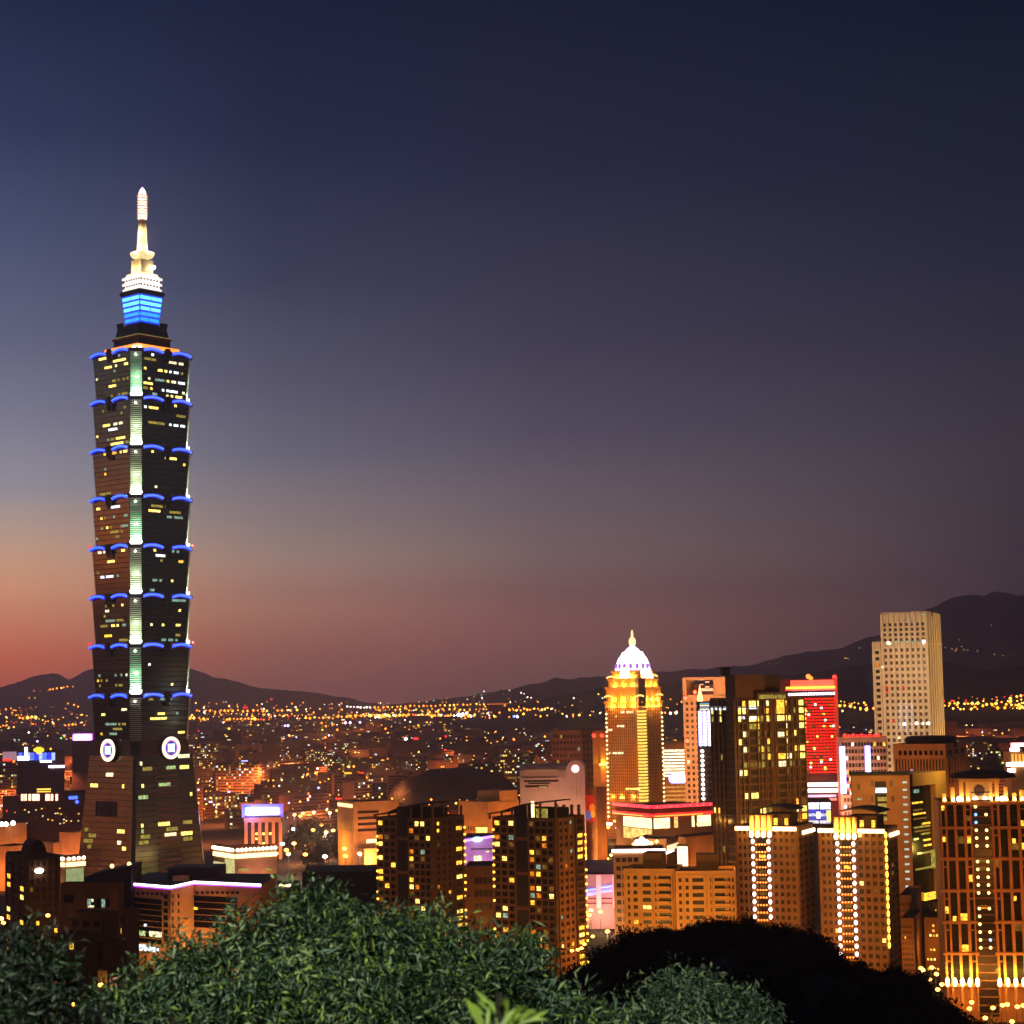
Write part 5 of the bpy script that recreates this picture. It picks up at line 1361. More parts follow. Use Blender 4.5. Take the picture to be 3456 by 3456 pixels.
# --- pair of slim apartment towers with sloping roofs
def slope_tower(label, xl, xc, xr, pts, Y, seed, bright):
    rng = random.Random(seed)
    ymin = 2770
    t, L, R, ft, zt = block('apartment_tower', label, 'tower', xl, xc, xr, ymin, Y, 33, ym=2850, group='sloping-roofed twin apartment towers')
    ws = wall('slope_tower', (110, 74, 44)); wr_ = wall('slope_side_lit', (150, 84, 34))  # side tone has the orange light of the right face in its colour
    body(t, ft, 0, zt, ws)
    pn = Panes(t); nfl_ = int(zt / 3.3); zs = zt - 3.3 * nfl_
    litm = [w_amber, w_amber, w_dim, w_dim, w_orange, w_cool, w_yellow]
    for u0, u1, nc, pr in ((.02, .36, 3, .26), (.58, .98, 4, .34)): grid(t, pn, L, L.w * u0, L.w * u1, nc, zs, zt, nfl_, .7, .62, pr, pane, litm, ws, .35, rng)
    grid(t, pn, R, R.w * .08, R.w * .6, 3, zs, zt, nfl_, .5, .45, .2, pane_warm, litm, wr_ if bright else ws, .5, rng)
    grid(t, pn, R, R.w * .66, R.w * .98, 1, zs, zt, nfl_, .6, .55, .55 if not bright else .3, pane_warm, [w_amber, w_amber, w_yellow], ws, .5, rng)
    for k in range(5): pn.add(L, L.w * .38, L.w * .56, zs + k * 16 + .6, zs + k * 16 + 15, M('shaft_dark', (20, 14, 12), .5), .1, 'stair_shaft')
    pn.build()
    for j in range(nfl_ - 1):
        if rng.random() < .85: MB().ball(R.at(R.w * .97, zs + j * 3.3 + 1.8, .9), .62, 8, 5).build('balcony_lamp', E('balcony_amber', (255, 180, 60), 3.5), t)
        if rng.random() < .7: MB().ball(L.at(.8, zs + j * 3.3 + 1.8, .6), .62, 8, 5).build('balcony_lamp', E('balcony_amber', (255, 180, 60), 3.5), t)
    b = MB()      # open loggia posts carry the sloping roof
    rg = []
    for (x, y) in pts:
        F = L if x <= xc else R; u, z = F.px(x, y)
        if F is L: rg.append((F.at(u, z, 1.5), F.at(u, z, -14)))
        else: rg.append((F.at(u, z, 1.5), F.at(u, z, -14)))
        b.fbox(F, u - .35, u + .35, zt, max(zt + .2, z), -1.2, -.2)
    b.build('roof_post', ws, t)
    MB().fbox(L, L.w * .3, L.w * .98, zt, zt + 5.5, -14, -3).build('penthouse', M('penthouse_dark', (30, 22, 18), .8), t)
    b = MB(); Lr = [q for q, (x, y) in zip(rg, pts) if x <= xc]; up = Vector((0, 0, .6))
    b.loft([[Vector(q[0]), Vector(q[1]), Vector(q[1]) + up, Vector(q[0]) + up] for q in Lr]); b.build('roof', roof_dark, t)
    if bright:
        for x in (1888, 1912, 1938, 1962):
            u, z = R.px(x, 2730); MB().fbox(R, u - .5, u + .5, zt, z + 2, -2, -.8).build('roof_post', wr_, t)
        u, z = L.px(1788, 2730); MB().fbox(L, u - .6, u + .6, z - 4, z + 3.4, -2.9, -2.2).build('roof_lamp', E('post_glow', (255, 225, 150), 4), t)
        MB().fbox(L, L.w * .66, L.w * .84, zt + .6, zt + 5.2, -2.9, -2.5).build('lit_window', w_olive, t)
    return t, L, R
t, L, R = slope_tower('dark apartment tower with upswept thin roof behind the big green tree, left one of two', 1271, 1459, 1567, [(1265, 2752), (1310, 2745), (1345, 2731), (1384, 2722), (1420, 2715), (1457, 2712), (1500, 2716), (1560, 2718)], 890, 5, False)
flood(L, L.w * .4, 40, 20, 20000); flood(R, R.w * .6, 30, 18, 9000)
t, L, R = slope_tower('dark apartment tower with upswept roof, lamp post on its terrace and orange-lit right side', 1663, 1874, 1974, [(1650, 2748), (1690, 2742), (1725, 2731), (1775, 2716), (1820, 2710), (1872, 2705)], 870, 8, True)
flood(L, L.w * .4, 40, 20, 20000); flood(R, R.w * .6, 26, 14, 22000); flood(R, R.w * .5, 32, 45, 9000)

# --- buildings between and behind the pair
t, L, R, ft, zt = block('low_building', 'brown low building with ribbon windows between the two sloping-roofed towers', 'building', 1568, 1662, None, 2930, 980, 3, 30, ym=2960)
body(t, ft, 0, zt, wall('low_brown', (118, 62, 36))); pn = Panes(t); grid(t, pn, L, 5, L.w, 4, 6, zt - 3, 5, .85, .5, .0, pane_warm, [], wall('low_brown', (118, 62, 36)), .4); pn.build()
flood(L, L.w * .5, 24, 14, 11000)
t, L, R, ft, zt = block('conference_hall', 'lilac-lit hall with a violet neon line between the two sloping-roofed towers', 'building', 1560, 1672, None, 2832, 1250, 4, 40, ym=2860)
body(t, ft, 0, zt, wall('lilac', (190, 150, 165)))
u0, u1, z0, z1 = L.rect(1568, 2829, 1664, 2836); MB().tube([L.at(u0, z0, 1), L.at(u1, z1 + 1.2, 1)], .9, 6).build('neon_tube', E('violet_line', (170, 120, 255), 2.6), t)
u, z = L.px(1612, 2832); MB().ball(L.at(u, z, 2), 2.2, 10, 6, 1.6, .8).build('sign', E('cyan_sign', (150, 215, 255), 3), t)
pn = Panes(t)
pn.px(L, 1590, 2864, 1660, 2867, pane, .2, 'window'); pn.px(L, 1640, 2872, 1650, 2876, w_pale, .3); pn.px(L, 1600, 2888, 1626, 2910, w_pale, .3); pn.build()
flood(L, L.w * .5, 24, 10, 44000, (225, 170, 255))
t, L, R, ft, zt = block('exhibition_hall', 'orange hall with dotted front and flat roof behind the gap of the two sloping-roofed towers', 'building', 1548, 1648, 1752, 2712, 1480, 40, ym=2740)
body(t, ft, 0, zt, wall('dotted', (184, 108, 66))); pn = Panes(t)
grid(t, pn, L, 3, L.w - 3, 9, 8, zt - 16, 3, .4, .45, .03, pane_warm, [w_pale], None); pn.build()
MB().fbox(L, L.w * .25, L.w * 1.0, zt, zt + 9, -36, -14).build('upper_storey', wall('dotted', (184, 108, 66)), t)
pn = Panes(t)
for i in range(6): pn.px(L, 1607 + i * 6.5, 2792, 1612 + i * 6.5, 2810, w_yellow, .5)
pn.build()
flood(L, L.w * .5, 34, 10, 60000); flood(R, R.w * .5, 34, 16, 70000, (255, 160, 70))
t, L, R, ft, zt = block('ribbed_hall', 'salmon hall with dark horizontal slots left of the two sloping-roofed towers', 'building', 1140, 1192, 1345, 2712, 1460, 65, ym=2740)
wsm = wall('salmon', (204, 120, 78)); body(t, ft, 0, zt, wsm)
b = MB()
for j in range(4): b.fbox(R, R.w * .1, R.w * .56, zt - 8 - j * 4.6, zt - 6 - j * 4.6, .05, .25)
b.build('slot', M('slot_brown', (60, 30, 22), .8), t)
MB().fbox(L, 1, L.w - 1, zt - 3.4, zt - .6, .1, .6).build('lit_strip', E('hall_strip', (255, 225, 150), 1.5), t)
b = MB()
for i in range(9): b.fbox(L, L.w * (i + .3) / 9, L.w * (i + .7) / 9, zt - 22, zt - 4, .05, .8)
b.build('lit_column', M('column_cream', (230, 180, 100), .7), t)
MB().fbox(R, R.w * .28, R.w * .5, zt - 31, zt - 28, .1, .5).build('lit_window', w_pale, t)
MB().fbox(R, R.w * .1, R.w * .46, 0, 16, .1, 14).build('front_pavilion', wsm, t)
flood(L, L.w * .4, 14, 14, 26000, (255, 190, 80), 1); flood(R, R.w * .4, 36, 10, 60000, (255, 172, 108)); flood(R, R.w * .15, 20, 8, 26000, (255, 190, 120))

# --- bright sign building left of the park
t, L, R, ft, zt = block('sign_building', 'white-columned building with a brilliant blue and white rooftop sign', 'building', 826, 948, None, 2758, 1560, 4, 26, ym=2790)
wsb = wall('sign_building', (205, 135, 100)); body(t, ft, 0, zt, M('sign_core', (60, 36, 34), .7))
b = MB()
for i in range(6): b.fbox(L, L.w * (i * .19 + .0), L.w * (i * .19 + .085), 0, zt - 4, .05, 1.6)
b.fbox(L, 0, L.w, zt - 4, zt, .05, 1.6); b.build('column', wsb, t)
pn = Panes(t)
for i in range(5):
    for j in range(5):
        if RB.random() < .35: pn.add(L, L.w * (i * .19 + .1), L.w * (i * .19 + .17), 4 + j * 4, 6 + j * 4, w_yellow, .3)
pn.build()
for x0, x1, m in ((828, 848, E('sign_cyan', (150, 215, 255), 4.5)), (852, 866, e_white), (868, 882, e_white), (884, 897, e_white), (899, 914, e_white), (917, 943, E('sign_pale_blue', (215, 225, 255), 4.5))):
    MB().frect(L, x0 + 1, 2726, x1 - 2, 2748, -.2, 1.2).build('sign_letter', m, t)
MB().frect(L, 816, 2714, 954, 2759, -2, -.3).build('sign_board', E('sign_board_halo', (30, 24, 255), 1.3), t)  # board made oversized: the letters' blue halo is put into its glow
flood(L, L.w * .5, 22, 10, 42000, (255, 170, 120)); p = L.at(L.w * .2, zt + 3, 6); lamp('sign_light', p, 16000, (120, 110, 255), 2)

# --- malls at the foot of the supertall tower
t, L, R, ft, zt = block('shopping_mall', 'mall corner crowned by two rows of brilliant lamps, right of the supertall tower foot', 'mall', 722, 793, 934, 2872, 1290, 57, ym=2890)
wml = wall('mall_stone', (150, 120, 100)); body(t, ft, 0, zt, wml)
for F in (L, R):
    n = int(F.w / 3.1)
    for i in range(n):
        MB().ball(F.at(F.w * (i + .5) / n, zt + .6, 1.2), 1.25, 8, 5).build('crown_lamp', E('crown_lamp_glow', (255, 232, 190), 5), t)
        MB().fbox(F, F.w * i / n + .3, F.w * (i + 1) / n - .3, zt - 5.2, zt - 2.4, .2, 1.0).build('lit_lantern', E('lantern_glow', (255, 215, 140), 3.2), t)
    MB().fbox(F, 0, F.w, zt + 2.2, zt + 3.2, -2, 1.6).build('cornice', M('gold_cornice', (170, 100, 40), .6), t)
MB().fbox(L, L.w * .55, L.w - .3, 2, zt - 6, .05, .5).build('lit_screen_wall', W('cream_screen', (235, 225, 150), .8, .25, .3), t)
MB().fbox(L, 0, L.w * .5, 2, zt - 9, .05, .4).build('lit_screen_wall', W('cream_screen', (235, 225, 150), .8, .25, .3), t)
MB().fbox(R, R.w * .3, R.w * .74, 0, 8, .1, .9).build('entrance_wall', wall('salmon', (204, 120, 78)), t)
for x, y in ((825, 2936), (905, 2934), (817, 2934)): u, z = R.px(x, y); MB().fbox(R, u - 3, u + 3, z - .8, z + .8, .2, .8).build('lit_window', w_olive, t)
flood(R, R.w * .5, 22, 10, 22000, (255, 180, 140)); flood(R, R.w * .45, 12, 4, 9000, (255, 150, 90)); flood(L, L.w * .5, 8, 8, 4000, (255, 225, 130))
t, L, R, ft, zt = block('shopping_mall', 'mall corner crowned by bright lamps, between the left edge and the supertall tower', 'mall', 165, 221, 288, 2902, 1240, 48, ym=2915)
body(t, ft, 0, zt, wml)
for F in (L, R):
    n = int(F.w / 3.1)
    for i in range(n):
        MB().ball(F.at(F.w * (i + .5) / n, zt + .6, 1.2), 1.25, 8, 5).build('crown_lamp', E('crown_lamp_glow', (255, 232, 190), 5), t)
        MB().fbox(F, F.w * i / n + .3, F.w * (i + 1) / n - .3, zt - 4.6, zt - 2.0, .2, 1.0).build('lit_lantern', E('lantern_glow', (255, 215, 140), 3.2), t)
    MB().fbox(F, 0, F.w, zt + 2.2, zt + 3.0, -2, 1.6).build('cornice', M('gold_cornice', (170, 100, 40), .6), t)
MB().fbox(R, .4, R.w * .9, 1, zt - 6, .05, .5).build('lit_screen_wall', W('green_screen', (200, 215, 150), .55, .2, .3), t)
flood(L, L.w * .5, 12, 6, 9000, (255, 190, 110))
# salmon roofs at far left
for i, (xl, xc, xr, y, Y, lb, c_) in enumerate(((-30, 30, 110, 2862, 1330, 'salmon-walled low hall at the left edge below the tower', (214, 122, 84)), (96, 180, 210, 2850, 1360, 'low salmon hall with a bright lit doorway left of the supertall tower', (222, 140, 100)), (200, 232, 300, 2815, 1420, 'taller pinkish block partly hidden by the supertall tower foot', (206, 112, 92)), (-20, 40, 90, 2785, 1560, 'orange low block with white lamps on top at the left edge', (160, 70, 36)))):
    t, L, R, ft, zt = block('mall_hall', lb, 'mall', xl, xc, xr, y, Y, 35, ym=y + 15)
    body(t, ft, 0, zt, wall('salmon_%d' % i, c_)); flood(L, L.w * .6, 20, 9, 26000, (255, 168, 112)); flood(R, R.w * .4, 20, 9, 26000, (255, 168, 112))
    if i == 1: MB().frect(L, 136, 2853, 150, 2870, .1, .8).build('lit_doorway', e_warmwhite, t)
    if i == 3:
        for x, yy in ((5, 2782), (20, 2782), (44, 2778)): MB().ball(P(x, yy, 1552), 2, 8, 5).build('roof_lamp', e_lampw, t)

# --- apartment tower at lower left with round top
t, L, R, ft, zt = block('apartment_tower', 'dark apartment tower with a rounded crown and yellow windows at the lower left', 'tower', 20, 88, 204, 2904, 720, 62, ym=2950)
wll = wall('left_tower', (78, 44, 26)); body(t, ft, 0, zt, wll)
pn = Panes(t); rl_ = random.Random(77); n_ = int(zt / 3.2)
grid(t, pn, L, .5, L.w - .3, 3, zt - n_ * 3.2, zt, n_, .6, .55, .26, pane_warm, [w_amber, w_amber, w_yellow], wll, .4, rl_)
grid(t, pn, R, 1, R.w - .5, 5, zt - n_ * 3.2, zt, n_, .5, .5, .10, pane_warm, [w_amber, w_dim, w_cool, w_orange], wll, .5, rl_); pn.build()
b = MB(); rg = []
for i in range(11):
    a = pi * i / 10; rg.append((R.w * .32 - R.w * .26 * cos(a), zt + 7.5 * sin(a) ** .7))
b.loft([[R.at(u, z, 1) for u, z in rg] , [R.at(u, z, -12) for u, z in rg]][::-1]); b.build('round_crown', M('round_crown_dark', (30, 20, 18), .8), t)
u, z = R.px(130, 2938); MB().ball(R.at(u, z, 1), 1.0, 8, 5, 1.8, 1).build('lamp', e_lampw, t)
flood(L, L.w * .5, 22, 18, 7000); flood(R, R.w * .5, 26, 16, 6500); flood(R, R.w * .5, 30, 45, 6000)

# --- dark brown office complex and wedge roof
t, L, R, ft, zt = block('office_block', 'dark brown office block below the supertall tower with a row of dim windows', 'office', 204, 400, 420, 2990, 760, 10, ym=3020)
wdb = wall('dark_brown', (96, 50, 28)); body(t, ft, 0, zt, wdb)
pn = Panes(t)
for i in range(5): pn.px(L, 295 + i * 16, 3034, 306 + i * 16, 3062, [w_cool, pane, pane, w_cool, pane][i], .2, 'window')
pn.px(L, 216, 3020, 250, 3046, pane, .2, 'window'); pn.px(L, 308, 3034, 316, 3044, w_pale, .3); pn.px(L, 298, 3056, 318, 3062, w_pale, .3); pn.build()
MB().frect(L, 300, 3066, 350, 3080, .1, 6).build('canopy', wall('canopy', (150, 76, 34)), t)
flood(L, L.w * .4, 26, 12, 5200); flood(L, L.w * .8, 26, 20, 4200)
t = T('wedge_roof_hall', 'hall with a black wedge-shaped roof rising to the right against the tower foot', 'building', (*P(365, 2960, 880).xy, 0))
A, B_ = P(284, 2962, 880), P(443, 2922, 860); C_ = P(443, 2990, 860)
F = Face(Vector((A.x, A.y)), Vector((B_.x - A.x, B_.y - A.y)).normalized(), Vector((0, -1)), (B_ - A).length, 0, A.z)
w_ = (Vector((B_.x, B_.y)) - Vector((A.x, A.y))).length
crv = [(w_ * i / 8, A.z + (B_.z - A.z) * (i / 8) ** .75) for i in range(9)]
MB().loft([[F.at(u, z, o) for u, z in [(0, 0), (w_, 0)] + crv[::-1]][::-1] for o in (0, -24)][::-1]).build('wedge_roof', M('wedge_black', (24, 16, 15), .9), t)
for x, y in ((378, 2923), (436, 2916)): MB().ball(P(x, y, 872), 1.0, 8, 5).build('roof_lamp', E('peach_lamp', (255, 180, 110), 5), t)
for i, (xl, xc, xr, y, Y, lb, c_) in enumerate(((232, 356, 400, 3092, 650, 'unlit brown flat-roofed house block above the dark corner tree', (108, 56, 24)), (196, 290, 330, 3165, 600, 'dark stepped house block behind the corner tree', (74, 40, 22)), (296, 345, 430, 3200, 610, 'dim house block with a small arched balcony left of the green tree', (92, 48, 26)), (330, 362, 440, 3290, 560, 'low house with a small lit porch left of the green tree', (84, 42, 26)), (400, 430, 470, 3080, 690, 'narrow brown stair block left of the neon-edged office', (120, 62, 28)))):
    t, L, R, ft, zt = block('house_block', lb, 'house', xl, xc, xr, y, Y, 25, ym=y + 30)
    body(t, ft, -1, zt, wall('house_%d' % i, c_)); pn = Panes(t); grid(t, pn, L, 1, L.w - 1, 3, max(0, zt - 16), zt - 1, 4, .6, .5, .06, pane_warm, [w_amber, w_dim], wall('house_%d' % i, c_), .4); pn.build()
    flood(L, L.w * .5, 18, 14, 2600)
    if i == 3: u, z = R.px(380, 3312); MB().fbox(R, u - 1.5, u + 1.5, z - 2, z + 1, .1, .5).build('lit_porch', W('porch_pink', (255, 170, 140), .8), t)

# --- neon-edged office in the lower left
zt_ = P(576, 2999, 850).z
t = T('office_block', 'orange office with a violet-white neon line zigzagging along its roof', 'office', (*P(600, 3050, 870).xy, 0))
A, B_, C_, D_ = P(418, 2990, 872).xy, P(576, 3002, 850).xy, P(655, 2988, 872).xy, P(880, 3005, 852).xy
E_ = Vector((D_.x, D_.y + 60)); F_ = Vector((A.x, A.y + 60))
poly = [tuple(v) for v in (A, B_, C_, D_, E_, F_)]
wne = wall('neon_office', (200, 108, 44)); zt = zt_
b = MB().use(wne).prism(poly, 0, zt); b.use(roof_dark).prism([tuple(Vector(v) + Vector((0, 4 if i < 4 else -4))) for i, v in enumerate(poly)], zt, zt + .4); b.build('wall', None, t)
fc = []
for a, c_ in ((A, B_), (B_, C_), (C_, D_)):
    U = Vector((c_.x - a.x, c_.y - a.y)); w = U.length; U.normalize(); fc.append(Face(Vector((a.x, a.y)), U, Vector((U.y, -U.x)), w, 0, zt))
b = MB()
MB().tube([(v.x, v.y - .7, zt + .7) for v in (A, B_, C_, D_)], .58, 6).build('neon_tube', E('neon_violet_white', (255, 225, 255), 5), t)
MB().tube([(v.x, v.y - .45, zt + .1) for v in (A, B_, C_, D_)], .62, 6).build('neon_glow_tube', E('neon_violet_edge', (170, 60, 255), 2), t)
F1, F2, F3 = fc
pn = Panes(t)
for j in range(8):
    pn.px(F1, 446, 3032 + j * 19.3, 546, 3048 + j * 19.3, pane, .12, 'window')
for j in range(7): pn.px(F1, 553, 3018 + j * 24, 566, 3033 + j * 24, pane, .15, 'window')
for i in range(8): pn.px(F1, 430 + i * 16, 3008 + i * .6, 438 + i * 16, 3018 + i * .6, pane_warm, .15, 'window')
for j in range(6):
    pn.px(F2, 581, 3018 + j * 25, 585, 3031 + j * 25, pane_warm, .15, 'window'); pn.px(F2, 600, 3018 + j * 25, 605, 3031 + j * 25, pane_warm, .15, 'window')
for i in range(9): pn.px(F3, 661 + i * 17, 3008, 671 + i * 17, 3017, pane_warm, .15, 'window')
for j in range(5): pn.px(F3, 655, 3026 + j * 22, 800, 3045 + j * 22, pane, .15, 'window')
for x, y in ((441, 3016), (449, 3022), (449, 3057), (449, 3090), (492, 3122)): pn.px(F1, x - 4, y - 4, x + 4, y + 4, w_white if y in (3016, 3122) else w_amber, .4)
pn.px(F1, 468, 3141, 491, 3158, w_green, .4); pn.px(F1, 506, 3144, 546, 3162, w_pale, .4); pn.px(F1, 470, 3188, 496, 3208, w_white, .4); pn.px(F1, 500, 3194, 535, 3212, w_white, .4); pn.px(F1, 448, 3142, 462, 3156, w_cool, .4)
pn.px(F3, 656, 3061, 668, 3070, w_amber, .4)
pn.build()
MB().box(P(560, 2980, 880).x, P(735, 2980, 880).x, 884, 905, zt, zt + 6).build('roof_block', M('roof_block_dark', (44, 28, 24), .8), t)
MB().box(P(583, 2980, 880).x, P(634, 2980, 880).x, 880, 884, zt, zt + 3).build('roof_wall', wne, t)
for F, u, pw in ((F1, .75, 9000), (F2, .5, 12000), (F3, .2, 9000), (F3, .7, 7000)): flood(F, F.w * u, 16, 16, pw, (255, 192, 112))
flood(F2, F2.w * .5, 24, 34, 9000, (255, 192, 112))
# string of lamps on the low roof beside it
t = T('low_roof', 'low dark roof with a string of warm lamps peeping over the green tree', 'building', (*P(920, 2990, 1000).xy, 0))
p = P(840, 2985, 1000); q = P(990, 2985, 1000)
MB().box(p.x, q.x, 1000, 1030, 0, P(900, 2992, 1000).z).build('wall', roof_dark, t)
for x, y in ((846, 2975), (867, 2974), (888, 2973), (882, 2999), (911, 2996), (927, 2993), (952, 2989), (972, 2987), (820, 3001), (800, 2999)): MB().ball(P(x, y, 998), 1.1, 8, 5, 1.5, 1).build('lamp', E('amber_white', (255, 220, 150), 4.5), t)
MB().box(P(1020, 2950, 1010).x, P(1290, 2950, 1010).x, 1010, 1050, 0, P(1150, 2942, 1010).z).build('dark_hall', M('dark_hall', (30, 24, 26), .9), T('low_hall', 'long unlit hall roof just above the green tree top', 'building', (*P(1150, 2950, 1010).xy, 0)))

# --- small blocks in front of the brown slab at right
for i, (xl, xc, xr, y, Y, lb, c_, pr) in enumerate(((3036, 3078, 3112, 3030, 900, 'orange low block under the brown slab, blank front', (150, 80, 36), .02), (3120, 3182, 3200, 3106, 880, 'block full of yellow windows left of the huge right-edge apartments', (150, 90, 40), .3), (3040, 3085, 3118, 3108, 860, 'plain orange stair block beside the yellow-windowed block', (176, 92, 46), .02), (3150, 3178, 3200, 3055, 930, 'dark narrow house beneath the gilded frame', (90, 56, 34), .02))):
    t, L, R, ft, zt = block('house_block', lb, 'house', xl, xc, xr, y, Y, 18, ym=y + 40)
    w_ = wall('right_house_%d' % i, c_); body(t, ft, 0, zt, w_); pn = Panes(t); grid(t, pn, L, .5, L.w - .5, 5, max(0, zt - 34), zt - 1.5, 10, .55, .45, pr, pane_warm if pr < .1 else None, [w_yellow, w_amber], w_ if pr < .1 else None, .35); pn.build()
    flood(L, L.w * .5, 16, zt * .5, 6000)

# --- gold-lit temple-like hotel at right edge
t, L, R, ft, zt = block('lit_pavilion', 'gold-lit pavilion with white and red light bands at the far right edge', 'building', 3412, 3500, None, 2542, 1500, 4, 30, ym=2580)
body(t, ft, 0, zt, wall('gold_pav', (190, 130, 50)))
for x0, y0, x1, y1, m in ((3410, 2506, 3470, 2520, E('pav_pink', (255, 120, 130), 3)), (3416, 2510, 3470, 2518, e_white), (3408, 2524, 3440, 2535, e_white), (3396, 2573, 3470, 2586, e_white), (3400, 2594, 3426, 2606, e_white)): MB().frect(L, x0, y0, x1, y1, .1, 1.5 if y0 != 2506 else .9).build('light_band', m, t)
b = MB()
for i in range(5): b.frect(L, 3414 + i * 12, 2545, 3420 + i * 12, 2572, .1, .9)
b.build('lit_column', E('pav_column', (255, 180, 40), 1.2), t)
flood(L, L.w * .4, 18, 10, 30000, (255, 190, 60))
# --- video wall building, purple sign, red letter sign at far left
t, L, R, ft, zt = block('billboard_building', 'building with a wide blue video wall and gold crest at the far left', 'building', 58, 190, None, 2537, 2050, 4, 30, ym=2560)
body(t, ft, 0, zt, M('video_box', (60, 46, 60), .7))
pn = Panes(t)
for i in range(9): pn.px(L, 62 + i * 14, 2540, 74 + i * 14, 2566, W('video_%d' % (i % 3), ((90, 120, 255), (40, 60, 255), (170, 190, 255))[i % 3], 1.5, .4, .3), .3, 'screen_panel')
pn.px(L, 60, 2552, 98, 2566, e_white, .6, 'screen_panel'); pn.px(L, 136, 2566, 174, 2573, e_white, .6, 'screen_panel'); pn.px(L, 84, 2522, 93, 2552, e_white, .6, 'sign'); pn.build()
MB().frect(L, 10, 2537, 56, 2566, .1, .8).build('pale_screen', W('pale_screen', (205, 150, 170), .7, .2), t)
for x, y, r_ in ((120, 2531, 1.6), (128, 2528, 2), (136, 2528, 2), (144, 2531, 1.6), (132, 2536, 2.4)): MB().ball(L.at(*L.px(x, y), 1), r_ * 1.3, 8, 5).build('crest', E('crest_gold', (255, 190, 30), 2), t)
for x0, x1, y, m in ((166, 218, 2587, e_white), (10, 38, 2565, E('red_strip', (255, 50, 20), 2))): MB().frect(L, x0, y - 4, x1, y + 4, .5, 1.5).build('light_strip', m, t)
t, L, R, ft, zt = block('sign_building', 'block topped by a brilliant magenta-white sign left of the supertall tower', 'building', 244, 310, None, 2502, 2300, 4, 20, ym=2520)
body(t, ft, 0, zt, M('magenta_base', (70, 46, 54), .7))
for x0, x1 in ((248, 276), (272, 290), (286, 306)): MB().frect(L, x0, 2481, x1, 2497, -2, .8).build('sign_letter', E('sign_magenta_white', (255, 225, 255), 5), t)
MB().frect(L, 243, 2476, 310, 2502, -4, -2.2).build('sign_board', E('sign_magenta', (190, 30, 255), 1.8), t)
t, L, R, ft, zt = block('sign_building', 'dark block with a row of upright reddish-white light bars left of the supertall tower', 'building', 66, 290, None, 2676, 1700, 3, 30, ym=2720)
body(t, ft, 0, zt, M('bar_block', (52, 32, 34), .8))
for x in (76, 87, 101, 113, 121, 130, 158, 164, 176, 192): MB().frect(L, x - 3.5, 2680, x + 3.5, 2702, .1, 1.2).build('light_bar', E('bar_peach', (255, 175, 140), 3.5), t)
for y in (2662, 2671): MB().frect(L, 122, y, 168, y + 5, -3, -2).build('light_strip', E('bar_gold', (255, 190, 60), 2.2), t)
for x, y in ((238, 2692), (248, 2692), (258, 2691), (261, 2706)): MB().ball(L.at(*L.px(x, y), 1), 1.7, 8, 5).build('blue_lamp', E('blue_dot', (40, 90, 255), 3), t)
pn = Panes(t)
for i in range(26): x, y = RB.uniform(70, 285), RB.uniform(2715, 2780); pn.px(L, x, y, x + 5, y + 4, RB.choice([w_amber, w_dim, w_pale]), .3)
pn.build(); flood(L, L.w * .5, 30, 14, 14000, (255, 130, 90))
# ------------------------------------------------------------------ the far city
RC = random.Random(2024)
tones = [(128, 90, 80), (112, 86, 86), (146, 104, 84), (92, 76, 74), (170, 128, 100), (106, 78, 62)]
cw = [wall('far_%d' % i, c, noise=.15) for i, c in enumerate(tones)]
keep_out = []       # (x, y, r)
for q, r in ((P(1530, 2640, 2080), 115), (P(478, 2600, 1352), 70), (P(3070, 2500, 1780), 60), (P(2130, 2600, 1720), 45), (P(1920, 2500, 1970), 45), (P(130, 2560, 2060), 50), (P(277, 2500, 2300), 30)): keep_out.append((q.x, q.y, r))
AVENUES = [[(600, 2612), (900, 2590), (1320, 2566)], [(660, 2720), (930, 2600), (1230, 2480)], [(960, 2765), (1150, 2690), (1330, 2625)], [(-40, 2650), (150, 2622), (300, 2604)], [(700, 2530), (1250, 2500), (1800, 2496)], [(3190, 2540), (3330, 2500), (3480, 2480)]]
AVQ = [[G(x, y, -.48 + .004 * i) for x, y in a] for i, a in enumerate(AVENUES)]
for a in AVQ:
    for p, q in zip(a, a[1:]):
        n = int((q - p).length / 25) + 1
        for i in range(n + 1): r = p.lerp(q, i / n); keep_out.append((r.x, r.y, 6))
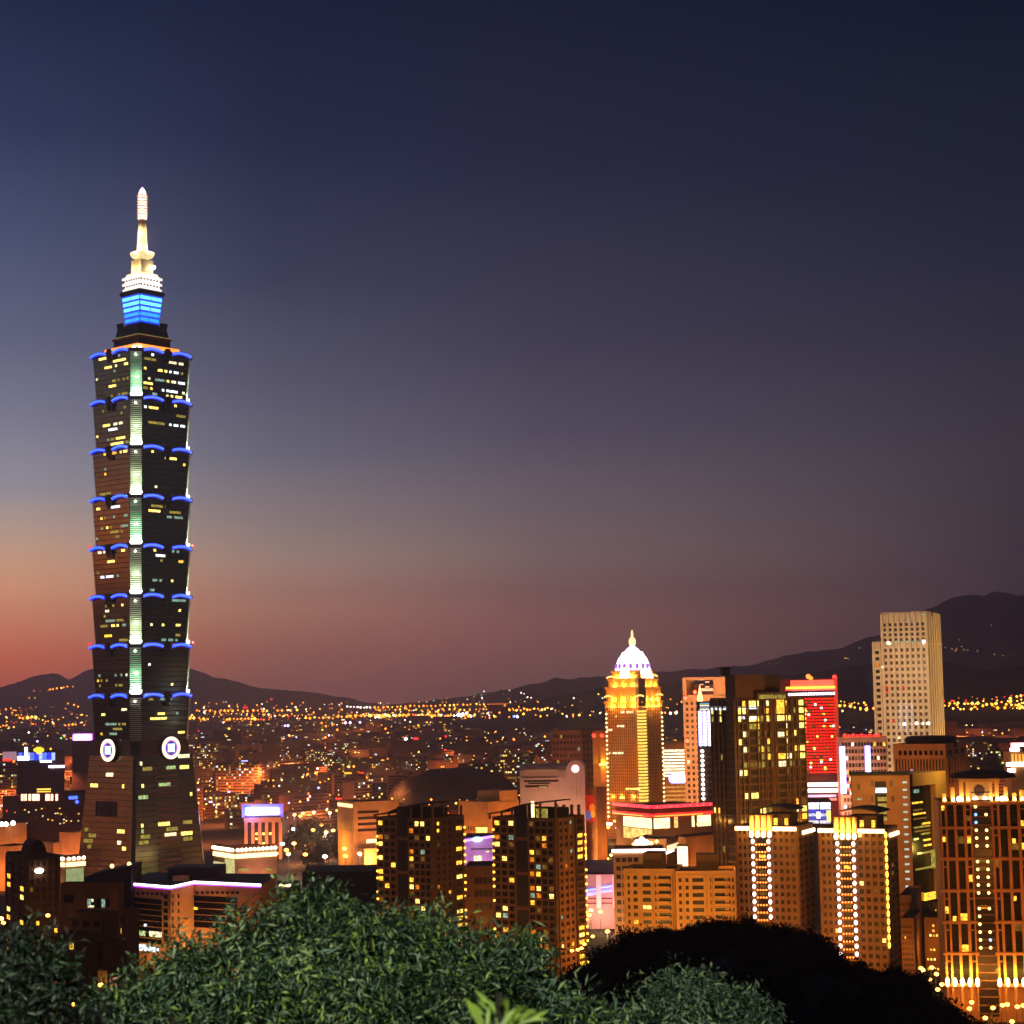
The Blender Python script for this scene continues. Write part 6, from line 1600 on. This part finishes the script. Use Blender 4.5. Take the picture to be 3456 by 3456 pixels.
def simple_block(mb, cx, cy, w, d, h, a, rng, lit, wm_):
    ca, sa = cos(a), sin(a); q = lambda u, v: (cx + u * ca - v * sa, cy + u * sa + v * ca)
    mb.use(wm_).prism([q(-w / 2, -d / 2), q(w / 2, -d / 2), q(w / 2, d / 2), q(-w / 2, d / 2)], 0, h)
    A = Vector(q(-w / 2, -d / 2)); F = Face(A, Vector((ca, sa)), Vector((sa, -ca)), w, 0, h)
    S = Face(Vector(q(w / 2, -d / 2)), Vector((-sa, ca)), Vector((ca, sa)), d, 0, h) if a < 0 or cx < 0 else Face(Vector(q(-w / 2, d / 2)), Vector((sa, -ca)), Vector((-ca, -sa)), d, 0, h)
    fl = max(2, int(h / 3.4)); mb.use(pane)
    for j in range(fl):
        mb.fbox(F, .8, w - .8, j * h / fl + .9, j * h / fl + 2.3, .0, .12)
        mb.fbox(S, .8, d - .8, j * h / fl + .9, j * h / fl + 2.3, .0, .12)
    for j in range(fl):
        for FF, ww in ((F, w), (S, d)):
            n = int(ww / 3.6)
            for i in range(n):
                if rng.random() < lit:
                    mb.use(rng.choice([w_amber, w_yellow, w_pale, w_orange, w_olive, w_cool, w_white, w_dim, w_green]))
                    mb.fbox(FF, i * 3.6 + .8, i * 3.6 + 3.2, j * h / fl + .8, j * h / fl + 2.6, .1, .3)
    # roof huts, tanks
    mb.use(wm_)
    for _ in range(rng.choice([1, 1, 2, 3])):
        u, v = rng.uniform(-.32, .32) * w, rng.uniform(-.3, .3) * d; s_ = rng.uniform(2, 4.5)
        mb.prism([q(u - s_, v - s_), q(u + s_, v - s_), q(u + s_, v + s_), q(u - s_, v + s_)], h, h + rng.uniform(2.5, 4.5))
kinds = {0: ('apartment block of the far city, reddish-brown walls, no light on its roof', 'reddish far blocks'),
         1: ('plum-grey apartment block of the far city, no light on its roof', 'plum-grey far blocks'),
         2: ('brick-brown apartment block of the far city, no light on its roof', 'brick-brown far blocks'),
         3: ('darkest grey apartment block of the far city, unlit roof', 'darkest far blocks'),
         4: ('tan apartment block of the far city, no light on its roof', 'tan far blocks'),
         5: ('dark earth-brown apartment block of the far city, unlit roof', 'earth-brown far blocks')}
signs = [('red', e_red), ('orange', e_orange), ('white', e_lampw), ('violet', E('sign_violet_white', (215, 170, 255), 4)), ('blue', E('sign_blue_white', (130, 150, 255), 4)), ('yellow', e_gold), ('green', E('sign_green', (40, 220, 120), 2.5))]
made = 0; tries = 0; placed = []
while made < 285 and tries < 9000:
    tries += 1
    y = 1560 + 2000 * RC.random() ** 1.15
    px = RC.uniform(-60, 3520); x = P(px, 2500, y).x
    lo = 1980
    if px > 2050: lo = 1850
    if 700 < px < 1130: lo = 1900
    if px < 150: lo = 1800
    if y < lo: continue
    w, d = RC.uniform(24, 62), RC.uniform(16, 34)
    h = RC.choice([14, 18, 20, 22, 24, 28, 32, 38]) * RC.uniform(.85, 1.15)
    if RC.random() < .06: h = RC.uniform(45, 62)
    r = max(w, d) * .62
    if any(hypot(x - a, y - b_) < r + c_ for a, b_, c_ in keep_out): continue
    if any(hypot(x - a, y - b_) < (r + c_) * .8 for a, b_, c_ in placed): continue
    placed.append((x, y, r)); made += 1
    k = RC.randrange(6); lb, gp = kinds[k]
    mb = MB(); a = RC.choice([-.6, -.3, .35, .6, .9]) + RC.uniform(-.1, .1)
    simple_block(mb, x, y, w, d, h, a, RC, RC.choice([.06, .1, .16, .24, .36]), cw[k])
    if RC.random() < .22:
        cn, m = RC.choice(signs[:6]); mb.use(m); s_ = RC.uniform(1.2, 2.6); ln = RC.choice([1, 1, 2, 5])
        u = RC.uniform(-.3, .3) * w; fx_, fy_ = x + u * cos(a) + d / 2 * sin(a), y + u * sin(a) - d / 2 * cos(a)
        mb.prism([(fx_ - s_ * ln / 2, fy_ - 1), (fx_ + s_ * ln / 2, fy_ - 1), (fx_ + s_ * ln / 2, fy_), (fx_ - s_ * ln / 2, fy_)], h + .3, h + .3 + s_ * 1.1)
        lb = '%s apartment block of the far city with a %s rooftop light' % (('reddish', 'plum-grey', 'brick-brown', 'darkest grey', 'tan', 'earth-brown')[k], cn); gp = 'far blocks with a %s rooftop light, tone %s' % (cn, gp.split(' ')[0])
    mb.build('city_block', None, None, label=lb, cat='building', group=gp)
# the mass of the city beyond, out to the foot of the hills
mb = MB()
for _ in range(3300):
    y = 3500 + 9500 * RC.random() ** 1.35; px = RC.uniform(-120, 3580); x = P(px, 2400, y).x
    w = RC.uniform(25, 70) * (1 + y / 16000); d = RC.uniform(20, 50); h = RC.choice([12, 16, 18, 22, 26, 34]) * (1.0 if RC.random() < .95 else 1.8)
    mb.use(cw[RC.randrange(6)]).box(x - w / 2, x + w / 2, y - d / 2, y + d / 2, 0, h)
    for _k in range(RC.choice([0, 1, 2, 3, 5, 7])):
        mb.use(RC.choice([w_amber, w_yellow, w_orange, w_pale, w_olive, w_amber, w_white])); u = RC.uniform(-.45, .4) * w; z = RC.uniform(.3, .9) * h; s_ = 1.6 + y / 4500
        mb.box(x + u, x + u + s_ * RC.choice([1, 1, 2, 3]), y - d / 2 - .5, y - d / 2 - .02, z, z + s_ * .8)
mb.build('distant_city', None, None, kind='stuff', label='mass of low distant city buildings out to the foot of the hills', cat='city')

# ------------------------------------------------------------------ lights of the far city and the hillsides
fl = {'o': E('street_orange', (255, 140, 26), 6), 'y': E('street_yellow', (255, 190, 70), 6), 'w': E('street_white', (255, 235, 215), 8), 'r': E('far_red', (255, 22, 14), 5), 'v': E('far_violet', (220, 185, 255), 8), 'g': E('far_green', (120, 230, 150), 3), 'd': E('far_dim', (255, 130, 40), 2.2), 'b': E('far_blue', (120, 140, 255), 6)}
mb = MB()
def dot(px, py, c, s_=1.0, lift=10):
    yh = 2350 - .018 * (px - 1728)
    g = on_hill(px, py) if py < yh + 78 else None
    if g is None and py < yh + 14: return
    if g is None:
        if py <= yh + 58: yD = 8200
        else: yD = min(8200, FPX * (CZ - lift) / (py - yh))
        p = P(px, py, yD); g = (p.x, p.y, p.z)
    r = 1.7 * s_ * g[1] / FPX  # lamps drawn oversized, their bloom built into the size
    mb.use(fl[c]).octa(g, r)
def string(x0, y0, x1, y1, n, c, s_=1.6, jit=1.5):
    n = max(3, int(n * .62))
    for i in range(n):
        t_ = (i + RC.uniform(-.2, .2)) / max(1, n - 1)
        dot(x0 + (x1 - x0) * t_, y0 + (y1 - y0) * t_ + RC.uniform(-jit, jit), RC.choice(c), s_ * RC.uniform(.85, 1.7))
def scatter(x0, x1, y0, y1, n, c, s_=1.3, pw=1):
    for _ in range(n): dot(RC.uniform(x0, x1), y0 + (y1 - y0) * RC.random() ** pw, RC.choice(c), s_ * RC.uniform(.5, 1.5))
string(675, 2405, 1000, 2399, 34, 'oooy', 1.8, 2.5); string(690, 2412, 960, 2415, 26, 'yyod', 1.2, 2); string(765, 2432, 862, 2430, 16, 'ooy', 2.2); string(640, 2432, 700, 2428, 9, 'ooy', 2.4, 4); string(862, 2433, 932, 2431, 8, 'r', 1.8)
string(1030, 2427, 1310, 2417, 32, 'oyo', 2.2); string(1250, 2391, 1650, 2380, 46, 'ooy', 1.7, 1.8); string(1280, 2400, 1640, 2397, 34, 'oyd', 1.5, 3); string(1250, 2418, 1600, 2419, 54, 'ooyyw', 2.4, 3); string(1440, 2440, 1720, 2431, 28, 'ooyr', 1.7, 2); string(1540, 2456, 1612, 2450, 14, 'oy', 2.4, 4); string(1720, 2402, 1850, 2398, 20, 'ooy', 1.7, 3); string(1608, 2460, 1612, 2478, 4, 'yo', 2)
string(1550, 2414, 1572, 2412, 5, 'v', 2.4); string(1265, 2424, 1300, 2418, 3, 'w', 2.6); string(1172, 2389, 1250, 2391, 14, 'wwv', 1.5, 1)
string(0, 2402, 150, 2412, 16, 'oood', 1.4, 6); string(66, 2428, 120, 2424, 9, 'oyy', 2.6, 2); string(218, 2455, 272, 2446, 9, 'ooy', 2.0, 2); string(0, 2458, 20, 2455, 4, 'o', 2); string(160, 2395, 182, 2391, 5, 'oo', 1.8, 4); string(232, 2376, 262, 2388, 6, 'o', 1.4, 3)
string(116, 2335, 160, 2334, 6, 'd', 1.1, .6); string(168, 2330, 190, 2327, 4, 'o', 1.5, 1); string(208, 2324, 226, 2320, 5, 'oy', 1.8, 1); dot(246, 2320, 'o', 1.4); dot(99, 2359, 'o', 1.3); dot(118, 2359, 'y', 1.2)
string(2830, 2388, 2965, 2402, 14, 'yyo', 2.4, 3); string(2835, 2374, 2960, 2380, 8, 'yo', 1.5, 3); string(2845, 2408, 2960, 2408, 14, 'oy', 2.2, 2)
string(3190, 2385, 3456, 2380, 30, 'oyy', 2.1, 6); string(3190, 2402, 3456, 2398, 36, 'yyo', 2.3, 4); string(3410, 2362, 3416, 2398, 8, 'y', 2.2, 1); string(3432, 2358, 3436, 2398, 8, 'y', 2.2, 1); string(3446, 2356, 3450, 2394, 8, 'y', 2.0, 1); string(3190, 2368, 3456, 2352, 22, 'odr', 1.3, 8)
string(2210, 2408, 2300, 2418, 10, 'oyw', 2, 5)
scatter(640, 1310, 2372, 2450, 170, 'ooooydw', 1.3); scatter(1240, 1760, 2385, 2460, 150, 'oooyydw', 1.4); scatter(0, 310, 2390, 2480, 70, 'ooodyr', 1.3); scatter(3190, 3456, 2370, 2430, 60, 'ooyyd', 1.5); scatter(2830, 2965, 2375, 2470, 30, 'ooyd', 1.4); scatter(1240, 1760, 2318, 2375, 64, 'wyodg', 1.1, .6); scatter(1760, 2040, 2340, 2420, 34, 'oywd', 1.1); scatter(1720, 2000, 2420, 2470, 34, 'ooyr', 1.5); scatter(2240, 2300, 2350, 2420, 8, 'oyw', 1.3)
for x, y in ((3190, 2190), (3228, 2193), (3226, 2200), (3238, 2163), (3254, 2197), (3266, 2198), (3300, 2201), (3356, 2212), (3386, 2216), (3346, 2114), (3213, 2193), (3246, 2186), (2855, 2225), (2851, 2224), (2862, 2226), (2620, 2241), (2595, 2243), (2900, 2190)): dot(x, y, 'y', .75)
dot(2684, 2184, 'o', 1.3); dot(1688, 2320, 'r', 2); dot(916, 2362, 'r', 2.2); dot(825, 2392, 'r', 2.6); dot(833, 2391, 'r', 2.2)
for i in range(1150): dot(RC.uniform(-20, 3480), 2415 + 330 * RC.random() ** 1.5, RC.choice('oooooyyywrddo'), RC.choice([.8, 1.1, 1.4, 1.8, 2.4]), 24)
for x0, y0, x1, y1, n in ((640, 2585, 1290, 2540, 44), (690, 2500, 1240, 2478, 40), (1290, 2480, 1860, 2470, 40), (640, 2650, 820, 2600, 12), (980, 2700, 1240, 2655, 22), (0, 2620, 280, 2580, 16), (0, 2520, 240, 2500, 14), (3200, 2460, 3456, 2440, 18), (3270, 2560, 3456, 2500, 18), (1620, 2530, 1860, 2490, 20)): string(x0, y0, x1, y1, n, 'ooy', 1.5, 5)
for x, y, c, s_ in ((1182, 2439, 'v', 4), (1166, 2439, 'v', 4), (1215, 2438, 'v', 3.6), (1525, 2441, 'b', 4.5), (1535, 2441, 'v', 4.5), (972, 2449, 'v', 4), (962, 2449, 'v', 3), (935, 2441, 'b', 3.4), (917, 2440, 'w', 3.4), (1735, 2424, 'b', 4), (1745, 2424, 'v', 4), (1650, 2410, 'v', 3.6), (1370, 2494, 'w', 5), (1371, 2502, 'v', 4), (1400, 2493, 'r', 4), (1408, 2493, 'r', 3.4), (1612, 2500, 'y', 3), (1612, 2512, 'y', 3), (1612, 2522, 'y', 3), (1000, 2488, 'b', 3), (1110, 2482, 'v', 2.6), (126, 2502, 'v', 3), (97, 2472, 'w', 2.6), (206, 2491, 'g', 3), (64, 2497, 'g', 2), (3412, 2412, 'b', 3), (3250, 2422, 'w', 4.5), (3215, 2420, 'v', 2.6), (3326, 2488, 'b', 3), (1905, 2425, 'w', 2.6), (950, 2600, 'b', 2.2), (1072, 2594, 'w', 2.4), (1046, 2688, 'v', 2.6), (1040, 2700, 'v', 2.6), (1075, 2659, 'b', 3.4), (975, 2710, 'v', 2.2)): dot(x, y, c, s_ * .75, 30)
for a in AVENUES:
    for (x0, y0), (x1, y1) in zip(a, a[1:]):
        n = int(abs(x1 - x0) / 11); string(x0, y0 - 5, x1, y1 - 5, n, 'ooy', 1.5, 2); string(x0, y0, x1, y1, n // 2, 'wwr', .9, 2)
mb.build('city_lights', None, None, kind='stuff', label='countless orange, white and red lamps strung across the distant city and hillsides', cat='city lights')

# control tower and broadcasting mast at the horizon
c = P(1680, 2395, 7900); t = T('airport_tower', 'orange-lit broad hall with an upturned roof on the horizon lamps', 'building', (c.x, c.y, 0)); zt = P(1680, 2378, 7900).z; k = 7900 / FPX
MB().box(c.x - 30 * k, c.x + 30 * k, c.y, c.y + 60, 0, zt).build('wall', M('airport_wall', (150, 84, 50), .8, emit=(140, 70, 34), es=.0), t)
MB().loft([[(c.x - a * k, c.y - 12, z), (c.x + a * k, c.y - 12, z), (c.x + a * k, c.y + 70, z), (c.x - a * k, c.y + 70, z)] for a, z in ((38, zt), (34, zt + 6 * k), (14, zt + 9 * k))]).build('roof', M('airport_roof', (150, 80, 30), .8), t)
MB().box(c.x - 36 * k, c.x + 36 * k, c.y - 14, c.y - 12.1, zt + k, zt + 3 * k).build('light_strip', E('airport_strip', (255, 130, 30), 1.6), t)
c = P(1688, 2360, 8000); MB().use(M('mast_red', (150, 60, 40), .7)).tube([(c.x, c.y, 0), (c.x, c.y, P(1688, 2322, 8000).z)], [7, 2], 6).build('radio_mast', None, None, label='thin radio mast with a red top light above the horizon lamps', cat='mast')
c = P(920, 2390, 7600); MB().use(M('mast_red', (150, 60, 40), .7)).tube([(c.x, c.y, 0), (c.x, c.y, P(918, 2364, 7600).z)], [6, 2], 6).build('radio_mast', None, None, label='thin mast with a red top light right of the supertall tower', cat='mast')

# ------------------------------------------------------------------ streets, park, lamps near by
asp = M('asphalt', (58, 52, 48), .85, noise=.25, nscale=.3)
def road(pts, w, name='road', lab='lit city street between the towers', z=-.49):
    b = MB(); vs = []
    q = [G(x, y, z) for x, y in pts]
    for i, p in enumerate(q):
        d = (q[min(i + 1, len(q) - 1)] - q[max(i - 1, 0)]); d.z = 0; d.normalize(); s_ = Vector((-d.y, d.x, 0)) * w / 2
        vs += [p - s_, p + s_]
    b.add(vs, [(2 * i, 2 * i + 2, 2 * i + 3, 2 * i + 1) for i in range(len(q) - 1)]).build(name, asp, None, kind='structure', label=lab)
    return q
q1 = road([(1978, 3120), (2060, 3150), (2160, 3165)], 26, lab='street lit by lamps between the pink mall and the black hill')
q2 = road([(940, 2920), (1080, 2905), (1280, 2890), (1500, 2860)], 30, lab='busy street along the near side of the park')
q3 = road([(1010, 2760), (1080, 2790), (1240, 2830), (1300, 2860)], 18, lab='park road winding under lamps', z=-.485)
q4 = road([(2000, 2850), (2060, 2800), (2080, 2760)], 24, lab='avenue running towards the domed tower')
q5 = road([(3180, 3330), (3260, 3390), (3360, 3430), (3500, 3450)], 14, lab='lamp-lit lane at the foot of the right-edge apartments')
for i, (a, q) in enumerate(zip(AVENUES, AVQ)):
    road(a, 30, lab='orange-lit avenue crossing the low city', z=-.48 + .004 * i)
    for p, r in zip(q, q[1:]):
        n = max(2, int((r - p).length / 75))
        for k in range(n):
            v = p.lerp(r, (k + .5) / n); lamp('street_light', (v.x, v.y, 15), 26000, (255, 140, 40), 1.5)
for q in (q2, q3, q4):
    for p, r in zip(q, q[1:]):
        for k in range(4): v = p.lerp(r, (k + .5) / 4); lamp('street_light', (v.x, v.y, 12), 9000, (255, 150, 50), 1)
post = M('lamp_post', (70, 68, 66), .5, .5)
def lamp_mesh(head, h, r):
    b = MB().use(post).tube([(0, 0, 0), (0, 0, h)], [.14, .09], 6)
    b.tube([(0, 0, h), (0, -.8, h + .35), (0, -1.5, h + .3)], .07, 5)
    b.use(head).ball((0, -1.5, h + .05), r, 8, 5, 1, .7)
    me = bpy.data.meshes.new('street_lamp'); me.from_pydata(b.v, [], b.f)
    for m in b.mats: me.materials.append(m)
    me.polygons.foreach_set('material_index', b.mi); me.update(); return me
LM = {'amber': lamp_mesh(E('street_lamp_amber', (255, 170, 60), 7), 9, .95), 'white': lamp_mesh(E('street_lamp_white', (250, 240, 255), 9), 9, .95)}
def street_lamp(p, c, where, s_=1.0):
    o = link(LM[c], 'street_lamp', None, (p[0], p[1], p[2] if len(p) > 2 else 0)); o.scale = (s_, s_, s_)
    o['label'] = '%s street lamp standing %s' % (c, where); o['category'] = 'street lamp'; o['group'] = '%s street lamps %s' % (c, where)
spots = [(995, 2775), (1024, 2770), (1060, 2766), (1105, 2758), (1114, 2768), (1140, 2760), (1150, 2770), (1015, 2780), (992, 2826), (1058, 2830), (1087, 2812), (1126, 2832), (1102, 2838), (955, 2880), (994, 2878), (968, 2902), (975, 2915), (1032, 2918), (1098, 2925), (1168, 2924), (1215, 2915), (1164, 2897), (1178, 2880), (1207, 2880), (1210, 2868), (1172, 2840), (1185, 2832), (1246, 2871), (1256, 2884), (1264, 2866), (1252, 2844), (1240, 2848), (1230, 2842)]
for i, (x, y) in enumerate(spots):
    g = G(x, y, 9); street_lamp((g.x, g.y, -.5), 'white' if (i * 7) % 5 in (1,) else 'amber', 'in the dark park right of the supertall tower', 1.9)
    if i % 2 == 0: lamp('street_light', (g.x, g.y - 5, 15), 34000, (255, 150, 40) if i % 4 else (255, 220, 190), .6)
for x, y in ((2032, 2784), (2040, 2797), (2048, 2806), (2040, 2822), (2052, 2818), (2060, 2806), (2076, 2796), (2084, 2820), (2035, 2773), (2063, 2790)):
    g = G(x, y, 9); street_lamp((g.x, g.y, -.5), 'white' if x % 3 else 'amber', 'on the avenue left of the red neon mall', 1.8)
for x, y in ((1994, 3087), (2040, 3058), (2026, 3092), (2050, 3160), (1988, 3104), (2085, 3090), (2025, 2900), (2043, 2898), (2062, 2897), (2050, 2910)):
    g = G(x, y, 9); street_lamp((g.x, g.y, -.5), 'white' if x % 2 else 'amber', 'on the street by the pink mall', 1.35); lamp('street_light', (g.x, g.y - 2, 9), 4200, (255, 200, 120), .6)
for x, y in ((3105, 3270), (3112, 3276), (3142, 3268), (3135, 3307), (3158, 3290), (3176, 3325), (3162, 3342), (3276, 3385), (3380, 3395), (3396, 3392), (3322, 3438), (3412, 3450), (3268, 3407), (3430, 3400), (3450, 3396), (3348, 3404)):
    g = G(x, y, 14); z = max(0, terrain(g.x, g.y) if g.y < 700 else 0); p = P(x, y, 690 if y < 3360 else 655)
    street_lamp((p.x, p.y, p.z - 9 * .9), 'amber', 'among trees at the foot of the right-edge apartments', .95)
    lamp('street_light', (p.x, p.y - 2, p.z), 1500, (255, 160, 50), .6)
for x, y in ((191, 3233), (254, 3378), (160, 3404), (193, 3352), (190, 3440), (343, 3312), (165, 3080), (15, 3105), (8, 3090)):
    p = P(x, y, 560 if y > 3200 else 660); street_lamp((p.x, p.y, p.z - 9), 'amber', 'among dark houses behind the corner tree', .9); lamp('street_light', (p.x, p.y - 2, p.z), 900, (255, 170, 60), .5)
for x, y in ((1930, 3208), (1950, 3205), (1962, 3200), (1972, 3186), (2000, 3160)):
    p = P(x, y, 800); street_lamp((p.x, p.y, p.z - 8), 'amber', 'at the foot of the orange-sided apartment tower', .9); lamp('street_light', (p.x, p.y - 2, p.z), 1800, (255, 150, 40), .5)
# fence of pale posts
b = MB(); p0, p1 = G(1990, 3122, 0), G(2115, 3128, 0)
for i in range(24):
    p = p0.lerp(p1, i / 23); b.box(p.x - .5, p.x + .5, p.y - .2, p.y + .2, 0, 6.5)
q = p1 - p0
b.hexa([(p0.x, p0.y + .21, 5.2), (p1.x, p1.y + .21, 5.2), (p1.x, p1.y + .5, 5.2), (p0.x, p0.y + .5, 5.2), (p0.x, p0.y + .21, 6.2), (p1.x, p1.y + .21, 6.2), (p1.x, p1.y + .5, 6.2), (p0.x, p0.y + .5, 6.2)])
b.use(M('pale_fence', (200, 180, 150), .7)); b.build('fence', M('pale_fence', (200, 180, 150), .7), None, label='pale slatted fence along the street by the pink mall', cat='fence')
# street and park trees
pleaf = [leafm('park_leaf', (50, 52, 26), .8), leafm('park_leaf_deep', (34, 38, 20), .8)]
pcr = []
for k in range(3):
    lm = [(RT.uniform(-3, 3), RT.uniform(-3, 3), RT.uniform(4, 9), RT.uniform(2, 3.4), RT.uniform(2, 3.4), RT.uniform(1.6, 2.8)) for _ in range(9)]
    pcr.append(leaf_mesh('crown', lm, 1100, 1.3, .5, pleaf, 80 + k, shell=.35))
def park_tree(p, s_, k, lab, gp):
    t = T('street_tree', lab, 'tree', p, gp)
    for me, nm in ((pcr[k], 'crown'), (tm, 'trunk')): link(me, nm, t)
    t.scale = (s_, s_, s_); t.rotation_euler.z = RT.uniform(0, 6)
for i in range(64):
    x, y = RC.uniform(955, 1300), RC.uniform(2770, 2925); g = G(x, y, 0)
    if min((g - a).length for q in (q2, q3) for a in q) < 22: continue
    park_tree((g.x, g.y, -.5), RC.uniform(.9, 1.7), i % 3, 'dark round tree in the park right of the supertall tower', 'park trees')
for i in range(26):
    if i < 17: x = RC.uniform(3075, 3188); y = 3300 + (x - 3075) * .75 + RC.uniform(0, 70)
    else: x = RC.uniform(3190, 3340); y = 3415 + (x - 3190) * .25 + RC.uniform(0, 40)
    p = P(x, y, RC.uniform(600, 660))
    park_tree((p.x, p.y, p.z - 9), RC.uniform(.6, 1.1), i % 3, 'dark tree between lamps at the foot of the right-edge apartments', 'trees below the right-edge apartments')
for i in range(9):
    x = RC.uniform(1990, 2080); p = G(x, RC.uniform(3065, 3100), 0); park_tree((p.x, p.y, -.5), RC.uniform(.6, 1), i % 3, 'small street tree by the pink mall', 'street trees by the pink mall')
# sodium glow of the streets over the middle city
for i in range(84):
    y = 1700 + 2600 * ((i * .61803) % 1) ** 1.2; px = -50 + 3560 * ((i * .3247 + .13) % 1)
    p = P(px, 2500, y); lamp('street_light', (p.x, p.y, 46), 560000 * (y / 2200), (255, 138, 50), 10, 158, (p.x, p.y + 12, 0))
# unseen lamps near the camera, added to light the near trees
lamp('unseen_tree_lamp', (-9.0, 8.0, CZ + 7), 19000, (250, 255, 222), .3, 48, (-.8, 25, 128.0))
lamp('unseen_tree_lamp', (2.5, -2.0, CZ + 4), 9000, (240, 255, 236), .3, 44, (0, 25, 128.0))
# ------------------------------------------------------------------ evening haze
hz = bpy.data.materials.new('haze'); hz.use_nodes = True
hn = hz.node_tree; hn.nodes.clear()
ho = hn.nodes.new('ShaderNodeOutputMaterial'); pv = hn.nodes.new('ShaderNodeVolumePrincipled')
pv.inputs['Color'].default_value = (.92, .84, .98, 1)
pv.inputs['Density'].default_value = HAZE
pv.inputs['Anisotropy'].default_value = .72
hn.links.new(pv.outputs[0], ho.inputs['Volume'])
MB().box(-9000, 9000, -2500, HAZE_FAR, -4.5, HAZE_TOP).build('haze', hz, None, kind='stuff', label='thin evening haze filling the air over the city')
